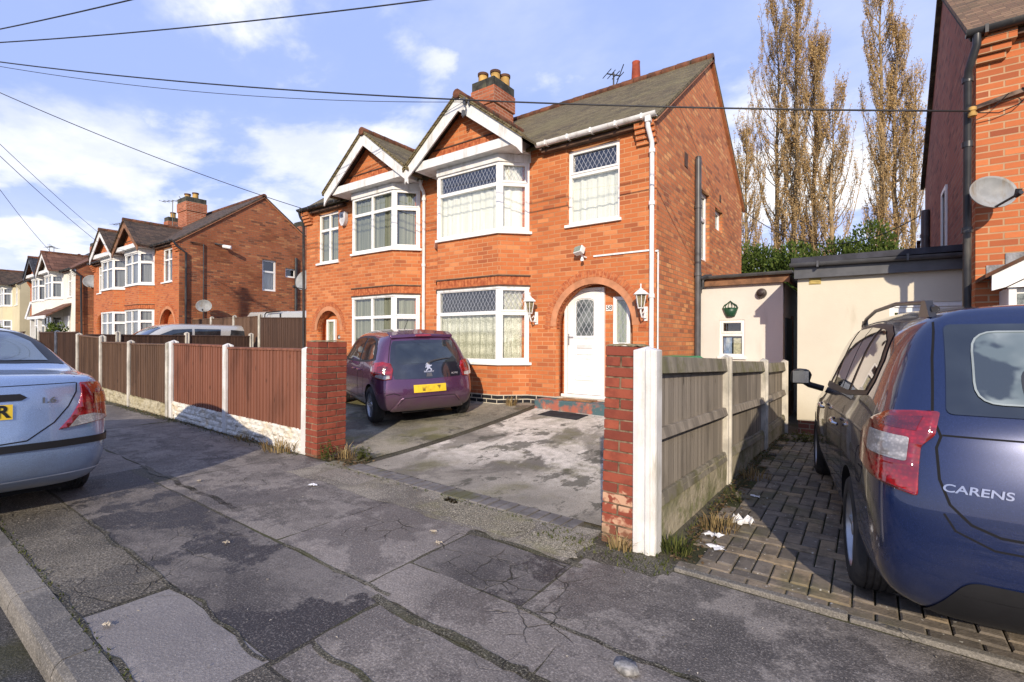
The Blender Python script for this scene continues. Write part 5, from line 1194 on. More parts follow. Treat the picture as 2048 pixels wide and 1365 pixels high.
for i, (x, a, t) in enumerate(xs_): post(F1, x, YF, a, t, M_CONCP, .10, .12, lean=.02 if i == 0 else 0)
for i in range(2):
    (xa, a, t), (xb, a2, t2) = xs_[i], xs_[i + 1]
    panel(F1, (xb + .04, YF), (xa - .04, YF), a2 + .30, a + .30, t2 - .055, t - .03, M_FRED, side=-1, seed=i)
    gboard(F1, (xb + .05, YF), (xa - .05, YF), a2, a, .31, M_GBW, seed=i)
F2 = thing('timber_fence', 'weathered brown boarded fence further along the pavement, with concrete posts', 'fence', (-12.5, YF, .15), group='boarded fences along the pavement')
xs_ = [(-9.86, .14, 1.475), (-11.76, .17, 1.495), (-13.50, .22, 1.60), (-15.24, .27, 1.66)]
for (x, a, t) in xs_: post(F2, x, YF, a, t, M_CONC, .09, .11)
for i in range(3):
    (xa, a, t), (xb, a2, t2) = xs_[i], xs_[i + 1]; tt = t2 - .05 if i == 2 else t - .04
    panel(F2, (xb + .04, YF), (xa - .04, YF), a2 + .24, a + .24, tt, t - .045, M_FBRN, side=-1, seed=5 + i)
    gboard(F2, (xb + .05, YF), (xa - .05, YF), a2, a, .25, M_GBD, seed=5 + i)
F3 = thing('timber_fence', 'dark brown fence along the pavement before the second brick pair', 'fence', (-18, YF, .3), group='boarded fences along the pavement')
for i in range(7):
    xa, xb = -15.33 - i * 1.85, -15.33 - (i + 1) * 1.85; a = zs(xa)
    if i == 2: continue
    panel(F3, (xb + .04, YF), (xa - .04, YF), a + .1, a + .1, a + 1.45, a + 1.45, M_FDRK, side=-1, seed=9 + i)
    post(F3, xb, YF, a, a + 1.5, M_CONC, .09, .1)
F4 = thing('timber_fence', 'dark low fence between two drives, in front of the white car', 'fence', (-15.3, 5.5, .3), group='fences between the drives')
ys_ = [3.52, 4.2, 5.75, 7.5]
for i, y in enumerate(ys_[1:]): post(F4, -15.3, y, .4, 1.72, M_CONC, .12, .10)
for i in range(3): panel(F4, (-15.3, ys_[i + 1] - .05), (-15.3, ys_[i] + .05), .4, .35, 1.63, 1.63, M_FDRK, side=1, seed=20 + i)
F5 = thing('timber_fence', 'tall brown fence between the second pair and the caravan', 'fence', (-17.5, 7.75, .4), group='fences between the drives')
for i in range(3):
    xa = -20.2 + i * 1.65; panel(F5, (xa + .04, 7.75), (xa + 1.6, 7.75), .4, .4, 2.24, 2.26, M_FBRN, side=-1, seed=30 + i); post(F5, xa + 1.65, 7.75, .3, 2.32, M_CONC, .1, .1)
F6 = thing('timber_fence', 'tall dark fence beside the corner of the blind-windowed house', 'fence', (-13.6, 7.7, .3), group='fences between the drives')
panel(F6, (-15.12, 7.7), (-12.17, 7.7), .3, .3, 2.2, 2.12, M_FDRK, side=-1, seed=40, bw=.1)
# the silvered fence on the right, seen from its rail side
F7 = thing('timber_fence', 'silvered close-board fence with rails and white concrete posts beside the block paving', 'fence', (-1.1, 6, .05), group='fences between the drives')
pr = [(-1.235, 3.31, .03, 1.47, .15), (-1.17, 5.32, .04, 1.375, .11), (-1.10, 7.05, .02, 1.295, .11), (-1.06, 8.62, .04, 1.235, .11)]
for i, (x, y, a, t, w_) in enumerate(pr):
    b = MB(); sx, sy = w_ * .62, .135
    if i == 0:
        g = .02; prof = [(-.085, -.065), (-.045, -.065), (-.035, -.052), (-.005, -.052), (.003, -.065), (.03, -.065), (.038, -.045), (.062, -.045), (.07, -.03), (.07, .075), (-.085, .075)]
    else: prof = [(-.04, -.06), (.03, -.06), (.03, -.022), (.052, -.02), (.052, .02), (.03, .022), (.03, .06), (-.04, .06)]
    n = len(prof); vs = [(x + p, y + q, a - .2) for p, q in prof] + [(x + p, y + q, t - .03) for p, q in prof] + [(x - .01, y, t)]
    b.add(vs, [tuple(range(n))[::-1]] + [(k, (k + 1) % n, n + (k + 1) % n, n + k) for k in range(n)] + [(n + k, n + (k + 1) % n, 2 * n) for k in range(n)])
    b.build('concrete_post', M_CONCP if i == 0 else M_CONC, F7, bevel=.005)
for i in range(3):
    (xa, ya, a, t, _), (xb, yb_, a2, t2, _) = pr[i], pr[i + 1]
    za, zb_ = a + .32, a2 + .31; ta, tb = t - .07, t2 - .045
    o = panel(F7, (xa - .02, ya + .06), (xb - .02, yb_ - .06), za, zb_, ta, tb, M_FGRY, side=1, bw=.10, cap=False, seed=50 + i)
    Ln = sqrt((xb - xa) ** 2 + (yb_ - ya) ** 2) - .12; dx, dy = (xb - xa) / (Ln + .12), (yb_ - ya) / (Ln + .12)
    for (f0_, h_, mt_, th) in ((1.0, .125, M_FGRYR, .05), (.50, .075, M_FGRY, .055), (.045, .085, M_FGRYR, .05)):
        c = MB(); c.T = Matrix(((dx, dy, 0, xa - .02), (dy, -dx, 0, ya + .06), (0, 0, 1, 0), (0, 0, 0, 1)))
        z0_, z1_ = za + (ta - za) * f0_, zb_ + (tb - zb_) * f0_
        c.add([(0, 0, z0_ - h_), (Ln, 0, z1_ - h_), (Ln, th, z1_ - h_), (0, th, z0_ - h_), (0, 0, z0_), (Ln, 0, z1_), (Ln, th * .6, z1_), (0, th * .6, z0_)],
              [(0, 3, 2, 1), (4, 5, 6, 7), (0, 1, 5, 4), (1, 2, 6, 5), (2, 3, 7, 6), (3, 0, 4, 7)])
        c.build('fence_rail', mt_, F7, bevel=.004)
    dx_, dy_ = 1, 0
    gboard(F7, (xa - .005, ya + .05), (xb - .005, yb_ - .05), a, a2, .33, M_GBG, rough=False, seed=60 + i)
# ---------------- bins behind the fence ----------------
def bin_(x, y, lab, lid):
    z = gz(x, y) + .0; K_ = 1.11; B_ = thing('wheelie_bin', lab, 'bin', (x, y, z), .3)
    b = MB(); b.prism([(-.24, 0), (.24, 0), (.29, 1.02), (-.29, 1.02)], lambda u, v, w__: (x + u, y + w__, z + v), -.27, .27); b.build('bin_body', paint('bin_green', (.02, .06, .03), .5), B_, bevel=.03)
    b = MB(); b.prism([(-.31, 1.02), (.31, 1.02), (.30, 1.07), (.15, 1.15), (-.15, 1.15), (-.30, 1.07)], lambda u, v, w__: (x + u, y + w__, z + v), -.34, .31); b.build('bin_lid', lid, B_, bevel=.015)
bin_(-1.78, 5.75, 'wheelie bin with bright green lid behind the silvered fence', paint('bin_lid_green', (.015, .26, .07), .45))
# ---------------- cars ----------------
def car_paint(name, col, flake=.5, dirt=(.20, .18, .15)):
    m, s = material(name); p = s.obj()
    n = s.noise(p, 350, 2)
    c = s.mix(s.smooth(n, .35, .7), col, tuple(min(1, x * 1.5 + .01) for x in col))
    z = s.sep(p)[2]
    d = s.math('MULTIPLY', s.smooth(s.math('ADD', z, s.math('MULTIPLY', s.noise(p, 6, 5), -.35)), .38, .0), .55)
    d = s.math('ADD', d, s.math('MULTIPLY', s.smooth(s.noise(p, 3, 6, .7), .5, .75), .10))
    c = s.mix(d, c, dirt)
    r = s.math('ADD', s.math('MULTIPLY', d, .5), .24)
    return finish(m, s, c, r, None, .5, flake, 1.0)
M_TYRE = paint('tyre_rubber', (.022, .022, .023), .85, .2, grime=(.06, .055, .05), bumpy=.5)
M_RIM = paint('alloy_rim', (.42, .43, .45), .32, .08, metal=.7)
M_CARGLASS = finish(*(lambda ms: (ms[0], ms[1], ms[1].mix(ms[1].smooth(ms[1].noise(ms[1].obj(), 2.5, 3), .35, .7), (.010, .014, .018), (.035, .045, .052))))(material('car_glass')), rough=.03, spec=.9, coat=.6)
M_SEAL = paint('black_trim', (.012, .012, .013), .45, .1)
M_GAP = paint('panel_gap', (.004, .004, .005), .9, .0)
M_CHROME = paint('chrome', (.52, .52, .54), .12, .02, metal=1.0)
M_SILVLET = paint('badge_silver', (.70, .70, .72), .3, .02, metal=.6)
def lamp_mat(name, col, cell=60.0):
    m, s = material(name); p = s.obj()
    v = s.n('ShaderNodeTexVoronoi', 0, Vector=p, Scale=cell)
    c = s.mix(s.smooth(v, .15, .6), tuple(min(1, x * 1.15) for x in col), tuple(x * .75 for x in col))
    c = s.mix(s.math('MULTIPLY', s.smooth(s.noise(s.scale(p, (4, 4, 14)), 1.6, 2), .42, .6), .55), c, tuple(x * .25 for x in col))
    return finish(m, s, c, .08, s.bump(v, .25, .002), .7, 0.0, 1.0)
M_LRED = lamp_mat('lamp_red', (.30, .003, .006)); M_LDRED = lamp_mat('lamp_dark_red', (.16, .004, .008), 90)
M_LCLR = lamp_mat('lamp_clear', (.44, .42, .40), 75); M_LAMB = lamp_mat('lamp_amber', (.50, .12, .012), 70)
M_PLATE = paint('yellow_plate', (.72, .50, .03), .35, .04)
def round_poly(pts, r, k=5):
    out = []; n = len(pts); sx = max(p[0] for p in pts) - min(p[0] for p in pts); sz = max(p[1] for p in pts) - min(p[1] for p in pts)
    for i in range(n):
        p, a, b = Vector(pts[i]), Vector(pts[i - 1]), Vector(pts[(i + 1) % n])
        if sx > 8: S = Vector((.012, 1)); p, a, b = [Vector((q.x * S.x, q.y)) for q in (p, a, b)]
        ta = p + (a - p).normalized() * min(r, (a - p).length * .45); tb = p + (b - p).normalized() * min(r, (b - p).length * .45)
        for j in range(k + 1):
            t = j / k; q = ta * (1 - t) ** 2 + p * 2 * t * (1 - t) + tb * t * t
            out.append((q.x / .012, q.y) if sx > 8 else (q.x, q.y))
    return out
def onsurf(bvh, ray, u, v, off):
    o_, d_ = (RAYS[ray] if isinstance(ray, str) else ray)(u, v); h = bvh.ray_cast(o_, d_)
    if h[0] is None: h = bvh.find_nearest(o_ + d_ * 3.4)
    nn = h[1] if h[1].dot(d_) < 0 else -h[1]
    return h[0] + nn * off
def loft(rings, crown, bow0, bow1, mat, root, wells=(), wr=.36, name='body', crease=()):
    """rings: lists of (x, y, z), bottom edge to roof edge, from the tail forwards"""
    K = len(rings[0]); V = []; F = []
    def full(r, cr):
        R_ = [Vector(p) for p in r]; b, t = R_[0], R_[-1]
        loop = [Vector((b.x * .5, b.y, b.z))] + R_ + [Vector((t.x * .55, t.y, t.z + cr * .75)), Vector((0, t.y, t.z + cr))]
        mir = [Vector((-v.x, v.y, v.z)) for v in loop[:-1]][::-1]
        return loop + mir + [Vector((0, b.y, b.z))]       # last = bottom centre
    for r, cr in zip(rings, crown): V += full(r, cr)
    m = 2 * (K + 2) + 0
    m = len(full(rings[0], 0)); n = len(rings)
    for i in range(n - 1):
        for k in range(m): F.append((i * m + k, i * m + (k + 1) % m, (i + 1) * m + (k + 1) % m, (i + 1) * m + k))
    def cap(i, bow, flip):
        base = i * m; rt = lambda k: base + 1 + k; lf = lambda k: base + (K + 2) + 1 + (K - 1 - k) + 1 - 1
        # loop order: 0 bm, 1..K right, K+1 top-mid, K+2 top-centre, K+3 top-mid', K+4.. left top->bottom, ..., bm', bottom-centre
        lf = lambda k: base + K + 4 + (K - 1 - k)
        rows = []
        for k in range(K):
            if k == K - 1: rows.append([rt(k), base + K + 1, base + K + 2, base + K + 3, lf(k)]); continue
            if k == 0: rows.append([rt(k), base, base + m - 1, base + m - 2, lf(k)]); continue
            a = Vector(rings[i][k]); b = bow[k] if isinstance(bow, (list, tuple)) else bow; row = [rt(k)]
            for fr in (.5, 0, -.5):
                V.append(Vector((a.x * fr, a.y + b * (1 - fr * fr), a.z))); row.append(len(V) - 1)
            row.append(lf(k)); rows.append(row)
        for k in range(K - 1):
            for c in range(4):
                q = (rows[k][c], rows[k][c + 1], rows[k + 1][c + 1], rows[k + 1][c]); F.append(q if not flip else q[::-1])
    cap(0, bow0, False); cap(n - 1, bow1, True)
    me = bpy.data.meshes.new(name); me.from_pydata([tuple(v) for v in V], [], F)
    bm = bmesh.new(); bm.from_mesh(me); bmesh.ops.recalc_face_normals(bm, faces=bm.faces)
    if crease:
        cl = bm.edges.layers.float.new('crease_edge')
        for e in bm.edges:
            a, b = e.verts[0].index, e.verts[1].index
            ka, kb = a % m, b % m
            if a < n * m and b < n * m and ka == kb:
                for (kk, val) in crease:
                    if ka in (kk + 1, K + 4 + (K - 1 - kk)): e[cl] = val
    bm.to_mesh(me); bm.free()
    o = bpy.data.objects.new(name, me); COL.objects.link(o); me.materials.append(mat)
    s_ = o.modifiers.new('s', 'SUBSURF'); s_.levels = s_.render_levels = 3
    me0 = bpy.data.meshes.new_from_object(o.evaluated_get(bpy.context.evaluated_depsgraph_get()))
    bvh = BVHTree.FromPolygons([v.co.copy() for v in me0.vertices], [tuple(p.vertices) for p in me0.polygons])
    cuts = []
    for (wy, wz) in wells:
        cb = MB(); cb.lathe([(wr, -1.2), (wr, 1.2)], (0, wy, wz), 40, 'x'); cob = cb.build('cut', M_GAP)
        bo = o.modifiers.new('b', 'BOOLEAN'); bo.object = cob; bo.operation = 'DIFFERENCE'; bo.solver = 'EXACT'; bo.material_mode = 'TRANSFER'; cuts.append(cob)
    bpy.context.view_layer.update()
    me2 = bpy.data.meshes.new_from_object(o.evaluated_get(bpy.context.evaluated_depsgraph_get()))
    o.modifiers.clear(); o.data = me2
    for c in cuts: bpy.data.objects.remove(c)
    me2.polygons.foreach_set('use_smooth', [True] * len(me2.polygons))
    es = o.modifiers.new('e', 'EDGE_SPLIT'); es.split_angle = R(35)
    adopt(o, root)
    if wells:       # dark liners inside the arches
        pass
    return o, bvh
RAYS = {
    'L': lambda u, v: (Vector((-4, u, v)), Vector((1, 0, 0))),
    'R': lambda u, v: (Vector((4, u, v)), Vector((-1, 0, 0))),
    'B': lambda u, v: (Vector((u, -4, v)), Vector((0, 1, 0))),
    'T': lambda u, v: (Vector((u, v, 4)), Vector((0, 0, -1)))}
def cyl(ax, ay):      # unrolled round a vertical axis: u in degrees from straight back (negative = left)
    def f(u, v):
        d = Vector((sin(R(u)), -cos(R(u)), 0)); return Vector((ax, ay, v)) + d * 4, -d
    return f
def proj_mesh(me, bvh, ray, off):
    for v in me.vertices:
        o_, d_ = ray(v.co.x, v.co.y); h = bvh.ray_cast(o_, d_)
        if h[0] is None:
            h = bvh.find_nearest(o_ + d_ * 3.4)
        nn = h[1] if h[1].dot(d_) < 0 else -h[1]
        v.co = h[0] + nn * off
def decal(name, poly, bvh, ray, mat, par, off=.004, cell=.05, holes=(), ucell=None, thick=0.0, smooth=True, label=None):
    if isinstance(ray, str): ray = RAYS[ray]
    me = flat_shape(poly, holes, 0.0); bm = bmesh.new(); bm.from_mesh(me)
    bmesh.ops.remove_doubles(bm, verts=bm.verts, dist=1e-6)
    us = [p[0] for p in poly]; vs = [p[1] for p in poly]; uc = ucell or cell
    k = math.floor(min(us) / uc)
    while k * uc < max(us):
        bmesh.ops.bisect_plane(bm, geom=bm.verts[:] + bm.edges[:] + bm.faces[:], plane_co=(k * uc + 1e-4, 0, 0), plane_no=(1, 0, 0)); k += 1
    k = math.floor(min(vs) / cell)
    while k * cell < max(vs):
        bmesh.ops.bisect_plane(bm, geom=bm.verts[:] + bm.edges[:] + bm.faces[:], plane_co=(0, k * cell + 1e-4, 0), plane_no=(0, 1, 0)); k += 1
    bm.to_mesh(me); bm.free(); proj_mesh(me, bvh, ray, off)
    o = link(name, me, mat, par, smooth='all' if smooth else False)
    if thick: sd = o.modifiers.new('s', 'SOLIDIFY'); sd.thickness = thick; sd.offset = 0
    if label: o['label'] = label
    return o
def strip(name, pts, w_, bvh, ray, mat, par, off=.002, step=.04):
    if isinstance(ray, str): ray = RAYS[ray]
    P = []
    for a, b in zip(pts, pts[1:]):
        L_ = math.dist(a, b); k = max(1, int(L_ / step))
        P += [(a[0] + (b[0] - a[0]) * i / k, a[1] + (b[1] - a[1]) * i / k) for i in range(k)]
    P.append(pts[-1]); C3 = []
    for p in P:
        o_, d_ = ray(*p); h = bvh.ray_cast(o_, d_)
        if h[0] is None: h = bvh.find_nearest(o_ + d_ * 3.4)
        nn = h[1] if h[1].dot(d_) < 0 else -h[1]
        C3.append((h[0] + nn * off, nn))
    mb = MB(); vs = []
    for i, (c, nn) in enumerate(C3):
        t = (C3[min(i + 1, len(C3) - 1)][0] - C3[max(i - 1, 0)][0]).normalized(); sd = t.cross(nn).normalized() * w_ / 2
        vs += [tuple(c + sd), tuple(c - sd)]
    mb.add(vs, [(2 * i, 2 * i + 1, 2 * i + 3, 2 * i + 2) for i in range(len(C3) - 1)])
    return mb.build(name, mat, par, smooth='all', fix=False)
def letters(name, txt, size, u, v, bvh, ray, mat, par, bold=.001, wide=1.0, off=.004, shear=0.0, mirror=False, rot=0.0):
    me = text_mesh(txt, size, 0.0, bold, shear, wide)
    me.transform(Matrix.Translation((u, v, 0)) @ Matrix.Rotation(rot, 4, 'Z')); proj_mesh(me, bvh, RAYS[ray] if isinstance(ray, str) else ray, off)
    o = link(name, me, mat, par); return o
def wheel(par, x, y, z, r, w_, side, spokes=7, rimr=.68, style=0):
    """side: -1 the left of the car"""
    Wt = MB(); s = side; xo = x
    pr = [(r * .66, 0), (r * .70, .006), (r * .90, .002), (r * .975, -.018), (r, -.045)]
    for k in range(5):
        xa = -.045 - (w_ - .09) * k / 4
        pr += [(r, xa - .003), (r * .982, xa - .005), (r * .982, xa - .011), (r, xa - .013)] if k < 4 else []
    pr += [(r, -w_ + .045), (r * .97, -w_ + .015), (r * .7, -w_)]
    Wt.lathe([(a, xo + s * b) for a, b in pr], (0, y, z), 48, 'x', cap=False)
    wh = MB(); wh.lathe([(.03, xo - s * .10), (.04, xo - s * .09)], (0, y, z), 12, 'x'); 
    wo = Wt.build('tyre', M_TYRE, None, smooth=True)
    rm = MB(); R0 = r * rimr
    rm.lathe([(R0 * 1.0, xo - s * .004), (R0 * 1.03, xo + s * .004), (R0 * .98, xo + s * .002), (R0 * .93, xo - s * .02), (R0 * .90, xo - s * .10)], (0, y, z), 40, 'x', cap=False)
    rm.lathe([(.001, xo - s * .012), (R0 * .16, xo - s * .014), (R0 * .20, xo - s * .03), (R0 * .21, xo - s * .06)], (0, y, z), 20, 'x')
    for k in range(spokes):
        for dd in ((-.10, .10) if style == 1 else (0,)):
            a = 2 * pi * k / spokes + dd; wd = .11 if style == 1 else .24
            pts = [(.14, -wd), (1.0, -wd * (.42 if style else .55)), (1.0, wd * (.42 if style else .55)), (.14, wd)]
            vs = []
            for xx_, sc_ in ((xo - s * .016, 1.0), (xo - s * .045, 1.25)):
                for (q, t) in pts:
                    rr = R0 * .97 * q; tt = a + (t * sc_) * .42 / max(q, .35)
                    vs.append((xx_ - s * .012 * (1 - abs(q - .55)), y + rr * cos(tt), z + rr * sin(tt)))
            rm.add(vs, [(0, 1, 2, 3), (7, 6, 5, 4), (0, 4, 5, 1), (1, 5, 6, 2), (2, 6, 7, 3), (3, 7, 4, 0)])
    bk = MB(); bk.lathe([(.001, xo - s * .095), (R0 * .97, xo - s * .10)], (0, y, z), 32, 'x')
    w0 = thing('wheel', None, None, (xo, y, z)); adopt(w0, par)
    adopt(wo, w0); adopt(rm.build('rim', M_RIM, None, smooth=True), w0); adopt(bk.build('brake_disc', paint('brake_dark', (.05, .045, .04), .6), None), w0)
    return w0
def lerp_ring(a, b, t): return [tuple(p + (q - p) * t for p, q in zip(u, v)) for u, v in zip(a, b)]

# ----- dark blue people carrier on the block paving -----
CA = thing('parked_car', 'dark blue people carrier seen from behind, parked on the block paving', 'car', (0, 0, 0), group='parked cars')
P_BLUE = car_paint('dark_blue_car_paint', (.002, .010, .052), .3, (.040, .038, .036))
zz = [.23, .31, .50, .76, .98, 1.09, 1.37, 1.615]
def rg(xs, ys, zs_=None): return [(x, y, z) for x, y, z in zip(xs, ys, zs_ or zz)]
X1 = [.80, .885, .905, .91, .895, .865, .78, .665]
rings = [
    rg([.60, .70, .745, .76, .75, .735, .675, .575], [.13, .05, .015, .03, .085, .11, .26, .44]),
    rg([.72, .83, .86, .865, .845, .82, .74, .635], [.16, .11, .085, .11, .17, .20, .34, .50]),
    rg([.77, .875, .90, .905, .885, .86, .775, .66], [.30, .27, .26, .28, .33, .36, .48, .64]),
    rg(X1, [.9] * 8), rg(X1, [1.5] * 8, [.23, .31, .50, .75, .96, 1.06, 1.37, 1.645]),
    rg(X1, [2.2] * 8, [.23, .31, .50, .74, .94, 1.03, 1.35, 1.64]),
    rg(X1, [2.75] * 8, [.23, .31, .50, .73, .91, 1.0, 1.30, 1.585]),
    rg([.80, .885, .905, .91, .89, .86, .76, .66], [3.15, 3.15, 3.15, 3.15, 3.15, 3.15, 3.12, 3.08], [.23, .31, .50, .72, .88, .95, 1.15, 1.36]),
    rg([.80, .88, .90, .905, .88, .85, .80, .72], [3.6, 3.6, 3.6, 3.6, 3.6, 3.6, 3.56, 3.5], [.23, .31, .50, .72, .86, .92, .99, 1.06]),
    rg([.78, .86, .88, .88, .85, .80, .74, .64], [4.05] * 8, [.23, .31, .50, .70, .82, .88, .92, .95]),
    rg([.68, .76, .78, .78, .74, .68, .60, .5], [4.38, 4.40, 4.42, 4.42, 4.38, 4.34, 4.30, 4.26], [.25, .31, .48, .62, .74, .79, .82, .84]),
    rg([.52, .60, .62, .60, .56, .5, .42, .35], [4.50, 4.53, 4.55, 4.54, 4.50, 4.46, 4.42, 4.38], [.26, .32, .46, .58, .66, .71, .75, .78])]
crown = [.02, .03, .04, .055, .06, .06, .06, .06, .06, .04, .03, .03]
body, bv_ = loft(rings, crown, [-.075, -.06, -.05, -.045, -.045, -.045, -.045, -.05], .06, P_BLUE, CA, [(.90, .325), (3.60, .325)], .375, crease=[(4, .5), (5, .25)])
c = cyl(0, .95)
# side glass: one dark seal shape with three panes, and the pillars between
def side(sgn): return 'L' if sgn < 0 else 'R'
for sg in (-1, 1):
    rr = side(sg)
    seal = [(.66, 1.160), (.60, 1.240), (.60, 1.360), (.72, 1.500), (1.0, 1.560), (1.5, 1.585), (2.1, 1.575), (2.6, 1.490), (3.0, 1.370), (3.38, 1.150), (3.42, 1.050), (2.6, 1.040), (1.35, 1.095)]
    decal('window_seal', seal, bv_, rr, M_SEAL, body, .004)
    p1 = decal('side_window', [(.72, 1.180), (.66, 1.260), (.66, 1.350), (.76, 1.460), (1.0, 1.525), (1.13, 1.535), (1.20, 1.140)], bv_, rr, M_CARGLASS, body, .008)
    p2 = decal('side_window', [(1.31, 1.130), (1.22, 1.540), (1.55, 1.555), (1.62, 1.120)], bv_, rr, M_CARGLASS, body, .008)
    p2 = decal('side_window', [(1.66, 1.120), (1.58, 1.555), (2.08, 1.545), (2.16, 1.110)], bv_, rr, M_CARGLASS, body, .008)
    p3 = decal('side_window', [(2.27, 1.110), (2.18, 1.535), (2.62, 1.450), (2.98, 1.340), (3.30, 1.150), (3.32, 1.080)], bv_, rr, M_CARGLASS, body, .008)
    for pts in ([(1.30, 1.03), (1.26, .80), (1.20, .62), (1.30, .50), (1.34, .34), (2.28, .34), (2.22, 1.03)], [(2.24, 1.03), (2.30, .34), (3.15, .34), (3.22, .6), (3.30, 1.03)]):
        strip('door_gap', pts, .009, bv_, rr, M_GAP, body)
    decal('fuel_flap_gap', [(.52 + .10 * cos(t), .80 + .10 * sin(t)) for t in lin(0, 2 * pi, 25)[:-1]], bv_, rr, M_GAP, body, .0012, holes=[[(.52 + .093 * cos(t), .80 + .093 * sin(t)) for t in lin(0, 2 * pi, 25)[:-1]]]) if sg < 0 else None
    for hy in (1.42, 2.42):
        h = MB(); h.T = Matrix.Translation((sg * .918, hy, .90)) @ Matrix.Rotation(R(6), 4, 'X'); h.tube([(0, -.09, 0), (sg * .022, -.07, 0), (sg * .028, 0, .004), (sg * .022, .07, 0), (0, .09, 0)], [.010, .014, .016, .014, .010], 10); h.build('door_handle', M_CHROME, body, smooth=True)
    m_ = MB(); m_.T = Matrix.Translation((sg * 1.06, 3.18, 1.10)); m_.prism([(-.09, -.075), (.075, -.075), (.10, .02), (.08, .075), (-.03, .085), (-.085, .05)], lambda u, v, w__: (u * -sg if sg < 0 else u, w__, v), -.05, .07)
    mo = m_.build('door_mirror', M_SEAL, body, bevel=.03)
    m_ = MB(); m_.T = Matrix.Translation((sg * 1.06, 3.125, 1.10)); m_.quad((-.07, 0, -.06), (.07, 0, -.06), (.07, 0, .06), (-.07, 0, .06)); m_.build('mirror_glass', M_CHROME, mo, fix=False)
    m_ = MB(); m_.tube([(sg * .86, 3.18, .985), (sg * .98, 3.17, 1.02), (sg * 1.03, 3.17, 1.06)], [.03, .03, .035], 8); m_.build('mirror_arm', M_SEAL, mo, smooth=True)
# lamps, wrapped round the rear corners
for sg in (-1, 1):
    q = lambda pts: [(sg * a, b) for a, b in pts]
    L0 = q(round_poly([(39.5, .775), (59, .86), (59.5, 1.00), (55, 1.07), (48, 1.125), (41.5, 1.14), (38.5, 1.14), (38.3, 1.04), (40.2, .99), (40, .90)], .012))
    l_ = decal('rear_lamp', L0, bv_, c, M_LRED, CA, .010, .03, ucell=2.5, thick=.018)
    decal('lamp_clear_section', q(round_poly([(42.0, .915), (52.5, .93), (53, 1.03), (42.2, 1.02)], .010)), bv_, c, M_LCLR, l_, .024, .03, ucell=2.5)
    decal('lamp_reflector', q([(41.5, 1.05), (51, 1.06), (47.5, 1.10), (41, 1.115)]), bv_, c, M_LDRED, l_, .022, .03, ucell=2.5)
# tailgate
rw = round_poly([(-.625, 1.135), (-.575, 1.54), (.575, 1.54), (.625, 1.135)], .03)
decal('tailgate_glass', rw, bv_, 'B', M_CARGLASS, body, .006)
iw = round_poly([(-.525, 1.185), (-.49, 1.50), (.49, 1.50), (.525, 1.185)], .09)
m_, s_ = material('car_glass_inner'); p_ = s_.obj(); c_ = s_.mix(s_.smooth(s_.noise(p_, 3.0, 3), .40, .62), (.10, .13, .13), (.24, .28, .27))
c_ = s_.mix(s_.smooth(s_.noise(s_.vm('ADD', p_, (4, 2, 1)), 5, 3), .52, .60), c_, (.03, .04, .045))
M_INGL = finish(m_, s_, c_, .05, None, .8, 0.0, 1.0)
decal('rear_screen', iw, bv_, 'B', M_INGL, body, .010)
def offs(pts, k): cx_ = sum(p[0] for p in pts) / len(pts); cz_ = sum(p[1] for p in pts) / len(pts); return [(cx_ + (p[0] - cx_) * k, cz_ + (p[1] - cz_) * k) for p in pts]
strip('screen_border', iw + [iw[0]], .008, bv_, 'B', paint('screen_edge', (.26, .30, .30), .2), body, .0125)
for hx in (-.26, .30): decal('headrest', round_poly([(hx - .11, 1.19), (hx - .10, 1.345), (hx + .10, 1.345), (hx + .11, 1.19)], .06), bv_, 'B', paint('headrest_cloth', (.02, .022, .025), .35, spec=.6), body, .0115)
b = MB(); b.tube([onsurf(bv_, 'B', *q_, .03) for q_ in ((0, 1.16), (.04, 1.175), (.2, 1.195), (.38, 1.20))], [.022, .016, .010, .007], 8); b.build('rear_wiper', M_SEAL, body, smooth=True)
strip('tailgate_gap', [(-.595, 1.60), (-.64, 1.38), (-.672, 1.12), (-.65, 1.04), (-.668, .99), (-.665, .86), (-.635, .76), (-.57, .69), (-.48, .655), (0, .635), (.48, .655), (.57, .69), (.635, .76), (.665, .86), (.668, .99), (.65, 1.04), (.672, 1.12), (.64, 1.38), (.595, 1.60)], .010, bv_, 'B', M_GAP, body)
strip('swage_line_shade', [(-.645, 1.045), (-.3, 1.045), (.3, 1.045), (.645, 1.045)], .008, bv_, 'B', M_GAP, body, .0015)  # swage drawn as a flat dark line, its shade in the colour
strip('bumper_gap', [(-64, .80), (-59, .80)], .008, bv_, c, M_GAP, body, .0015, step=3)
decal('lower_bumper', round_poly([(-.72, .23), (-.58, .455), (.58, .455), (.72, .23)], .05), bv_, 'B', M_SEAL, body, .008)
strip('bumper_shelf_shade', [(-.655, .72), (-.62, .655), (-.5, .60), (0, .585), (.5, .60), (.62, .655), (.655, .72)], .008, bv_, 'B', M_GAP, body, .001)  # dark line stands for shade along the bumper shelf; no step modelled
pl_ = decal('number_plate', rect(-.26, .26, .72, .83), bv_, 'B', M_PLATE, body, .012)
letters('model_badge', 'CARENS', .046, -.548, .825, bv_, 'B', M_CHROME, body, .0008, 1.3, .005, shear=.12, rot=R(-1))
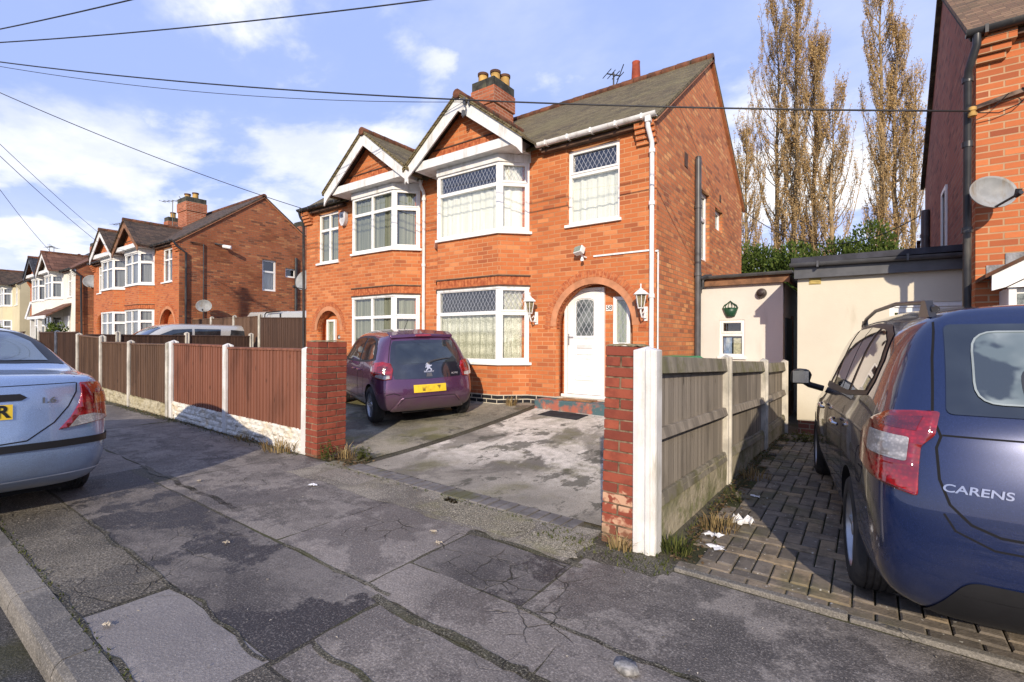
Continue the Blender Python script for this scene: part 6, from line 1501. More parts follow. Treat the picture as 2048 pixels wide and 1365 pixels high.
# roof rails and aerial
for sg in (-1, 1):
    b = MB(); b.tube([(sg * .575, .52, 1.625), (sg * .585, .70, 1.672), (sg * .60, 1.3, 1.705), (sg * .605, 2.0, 1.698), (sg * .60, 2.45, 1.655), (sg * .595, 2.65, 1.60)], [.018, .014, .013, .013, .014, .018], 10)
    for yy in (.60, 2.6): b.prism([(-.10, -.05), (.12, -.05), (.05, .045), (-.02, .04)], lambda u, v, w__: (w__, yy + u, (1.635 if yy < 2 else 1.60) + v), sg * .59 - .016, sg * .59 + .016)
    b.build('roof_rail', paint('satin_rail', (.07, .07, .075), .35, metal=.6), body, smooth=True)
for wy in (.90, 3.60):
    for sg in (-1, 1): wheel(CA, sg * .895, wy, .325, .325, .215, sg, 5, .72)
CA.location = (.915, 2.869, gz(-.1, 3.6) + .008); CA.rotation_euler = (0, 0, R(7.97))
# ----- purple hatchback on the drive -----
CB = thing('parked_car', 'small purple hatchback with black glass tailgate parked in front of the bay window', 'car', (0, 0, 0), group='parked cars')
P_PURP = car_paint('purple_car_paint', (.085, .030, .078), .5, (.13, .11, .10))
zz = [.20, .27, .44, .62, .80, .92, 1.16, 1.36]
X1 = [.70, .775, .80, .805, .79, .755, .68, .585]
rings = [
    rg([.52, .60, .655, .66, .645, .625, .57, .48], [.10, .04, .0, .03, .075, .10, .20, .30]),
    rg([.63, .73, .765, .765, .745, .715, .635, .54], [.13, .09, .065, .10, .14, .165, .26, .36]),
    rg([.68, .77, .80, .80, .785, .755, .67, .575], [.24, .22, .21, .23, .27, .29, .37, .47]),
    rg(X1, [.6] * 8), rg(X1, [1.1] * 8, [.20, .27, .44, .62, .78, .89, 1.16, 1.395]),
    rg(X1, [1.65] * 8, [.20, .27, .44, .62, .76, .87, 1.15, 1.40]),
    rg(X1, [2.1] * 8, [.20, .27, .44, .62, .75, .86, 1.10, 1.35]),
    rg([.70, .775, .80, .80, .78, .75, .67, .58], [2.45] * 8, [.20, .27, .44, .62, .75, .85, 1.0, 1.17]),
    rg([.70, .77, .795, .79, .77, .74, .69, .62], [2.85] * 8, [.20, .27, .44, .62, .74, .82, .88, .94]),
    rg([.65, .72, .74, .73, .70, .66, .6, .5], [3.2] * 8, [.20, .27, .44, .60, .70, .76, .80, .84]),
    rg([.5, .56, .58, .57, .54, .5, .44, .36], [3.42, 3.45, 3.47, 3.46, 3.43, 3.4, 3.36, 3.32], [.22, .28, .42, .54, .62, .67, .70, .73])]
crown = [.035, .045, .05, .06, .065, .065, .06, .06, .05, .03, .02]
body, bv_ = loft(rings, crown, -.075, .05, P_PURP, CB, [(.47, .285), (2.81, .285)], .325, crease=[(4, .3)])
for sg in (-1, 1):
    rr = side(sg)
    decal('window_seal', [(.34, .98), (.42, 1.14), (.60, 1.29), (.9, 1.335), (1.5, 1.335), (1.95, 1.29), (2.35, 1.12), (2.62, .94), (2.6, .89), (1.2, .91), (.6, .945)], bv_, rr, M_SEAL, body, .004)
    decal('side_window', [(.45, 1.0), (.52, 1.14), (.64, 1.255), (.9, 1.30), (1.12, 1.305), (1.18, .945), (.6, .975)], bv_, rr, M_CARGLASS, body, .008)
    decal('side_window', [(1.27, .94), (1.20, 1.305), (1.55, 1.30), (1.93, 1.25), (2.30, 1.09), (2.50, .95), (2.45, .92)], bv_, rr, M_CARGLASS, body, .008)
    for pts in ([(.98, .93), (.88, .75), (.85, .58), (.95, .36), (1.22, .34), (1.22, .93)], [(1.24, .93), (1.26, .34), (2.25, .34), (2.32, .6), (2.40, .90)]): strip('door_gap', pts, .008, bv_, rr, M_GAP, body)
    for hy in (1.08, 2.02 - .62):
        h = MB(); h.tube([(sg * .80, hy - .07, .80), (sg * .825, hy - .05, .80), (sg * .828, hy + .05, .80), (sg * .80, hy + .07, .80)], .013, 8); h.build('door_handle', P_PURP, body, smooth=True)
    m_ = MB(); m_.T = Matrix.Translation((sg * .90, 2.28, .95)); m_.box(-.08, .08, -.05, .06, -.055, .055); m_.build('door_mirror', P_PURP, body, bevel=.03)
c = cyl(0, .80)
tg = [(-.575, .815), (-.60, .86), (-.585, 1.0), (-.54, 1.22), (-.50, 1.275), (0, 1.29), (.50, 1.275), (.54, 1.22), (.585, 1.0), (.60, .86), (.575, .815), (.42, .695), (0, .68), (-.42, .695)]
tg = [(-.53, .70), (-.555, .80), (-.575, .90), (-.555, 1.05), (-.52, 1.20), (-.48, 1.262), (0, 1.275), (.48, 1.262), (.52, 1.20), (.555, 1.05), (.575, .90), (.555, .80), (.53, .70), (0, .685)]
m_, s_ = material('black_tailgate_glass'); p_ = s_.obj(); M_TGL = finish(m_, s_, s_.mix(s_.smooth(s_.noise(p_, 2.2, 4), .4, .7), (.012, .014, .022), (.03, .036, .05)), .06, None, .7, 0.0, .8)
decal('tailgate_glass', tg, bv_, 'B', M_TGL, body, .006)
iw = [(-.46, .92), (-.49, .96), (-.455, 1.19), (-.42, 1.22), (.42, 1.22), (.455, 1.19), (.49, .96), (.46, .92)]
decal('rear_screen', iw, bv_, 'B', M_CARGLASS, body, .009)
for sg in (-1, 1):
    q = lambda pts: [(sg * a, b) for a, b in pts]
    l_ = decal('rear_lamp', q([(37, .70), (43, .685), (53, .73), (60, .80), (60.5, .87), (55, .935), (46, .955), (39, .925), (36.5, .84)]), bv_, c, M_LRED, CB, .014, .03, ucell=2.5, thick=.026)
    decal('lamp_clear_section', q([(38.5, .708), (43, .697), (51, .735), (50, .765), (39, .752)]), bv_, c, M_LCLR, l_, .030, .03, ucell=2.5)
    decal('lamp_clear_section', q([(56.5, .80), (59.5, .81), (60.2, .865), (57.5, .885)]), bv_, c, M_LCLR, l_, .030, .03, ucell=2.5)
    decal('lamp_reflector', q([(42, .80), (50, .81), (50, .88), (45, .905), (41, .88)]), bv_, c, M_LDRED, l_, .029, .03, ucell=2.5)
sp = MB(); 
sp.add([(-.52, .27, 1.35), (.52, .27, 1.35), (.52, .42, 1.40), (-.52, .42, 1.40), (-.50, .255, 1.305), (.50, .255, 1.305), (.50, .42, 1.36), (-.50, .42, 1.36), (0, .22, 1.375), (0, .42, 1.445), (0, .21, 1.325)],
       [(0, 8, 9, 3), (8, 1, 2, 9), (0, 4, 10, 8), (8, 10, 5, 1), (4, 7, 6, 5, 10), (0, 3, 7, 4), (1, 5, 6, 2)])
so_ = sp.build('roof_spoiler', P_PURP, body, bevel=.012)
b = MB(); b.add([(-.13, .222, 1.365), (.13, .222, 1.365), (.13, .218, 1.335), (-.13, .218, 1.335), (-.13, .26, 1.365), (.13, .26, 1.365), (.13, .26, 1.335), (-.13, .26, 1.335)], [(0, 1, 2, 3), (0, 4, 5, 1), (3, 2, 6, 7), (0, 3, 7, 4), (1, 5, 6, 2)]); b.T = Matrix.Identity(4); bo_ = b.build('high_brake_lamp', M_LRED, body); bo_.location.y -= .012
strip('tailgate_gap', [(-.50, 1.29), (-.55, 1.15), (-.60, .93)], .009, bv_, 'B', M_GAP, body); strip('tailgate_gap', [(.50, 1.29), (.55, 1.15), (.60, .93)], .009, bv_, 'B', M_GAP, body)
strip('bumper_crease_shade', [(-.66, .47), (-.56, .49), (-.46, .46)], .012, bv_, 'B', M_GAP, body, .002); decal('bumper_diffuser', round_poly([(-.60, .22), (-.44, .425), (.44, .425), (.60, .22)], .04), bv_, 'B', P_PURP, body, .012, thick=.02)  # dark lines paint the shade in the bumper creases
strip('bumper_crease_shade', [(-.50, .315), (-.40, .415), (0, .425), (.40, .415), (.50, .315)], .009, bv_, 'B', M_GAP, body, .024)
decal('number_plate', rect(-.26, .26, .485, .60), bv_, 'B', M_PLATE, body, .012)
m_, s_ = material('blurred_plate_marks'); p_ = s_.obj(); f_ = s_.smooth(s_.noise(s_.scale(p_, (1, 1, .5)), 15, 1), .44, .70); c_ = s_.mix(f_, (.72, .50, .03), (.16, .11, .02)); M_BLUR = finish(m_, s_, c_, .4)
decal('plate_marks', rect(-.20, .20, .505, .58), bv_, 'B', M_BLUR, body, .0135)
me = flat_shape([(-.050, -.055), (.050, -.055), (.04, .0), (-.04, .0)], (), 0); me.transform(Matrix.Translation((0, .77, 0))); proj_mesh(me, bv_, RAYS['B'], .012); link('tailgate_handle', me, paint('handle_dark', (.09, .09, .10), .3), body)
# lion badge: a rearing outline of simple strokes, with the lettering under it
lion = [(-.01, .052), (.012, .050), (.022, .036), (.010, .026), (.030, .020), (.040, .028), (.034, .010), (.016, .004), (.020, -.014), (.036, -.026), (.030, -.050), (.018, -.048), (.020, -.030), (.002, -.018), (-.012, -.034), (-.030, -.048), (-.034, -.038), (-.018, -.020), (-.020, -.004), (-.038, -.008), (-.036, .004), (-.018, .010), (-.034, .022), (-.028, .030), (-.012, .022), (-.026, .038)]
decal('maker_emblem', [(a * 1.45, .86 + b * 1.25) for a, b in lion], bv_, 'B', M_SILVLET, body, .014, cell=.05)
letters('maker_lettering', 'PEUGEOT', .030, 0, .790, bv_, 'B', M_SILVLET, body, .0008, 1.25, .013)
letters('trim_lettering', 'ACTIVE', .034, .43, .745, bv_, 'B', M_SILVLET, body, .0006, 1.0, .013, shear=.2)
b = MB(); b.tube([onsurf(bv_, 'B', *q_, .028) for q_ in ((0, .91), (.03, .935), (.12, .955), (.24, .97), (.36, .975))], [.024, .020, .014, .010, .006], 8); b.build('rear_wiper', paint('wiper_grey', (.05, .052, .06), .4), body, smooth=True)
b = MB(); b.tube([(-.02, 1.1, 1.44), (.0, .95, 1.60)], .004, 5); b.build('roof_aerial', M_SEAL, body)
b = MB(); b.box(-.40, .30, .10, .5, .17, .24); b.build('underbody', M_GAP, body)
for wy in (.47, 2.81):
    for sg in (-1, 1): wheel(CB, sg * .795, wy, .285, .285, .17, sg, 5, .76, style=1)
CB.location = (-5.50, 5.42, gz(-5.9, 5.3) + .03); CB.rotation_euler = (R(1.0), R(-1.6), R(66.4))
# ----- pale blue saloon at the kerb -----
CF = thing('parked_car', 'pale metallic blue saloon parked at the kerb, cut off by the left edge', 'car', (0, 0, 0), group='parked cars')
P_SILV = car_paint('pale_blue_car_paint', (.205, .285, .43), .45, (.16, .16, .17))
zz = [.21, .30, .52, .72, .92, 1.06, 1.09, 1.105]
rings = [
    rg([.58, .66, .70, .70, .685, .66, .62, .56], [.14, .05, .0, .03, .05, .07, .10, .15]),
    rg([.70, .79, .825, .82, .805, .765, .72, .66], [.17, .10, .065, .10, .13, .15, .19, .24]),
    rg([.75, .83, .855, .855, .84, .80, .76, .68], [.36, .32, .30, .32, .34, .36, .40, .44], [.21, .30, .52, .72, .92, 1.06, 1.095, 1.115]),
    rg([.76, .84, .86, .86, .84, .805, .76, .70], [.68] * 5 + [.66, .68, .70], [.21, .30, .52, .72, .92, 1.05, 1.10, 1.135]),
    rg([.76, .84, .86, .86, .845, .81, .745, .66], [.95] * 5 + [.95, 1.0, 1.04], [.21, .30, .52, .72, .91, 1.03, 1.16, 1.27]),
    rg([.76, .84, .86, .86, .845, .81, .72, .60], [1.35] * 5 + [1.35, 1.38, 1.42], [.21, .30, .52, .72, .90, 1.01, 1.25, 1.455]),
    rg([.76, .84, .86, .86, .845, .81, .71, .585], [2.0] * 8, [.21, .30, .52, .72, .89, .99, 1.26, 1.50]),
    rg([.76, .84, .86, .86, .845, .81, .72, .59], [2.55] * 8, [.21, .30, .52, .72, .87, .97, 1.22, 1.45]),
    rg([.76, .84, .855, .855, .84, .80, .73, .63], [3.05] * 8, [.21, .30, .52, .72, .85, .94, 1.08, 1.19]),
    rg([.75, .83, .85, .84, .82, .79, .74, .66], [3.45] * 8, [.21, .30, .52, .70, .82, .90, .94, .98]),
    rg([.68, .76, .78, .77, .75, .72, .66, .56], [4.0] * 8, [.21, .30, .50, .64, .74, .80, .83, .86]),
    rg([.52, .6, .62, .6, .57, .54, .48, .4], [4.28, 4.33, 4.36, 4.34, 4.31, 4.28, 4.24, 4.2], [.23, .30, .46, .56, .63, .68, .71, .74])]
crown = [.012, .014, .016, .02, .035, .05, .055, .05, .05, .04, .03, .02]
body, bv_ = loft(rings, crown, -.09, .06, P_SILV, CF, [(.845, .305), (3.46, .305)], .35, crease=[(4, .3), (6, .3)])
c = cyl(0, 1.0)
for sg in (-1, 1):
    rr = side(sg)
    decal('window_seal', [(1.0, 1.10), (1.22, 1.27), (1.5, 1.40), (2.1, 1.425), (2.5, 1.385), (2.95, 1.18), (3.25, .99), (3.2, .97), (1.5, 1.02)], bv_, rr, M_SEAL, body, .004)
    decal('side_window', [(1.08, 1.11), (1.28, 1.26), (1.52, 1.365), (2.0, 1.395), (2.05, 1.03), (1.5, 1.055)], bv_, rr, M_CARGLASS, body, .008)
    decal('side_window', [(2.14, 1.03), (2.10, 1.395), (2.48, 1.35), (2.9, 1.16), (3.12, 1.0)], bv_, rr, M_CARGLASS, body, .008)
    for pts in ([(1.25, 1.04), (1.2, .8), (1.22, .6), (1.35, .36), (2.08, .34), (2.08, 1.02)],): strip('door_gap', pts, .008, bv_, rr, M_GAP, body)
    q = lambda pts: [(sg * a, b) for a, b in pts]
    l_ = decal('rear_lamp', q([(25.5, .68), (48.5, .745), (50, .86), (50, .985), (46.5, 1.03), (40, 1.045), (34.0, 1.04), (33.8, .96), (32.5, .87), (29.5, .77)]), bv_, c, M_LRED, CF, .008, .03, ucell=2, thick=.014)
    decal('lamp_amber_section', q([(37.5, .865), (49.8, .87), (49.6, .955), (38, .95)]), bv_, c, M_LAMB, l_, .022, .03, ucell=2)
    decal('lamp_clear_section', q([(28.5, .69), (44.5, .74), (41.5, .765), (37, .785), (32, .775)]), bv_, c, M_LCLR, l_, .018, .03, ucell=2)
rs = [(-.60, 1.13), (-.52, 1.42), (0, 1.45), (.52, 1.42), (.60, 1.13), (.3, 1.145), (-.3, 1.145)]
def rayS(u, v): return Vector((u, -3, v + 1.2)), Vector((0, .93, -.36)).normalized()
M_RS = None
m_, s_ = material('saloon_rear_screen'); p_ = s_.obj(); x_, y_, z_ = s_.sep(p_)[:3]
c_ = s_.mix(s_.smooth(s_.noise(p_, 2.4, 3), .42, .6), (.018, .026, .034), (.10, .13, .14)); M_RS = finish(m_, s_, c_, .04, None, .8, 0.0, 1.0)
def rayB2(u, v): # v: distance down the screen from its top
    return Vector((u, 1.46 - v * .98 - 1.0, 1.50 - v * .62 + 1.4)), Vector((0, .58, -.81)).normalized()
decal('rear_screen', [(-.50, -.02), (-.62, .20), (-.685, .62), (-.35, .655), (.35, .655), (.685, .62), (.62, .20), (.50, -.02), (0, -.045)], bv_, rayB2, M_SEAL, body, .004)
decal('rear_screen', [(-.40, .05), (-.52, .22), (-.575, .58), (-.3, .61), (.3, .61), (.575, .58), (.52, .22), (.40, .05), (0, .03)], bv_, rayB2, M_RS, body, .008)
hr = paint('seat_cloth', (.16, .20, .20), .9)
strip('boot_gap', [(.60, 1.09), (.605, 1.04), (.60, .97), (.55, .86), (.46, .74), (.30, .62), (0, .60), (-.30, .62), (-.46, .74), (-.55, .86), (-.60, .97), (-.605, 1.04), (-.60, 1.09)], .009, bv_, 'B', M_GAP, body)
strip('boot_crease_shade', [(-.60, 1.045), (0, 1.03), (.60, 1.045)], .006, bv_, 'B', M_GAP, body, .0015)  # shade of the boot-lid crease painted as a thin dark line
decal('boot_handle_recess', [(-.30, .935), (-.26, .975), (.26, .975), (.30, .945), (.27, .925), (-.27, .915)], bv_, 'B', M_SEAL, body, .008)
strip('bumper_rub_strip', [(-52, .575), (-40, .575), (-25, .57), (0, .57), (25, .57), (40, .575), (52, .575)], .055, bv_, c, M_SEAL, body, .012, step=3)
strip('bumper_gap', [(-27, .675), (0, .60), (27, .675)], .0, bv_, c, M_GAP, body, .001, step=3)
strip('bumper_lip_glint', [(-50, .335), (-30, .32), (0, .315), (30, .32), (50, .335)], .012, bv_, c, paint('lip_highlight', (.45, .50, .58), .3), body, .006, step=3)  # pale strip painted as a highlight along the bumper lip
pl_ = decal('number_plate', rect(-.26, .22, .79, .90), bv_, 'B', M_PLATE, body, .010)
letters('plate_lettering', 'R', .125, .165, .845, bv_, 'B', M_BLACK, pl_, .004, 1.0, .013)
letters('engine_badge', '1.6', .060, .425, .915, bv_, 'B', paint('badge_dark', (.10, .11, .12), .3), body, .0018, 1.3, .006)
for wy in (.845, 3.46):
    for sg in (-1, 1): wheel(CF, sg * .84, wy, .305, .305, .19, sg, 7, .66)
b = MB(); b.box(-.6, .6, .25, 1.3, .16, .30); b.build('underbody', M_GAP, body)
CF.location = (-5.22, .55, zs(-5.9) + .0); CF.rotation_euler = (0, R(1.2), R(90))
# ----- white four-by-four and caravan behind the fences -----
CR = thing('parked_car', 'white four-by-four with dark windows behind the low dark fence', 'car', (0, 0, 0), group='parked cars')
P_WH = car_paint('white_car_paint', (.36, .36, .34), .1)
zz = [.25, .35, .60, .85, 1.05, 1.15, 1.50, 1.78]; X1 = [.80, .93, .95, .95, .94, .92, .84, .72]
rings = [rg([.6, .75, .78, .78, .77, .75, .70, .62], [.1, .04, 0, .02, .06, .08, .15, .22]), rg(X1, [.35] * 8), rg(X1, [1.0] * 8), rg(X1, [2.0] * 8), rg(X1, [2.7] * 8), rg(X1, [3.05] * 8, [.25, .35, .6, .85, 1.05, 1.15, 1.38, 1.55]),
         rg([.8, .93, .95, .95, .94, .92, .86, .76], [3.6] * 8, [.25, .35, .6, .85, 1.02, 1.10, 1.14, 1.18]), rg([.75, .85, .87, .87, .85, .82, .76, .66], [4.4] * 8, [.25, .35, .6, .8, .95, 1.02, 1.05, 1.08]), rg([.6, .7, .72, .7, .68, .65, .6, .5], [4.75] * 8, [.28, .35, .5, .7, .85, .9, .93, .95])]
body, bv_ = loft(rings, [.03, .04, .045, .045, .04, .04, .03, .03, .02], -.05, .05, P_WH, CR, [(.9, .37), (3.75, .37)], .42)
for sg in (-1, 1):
    rr = side(sg)
    decal('side_window', [(.30, 1.22), (.42, 1.60), (1.02, 1.64), (1.15, 1.20)], bv_, rr, M_CARGLASS, body, .008)
    decal('side_window', [(1.42, 1.20), (1.32, 1.65), (2.05, 1.65), (2.1, 1.18)], bv_, rr, M_CARGLASS, body, .008)
    decal('side_window', [(2.18, 1.18), (2.12, 1.65), (2.6, 1.62), (3.05, 1.42), (3.35, 1.18)], bv_, rr, M_CARGLASS, body, .008)
decal('windscreen', [(-.70, 3.48), (-.62, 2.86), (.62, 2.86), (.70, 3.48)], bv_, 'T', M_CARGLASS, body, .008)
for wy in (.9, 3.75):
    for sg in (-1, 1): wheel(CR, sg * .93, wy, .37, .37, .23, sg, 5, .7)
CR.location = (-17.0, 8.35, .17); CR.rotation_euler = (0, 0, R(180))
CV = thing('caravan', 'white touring caravan standing behind the tall fences', 'caravan', (-16.4, 9.9, .4))
b = MB(); b.prism([(-.2, .4), (4.6, .4), (4.75, 1.2), (4.5, 2.05), (4.0, 2.36), (.5, 2.42), (0, 2.1), (-.25, 1.2)], lambda u, v, w__: (-18.8 + u, w__, v + .1), 8.9, 10.9); b.build('caravan_body', P_WH, CV, bevel=.08)
b = MB(); b.prism([(0, 1.0), (.08, 1.0), (-.02, 2.4), (-.10, 2.4)], lambda u, v, w__: (-16.1 + u, w__, v), 8.885, 8.895); b.build('caravan_stripe', M_SEAL, CV)
b = MB(); b.tube([(-17.0, 8.8, 1.5), (-17.0, 8.8, 2.38), (-16.9, 8.8, 2.45), (-16.0, 8.8, 2.47)], .02, 6); b.build('caravan_rail', M_SEAL, CV)
# ---------------- trees and hedges behind the houses ----------------
M_BARK = paint('poplar_bark', (.34, .245, .13), .95, .3, grime=(.12, .09, .055), sc=1.5)
def leaf_mat(name, c1, c2, c3, trans=.25):
    m, s = material(name); p = s.pos(); g = s.n('ShaderNodeNewGeometry', 8)
    c = s.ramp(s.math('ADD', s.math('MULTIPLY', g, .6), s.math('MULTIPLY', s.noise(p, .8, 3), .4)), [(.15, c2), (.5, c1), (.85, c3)])
    b1 = s.n('ShaderNodeBsdfDiffuse', Color=c); b2 = s.n('ShaderNodeBsdfTranslucent', Color=c)
    sh = s.n('ShaderNodeMixShader', i0=trans, i1=b1, i2=b2)
    o = s.t.nodes.new('ShaderNodeOutputMaterial'); s.t.links.new(sh, o.inputs[0]); return m
M_AUT = leaf_mat('dry_poplar_leaves', (.52, .35, .15), (.30, .19, .08), (.70, .50, .24))
M_CONI = leaf_mat('conifer_foliage', (.080, .120, .028), (.022, .042, .012), (.16, .20, .05), .2)
M_WEED = leaf_mat('weed_leaves', (.085, .105, .030), (.045, .055, .018), (.17, .17, .06))
M_DRYG = leaf_mat('dry_grass', (.26, .19, .09), (.15, .10, .05), (.36, .28, .14), .1)
def poplar(x, y, h, r, seed, label, limbs=9, dens=1.0, split=0.0):
    rr = random.Random(seed); T_ = thing('poplar_tree', label, 'tree', (x, y, 0), group='tall poplars behind the houses')
    tb = MB(); lv = MB(); tips = []
    mains = []
    nm = 2 if split else 1
    for q in range(nm):
        ox = (q - .5) * split if split else 0
        pts = [(x + ox * min(1, i / 2.5) + rr.uniform(-.15, .15), y + rr.uniform(-.2, .2), h * i / 10 * (1 if q == 0 else .82)) for i in range(11)]
        tb.tube(pts, [max(.04, .34 * (1 - i / 10.5)) for i in range(11)], 7); mains.append(pts)
    for q, pts in enumerate(mains):
        n = int(limbs * 6)
        for k in range(n):
            t = .10 + .86 * (k / n) ** .9; i = min(9, int(t * 10)); f = t * 10 - i
            base = Vector(pts[i]).lerp(Vector(pts[i + 1]), f); a = rr.uniform(0, 2 * pi)
            rad = r * (.35 + .65 * sin(pi * min(1, t * 1.05) ** .8)) * rr.uniform(.45, 1.05) * (1 if nm == 1 else .72)
            ln = rad * rr.uniform(2.2, 4.6); ln = min(ln, (1.03 - t) * h * .8 + 1.0)
            b = []
            for j in range(7):
                u = j / 6; out = rad * (1 - (1 - u) ** 2.2)
                b.append((base.x + cos(a) * out + rr.uniform(-.08, .08), base.y + sin(a) * out + rr.uniform(-.08, .08), base.z + ln * u ** 1.15))
            tb.tube(b, [.075 * (1 - .8 * j / 6) * (1.15 - t * .6) for j in range(7)], 4, cap=False)
            # twigs
            for w_ in range(int(12 * dens)):
                j = rr.randint(1, 5); p = Vector(b[j]).lerp(Vector(b[j + 1]), rr.random()); a2 = rr.uniform(0, 2 * pi); l2 = rr.uniform(.5, 1.5)
                e = p + Vector((cos(a2) * .28 * l2, sin(a2) * .28 * l2, l2))
                tb.tube([p, e], [.022, .008], 3, cap=False)
                for z_ in range(rr.randint(9, 17)):
                    c = p.lerp(e, rr.uniform(0, 1.1)) + Vector((rr.uniform(-.16, .16), rr.uniform(-.16, .16), rr.uniform(-.2, .2)))
                    s_ = rr.uniform(.045, .09); d1 = Vector((rr.uniform(-1, 1), rr.uniform(-1, 1), rr.uniform(-.2, 1))).normalized(); d2 = d1.orthogonal().normalized()
                    lv.add([c - d1 * s_ * 1.3, c + d2 * s_ * .6, c + d1 * s_ * 1.3, c - d2 * s_ * .6], [(0, 1, 2, 3)])
    tb.build('trunk', M_BARK, T_, fix=False, smooth='all'); lv.build('crown', M_AUT, T_, fix=False)
poplar(-10.7, 57, 24, 2.4, 1, 'leftmost poplar, short, at the corner of the brick house', 10, 1.0)
poplar(-7.9, 58, 37, 2.9, 2, 'second poplar from the left, tall with dry brown leaves', 15, 1.1)
poplar(-5.2, 56, 38, 3.2, 3, 'tall dense poplar in the middle of the left clump', 17, 1.2, 1.6)
poplar(-2.9, 55, 24, 2.6, 4, 'short spreading poplar at the right side of the left clump', 10, .9)
poplar(1.3, 56, 37, 2.6, 5, 'tall poplar standing alone beside the dark neighbouring flank', 14, 1.1, 1.0)
poplar(3.2, 57, 25, 2.2, 6, 'thinner poplar close to the dark neighbouring flank', 9, .8)
def clump(name, label, cx, cy, rx, ry, h, n, leaf, mat, seed, cat='tree', sz=(.05, .11), group=None, base=0.0, trunk=True, cone=1.0):
    rr = random.Random(seed); T_ = thing(name, label, cat, (cx, cy, base), group=group); lv = MB()
    bl = [(rr.uniform(-.75, .75), rr.uniform(-.75, .75), rr.uniform(.15, .9), rr.uniform(.25, .5)) for _ in range(26)]
    for i in range(n):
        b = bl[rr.randrange(len(bl))]; d = Vector((rr.gauss(0, 1), rr.gauss(0, 1), rr.gauss(0, 1))).normalized() * rr.uniform(.72, 1.08)
        k = 1 - b[2] * .35 * cone
        c = Vector((cx + (b[0] * k + d.x * b[3]) * rx, cy + (b[1] * k + d.y * b[3]) * ry, base + max(.02, b[2] + d.z * b[3] * .45) * h))
        d1 = Vector((d.x + rr.uniform(-.6, .6), d.y + rr.uniform(-.6, .6), d.z + rr.uniform(-.2, 1.2))).normalized(); d2 = d1.orthogonal().normalized(); d2.rotate(Matrix.Rotation(rr.uniform(0, 6.3), 3, d1)); s_ = rr.uniform(*sz)
        lv.add([c - d1 * s_, c + d2 * s_ * .5, c + d1 * s_ * 1.2, c - d2 * s_ * .5], [(0, 1, 2, 3)])
    lv.build('crown' if trunk else 'foliage', mat, T_, fix=False)
    if trunk:
        t = MB(); t.tube([(cx, cy, base - .1), (cx + .1, cy, base + h * .6)], [.16, .05], 7)
        for k in range(6): a = k * 1.05; t.tube([(cx, cy, base + h * .15 * (k % 3 + 1)), (cx + cos(a) * rx * .5, cy + sin(a) * ry * .5, base + h * (.35 + .08 * k))], [.05, .015], 5)
        t.build('trunk', M_BARK, T_, fix=False)
    return T_
G_ = 'evergreen trees behind the extensions'
clump('conifer_tree', 'broad green conifer behind the lean-to roof, next to the brick gable', -3.7, 25, 2.4, 1.6, 5.7, 42000, 0, M_CONI, 11, sz=(.035, .09), group=G_)
clump('conifer_tree', 'low green conifer behind the gap between the two extensions', -1.9, 24, 2.0, 1.5, 4.9, 30000, 0, M_CONI, 12, sz=(.035, .09), group=G_)
clump('conifer_tree', 'green conifer rising to a point behind the garage roof', -.4, 24.5, 2.0, 1.5, 6.0, 40000, 0, M_CONI, 13, sz=(.035, .09), group=G_, cone=1.8)
clump('hedge', 'small green hedge before the pebbledashed pair at the left edge', -43.5, 5.6, 4.2, .8, 1.9, 9000, 0, M_CONI, 14, 'hedge', (.08, .16), trunk=False, base=.3)
clump('shrub', 'small dark shrub at the corner of the white-painted house', -33.0, 6.6, .5, .5, 1.9, 1500, 0, M_CONI, 15, 'shrub', (.05, .1), trunk=False, base=.4)
# ---------------- weeds, grass and litter ----------------
def weed(x, y, label, n, hgt, spread, mat, seed, name='weed', cat='weed', lw=.012, group='weeds at the foot of walls and fences', leafy=True):
    rr = random.Random(seed); z = gz(x, y); mb = MB()
    if leafy:
        for i in range(max(5, n // 8)):
            a = rr.uniform(0, 2 * pi); r0 = spread * sqrt(rr.random()) * .8; b = Vector((x + cos(a) * r0, y + sin(a) * r0 * .7, z)); hh = hgt * rr.uniform(.3, 1.0)
            e = b + Vector((rr.uniform(-.4, .4) * hh, rr.uniform(-.4, .4) * hh, hh)); mb.tube([b, e], [.003, .0015], 3, cap=False)
            for j in range(9):
                c = b.lerp(e, (j + .5) / 9); a2 = rr.uniform(0, 6.3); l = rr.uniform(.018, .04) * (lw / .013); d_ = Vector((cos(a2), sin(a2), rr.uniform(-.1, .7))).normalized(); sd = d_.cross(Vector((0, 0, 1))).normalized() * l * .32
                mb.add([c, c + d_ * l * .5 + sd, c + d_ * l, c + d_ * l * .5 - sd], [(0, 1, 2, 3)])
        n = 0
    for i in range(n):
        a = rr.uniform(0, 2 * pi); r0 = spread * sqrt(rr.random()) * .7; b = Vector((x + cos(a) * r0, y + sin(a) * r0 * .8, z)); a2 = a + rr.uniform(-.8, .8)
        l = hgt * rr.uniform(.5, 1.1); o = l * rr.uniform(.2, .9)
        p = [b, b + Vector((cos(a2) * o * .35, sin(a2) * o * .35, l * .55)), b + Vector((cos(a2) * o, sin(a2) * o, l * rr.uniform(.6, .95)))]
        sd = Vector((-sin(a2), cos(a2), 0)) * lw * (.5 if not leafy else 1)
        if leafy: mb.add([p[0] - sd * .2, p[0] + sd * .2, p[1] + sd, p[2], p[1] - sd], [(0, 1, 2, 3, 4)])
        else: mb.add([p[0] - sd, p[0] + sd, p[1] + sd * .7, p[1] - sd * .7, p[2]], [(0, 1, 2, 3), (3, 2, 4)])
    return tag(mb.build(name, mat, fix=False), label, cat, group)
weed(-5.16, 3.40, 'leafy weed growing at the foot of the left brick pillar', 160, .24, .16, M_WEED, 21, lw=.013)
weed(-5.02, 3.58, 'brown twiggy weed beside the foot of the left brick pillar', 70, .20, .16, M_DRYG, 22, leafy=False)
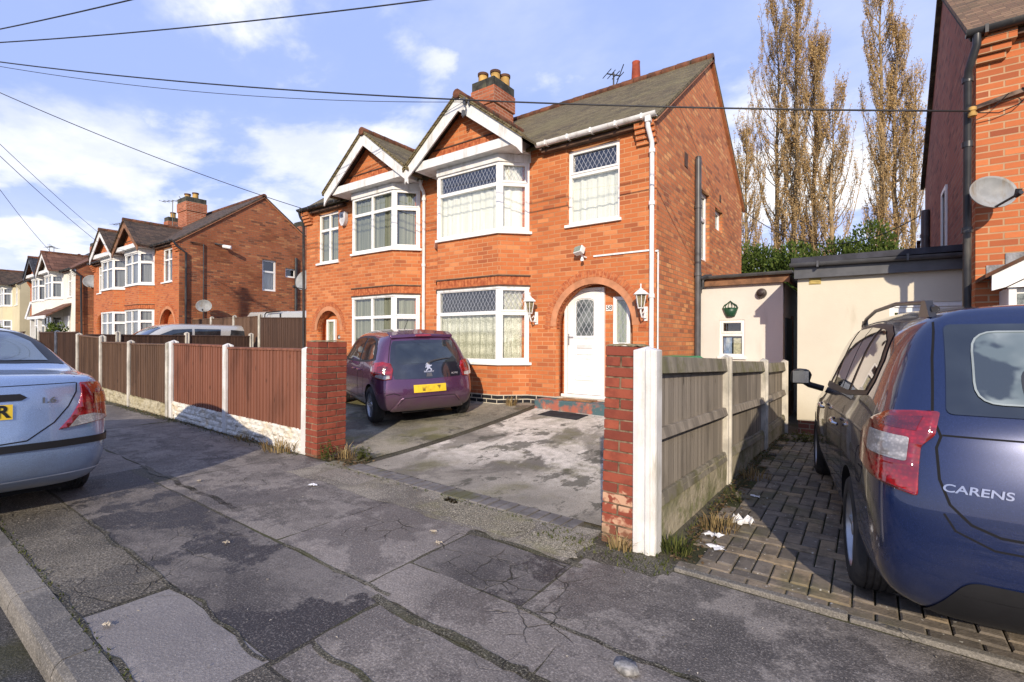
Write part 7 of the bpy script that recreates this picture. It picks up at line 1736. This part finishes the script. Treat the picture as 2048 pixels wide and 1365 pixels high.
weed(-4.80, 3.66, 'bright green weed on the drive right of the left brick pillar', 150, .16, .14, M_WEED, 23, lw=.017)
weed(-6.0, 3.30, 'dry brambly weed along the white gravel boards', 90, .20, .34, M_DRYG, 24, leafy=False)
weed(-7.0, 3.32, 'low dead weed further along the white gravel boards', 60, .10, .30, M_DRYG, 25, leafy=False)
weed(-1.08, 3.42, 'tuft of grass at the foot of the white concrete post', 110, .13, .16, M_WEED, 26, lw=.010, leafy=False)
weed(-.93, 4.0, 'straggly grass along the mossy gravel board', 110, .14, .20, M_DRYG, 27, lw=.008, leafy=False)
weed(-.98, 4.75, 'thin green weed further along the mossy gravel board', 60, .20, .14, M_WEED, 28, lw=.009)
weed(-.95, 5.6, 'dry weed in the shade of the silvered fence', 60, .14, .2, M_DRYG, 29, leafy=False)
weed(-.72, 7.9, 'bright patch of weeds by the corner of the cream extension', 260, .16, .32, M_WEED, 30, lw=.02)
weed(-1.40, 3.22, 'small dead weed at the foot of the right brick pillar', 50, .14, .12, M_DRYG, 31, leafy=False)
weed(-5.1, 7.0, 'brown weed growing from the plinth below the bay', 60, .22, .14, M_DRYG, 32, leafy=False)
weed(-2.98, 3.22, 'dark cushion of moss on the drive edging', 120, .035, .10, leaf_mat('dark_moss', (.035, .028, .018), (.02, .018, .012), (.06, .05, .03)), 33, lw=.01)
# moss and grit along the seams: nobody could count it
rr = random.Random(5); gm = MB()
def tuft(x, y, s_):
    z = gz(x, y) + .005
    for _ in range(3):
        a = rr.uniform(0, 6.3); l = rr.uniform(.006, .02) * s_; d = Vector((cos(a), sin(a), 0)); sd = Vector((-sin(a), cos(a), 0)) * .004
        b = Vector((x, y, z)); gm.add([b - sd, b + sd, b + d * l * .8 + Vector((0, 0, l))], [(0, 1, 2)])
for _ in range(1200):
    k = rr.random()
    if k < .25: tuft(rr.uniform(-12, -5.6), 3.32 - abs(rr.gauss(0, .07)), 1.4)
    elif k < .5: tuft(-1.12 + abs(rr.gauss(0, .07)), rr.uniform(3.3, 8.4), 1.8)
    elif k < .65: tuft(rr.uniform(-5, -1.6), 3.27 + rr.gauss(0, .03), 1.0)
    elif k < .8: tuft(rr.uniform(-2, -1.0), 3.12 + rr.gauss(0, .09), 1.6)
    else: tuft(rr.uniform(-6, 1), .735 + rr.gauss(0, .015), .9)
gm.build('moss_and_grass', M_WEED, fix=False, kind='stuff')
gr = MB()
for _ in range(2600):
    k = rr.random()
    if k < .35: x, y = rr.uniform(-14, -5.5), 3.34 - abs(rr.gauss(0, .12))
    elif k < .55: x, y = rr.uniform(-1.05, -.5), rr.uniform(3.3, 8)
    elif k < .7: x, y = rr.uniform(-3.2, -1.6), 3.0 + rr.gauss(0, .12)
    else: x, y = rr.uniform(-8, 1), rr.uniform(.75, 3.2)
    s_ = rr.uniform(.003, .009); z = gz(x, y) + .006
    q = [Vector((x + rr.uniform(-1, 1) * s_, y + rr.uniform(-1, 1) * s_, z + rr.uniform(0, 1) * s_)) for _ in range(4)]
    gr.add(q, [(0, 1, 2), (0, 2, 3), (0, 3, 1), (1, 3, 2)])
gr.build('loose_grit', paint('grit', (.34, .31, .26), .9, .4), fix=False, kind='stuff')
lt = MB()
for _ in range(1500):
    k = rr.random()
    if k < .5: x, y = -1.10 + abs(rr.gauss(0, .10)), rr.uniform(3.25, 8.3)
    elif k < .8: x, y = rr.uniform(-12, -5.6), 3.36 - abs(rr.gauss(0, .06))
    else: x, y = rr.uniform(-5.2, -4.6), 3.5 + rr.gauss(0, .10)
    z = gz(x, y) + .010 + rr.uniform(0, .012); a = rr.uniform(0, 6.3); s_ = rr.uniform(.008, .024); d = Vector((cos(a), sin(a), rr.uniform(-.3, .3))) * s_; e = Vector((-sin(a), cos(a), rr.uniform(-.4, .4))) * s_ * .55; c = Vector((x, y, z))
    lt.add([c - d, c + e, c + d, c - e], [(0, 1, 2, 3)])
lt.build('leaf_litter', leaf_mat('leaf_litter_brown', (.13, .085, .045), (.06, .04, .022), (.24, .17, .09), .05), fix=False, kind='stuff')
def litter(x, y, s_, label, seed, col=(.75, .76, .78), h=.05, group='scraps of litter beside the silvered fence', cat='litter', name='paper_scrap'):
    r = random.Random(seed); n = 7; z = gz(x, y) + .012; vs = []
    for j in range(n):
        for i in range(n):
            u, v = i / (n - 1) - .5, j / (n - 1) - .5
            k = 1 + mnoise.noise((u * 3 + seed, v * 3, 0)) * .9
            vs.append((x + u * s_ * k * 1.5, y + v * s_ * k, z + .004 + abs(mnoise.noise((u * 4 + seed, v * 4, 3))) * h))
    mb = MB(); mb.add(vs, [(j * n + i, j * n + i + 1, (j + 1) * n + i + 1, (j + 1) * n + i) for j in range(n - 1) for i in range(n - 1)])
    return tag(mb.build(name, paint('litter', col, .6, .1), fix=False, smooth=False), label, cat, group)
litter(-.80, 4.20, .11, 'crumpled white bag, the largest scrap beside the silvered fence', 3, h=.16)
litter(-.93, 3.82, .07, 'small torn white paper lying in the grass by the silvered fence', 5, h=.05)
litter(-.86, 3.62, .07, 'folded white card nearest the white concrete post', 8, h=.03)
litter(-.84, 4.95, .05, 'small white scrap in the shade beside the middle fence panel', 9, h=.03)
litter(-4.33, 2.72, .05, 'tiny white scrap alone on the pavement before the drive', 12, h=.02)
mb = MB(); mb.lathe([(.001, 0), (.05, .0), (.062, .012), (.055, .028), (.03, .034), (.001, .034)], (0, 0, 0), 9); mb.v = [(a * 1.0 - .86 + mnoise.noise((a * 30, b * 30, c)) * .012, b * .62 + 2.055 + mnoise.noise((b * 30, a * 30, 5)) * .01, c + zs(-.9) + .004) for a, b, c in mb.v]
tag(mb.build('stone', paint('pale_stone', (.30, .29, .27), .95, .3, bumpy=.9, sc=30), smooth='all'), 'pale flat stone lying on the pavement at the bottom right', 'stone')
for i, (x, y) in enumerate(((-3.05, .80), (-2.45, 2.5), (-2.62, 2.62), (-5.3, 2.1), (-3.6, 1.6))):
    litter(x, y, .025, ['dead leaf near the kerb beside the smooth square patch', 'curled leaf on the dark patch before the right pillar', 'pale leaf near the back of the dark patch', 'leaf in the seam by the parked saloon', 'pale leaf on the stained trench strip'][i], 40 + i, (.42, .36, .26), .02, 'fallen leaves on the pavement', 'leaf', 'dead_leaf')
# ---------------- overhead cables from a pole beyond the left edge ----------------
PO = Vector((-15.93, .79, 7.41))
T_ = thing('telegraph_pole', 'wooden telegraph pole carrying the house cables, beyond the left edge', 'pole', (PO.x, PO.y, .3))
b = MB(); b.tube([(PO.x, PO.y, .1), (PO.x, PO.y, 7.7)], [.15, .10], 12); b.build('pole_shaft', M_BARK, T_, smooth=True)
b = MB(); b.lathe([(.02, 7.36), (.20, 7.36), (.20, 7.43), (.02, 7.43)], (PO.x, PO.y, 0), 12); b.build('pole_ring', M_GUT_G, T_)
def cable(a, b, sag, r, label, n=28):
    a, b = Vector(a), Vector(b); m = MB()
    m.tube([a.lerp(b, i / n) - Vector((0, 0, sag * 4 * (i / n) * (1 - i / n))) for i in range(n + 1)], r, 5)
    return tag(m.build('overhead_cable', M_CABLE, smooth='all'), label, 'cable', 'overhead cables')
M_CABLE = paint('cable_black', (.022, .022, .025), .5, .1)
cable(PO, (.88, 7.26, 4.02), .30, .011, 'thick black cable crossing above both gables to the right-hand house')
cable(PO, (-6.02, 6.74, 5.86), .30, .006, 'thin cable ending at the peak of the right-hand gable')
cable(PO, (-12.2, 7.28, 5.0), .18, .009, 'cable sloping down to the left eaves of the blind-windowed house')
cable(PO, (2.2, 8.2, 6.4), .3, .011, 'lower of the two cables crossing the top left corner')
cable(PO, (5.0, 5.5, 5.1), .3, .010, 'upper of the two cables crossing the top left corner')
cable(PO, (-27.0, 6.75, 6.1), .12, .008, 'upper cable running down to the white gable of the second brick pair')
cable(PO - Vector((0, 0, .25)), (-27.1, 6.75, 5.7), .14, .009, 'lower cable running down to the white gable of the second brick pair')
cable(PO, (-37.6, 7.2, 6.5), .25, .009, 'steep cable running down to the white-painted house')
cable((-2.6, 13.65, 4.85), (.92, 13.3, 4.2), .75, .010, 'slack cable hanging between the two houses behind the extensions')
# fittings at the gable peak
b = MB(); b.box(-5.97, -5.92, 6.68, 6.735, 5.78, 5.90); b.box(-6.0, -5.95, 6.68, 6.735, 5.58, 5.68); b.tube([(-5.94, 6.70, 5.78), (-5.90, 6.69, 5.70), (-5.93, 6.69, 5.58), (-5.98, 6.69, 5.55)], .012, 6); b.box(-5.86, -5.83, 6.69, 6.735, 5.74, 5.84)
tag(b.build('cable_junction', M_GUT_G), 'grey cable junction boxes at the peak of the right-hand gable', 'junction box')
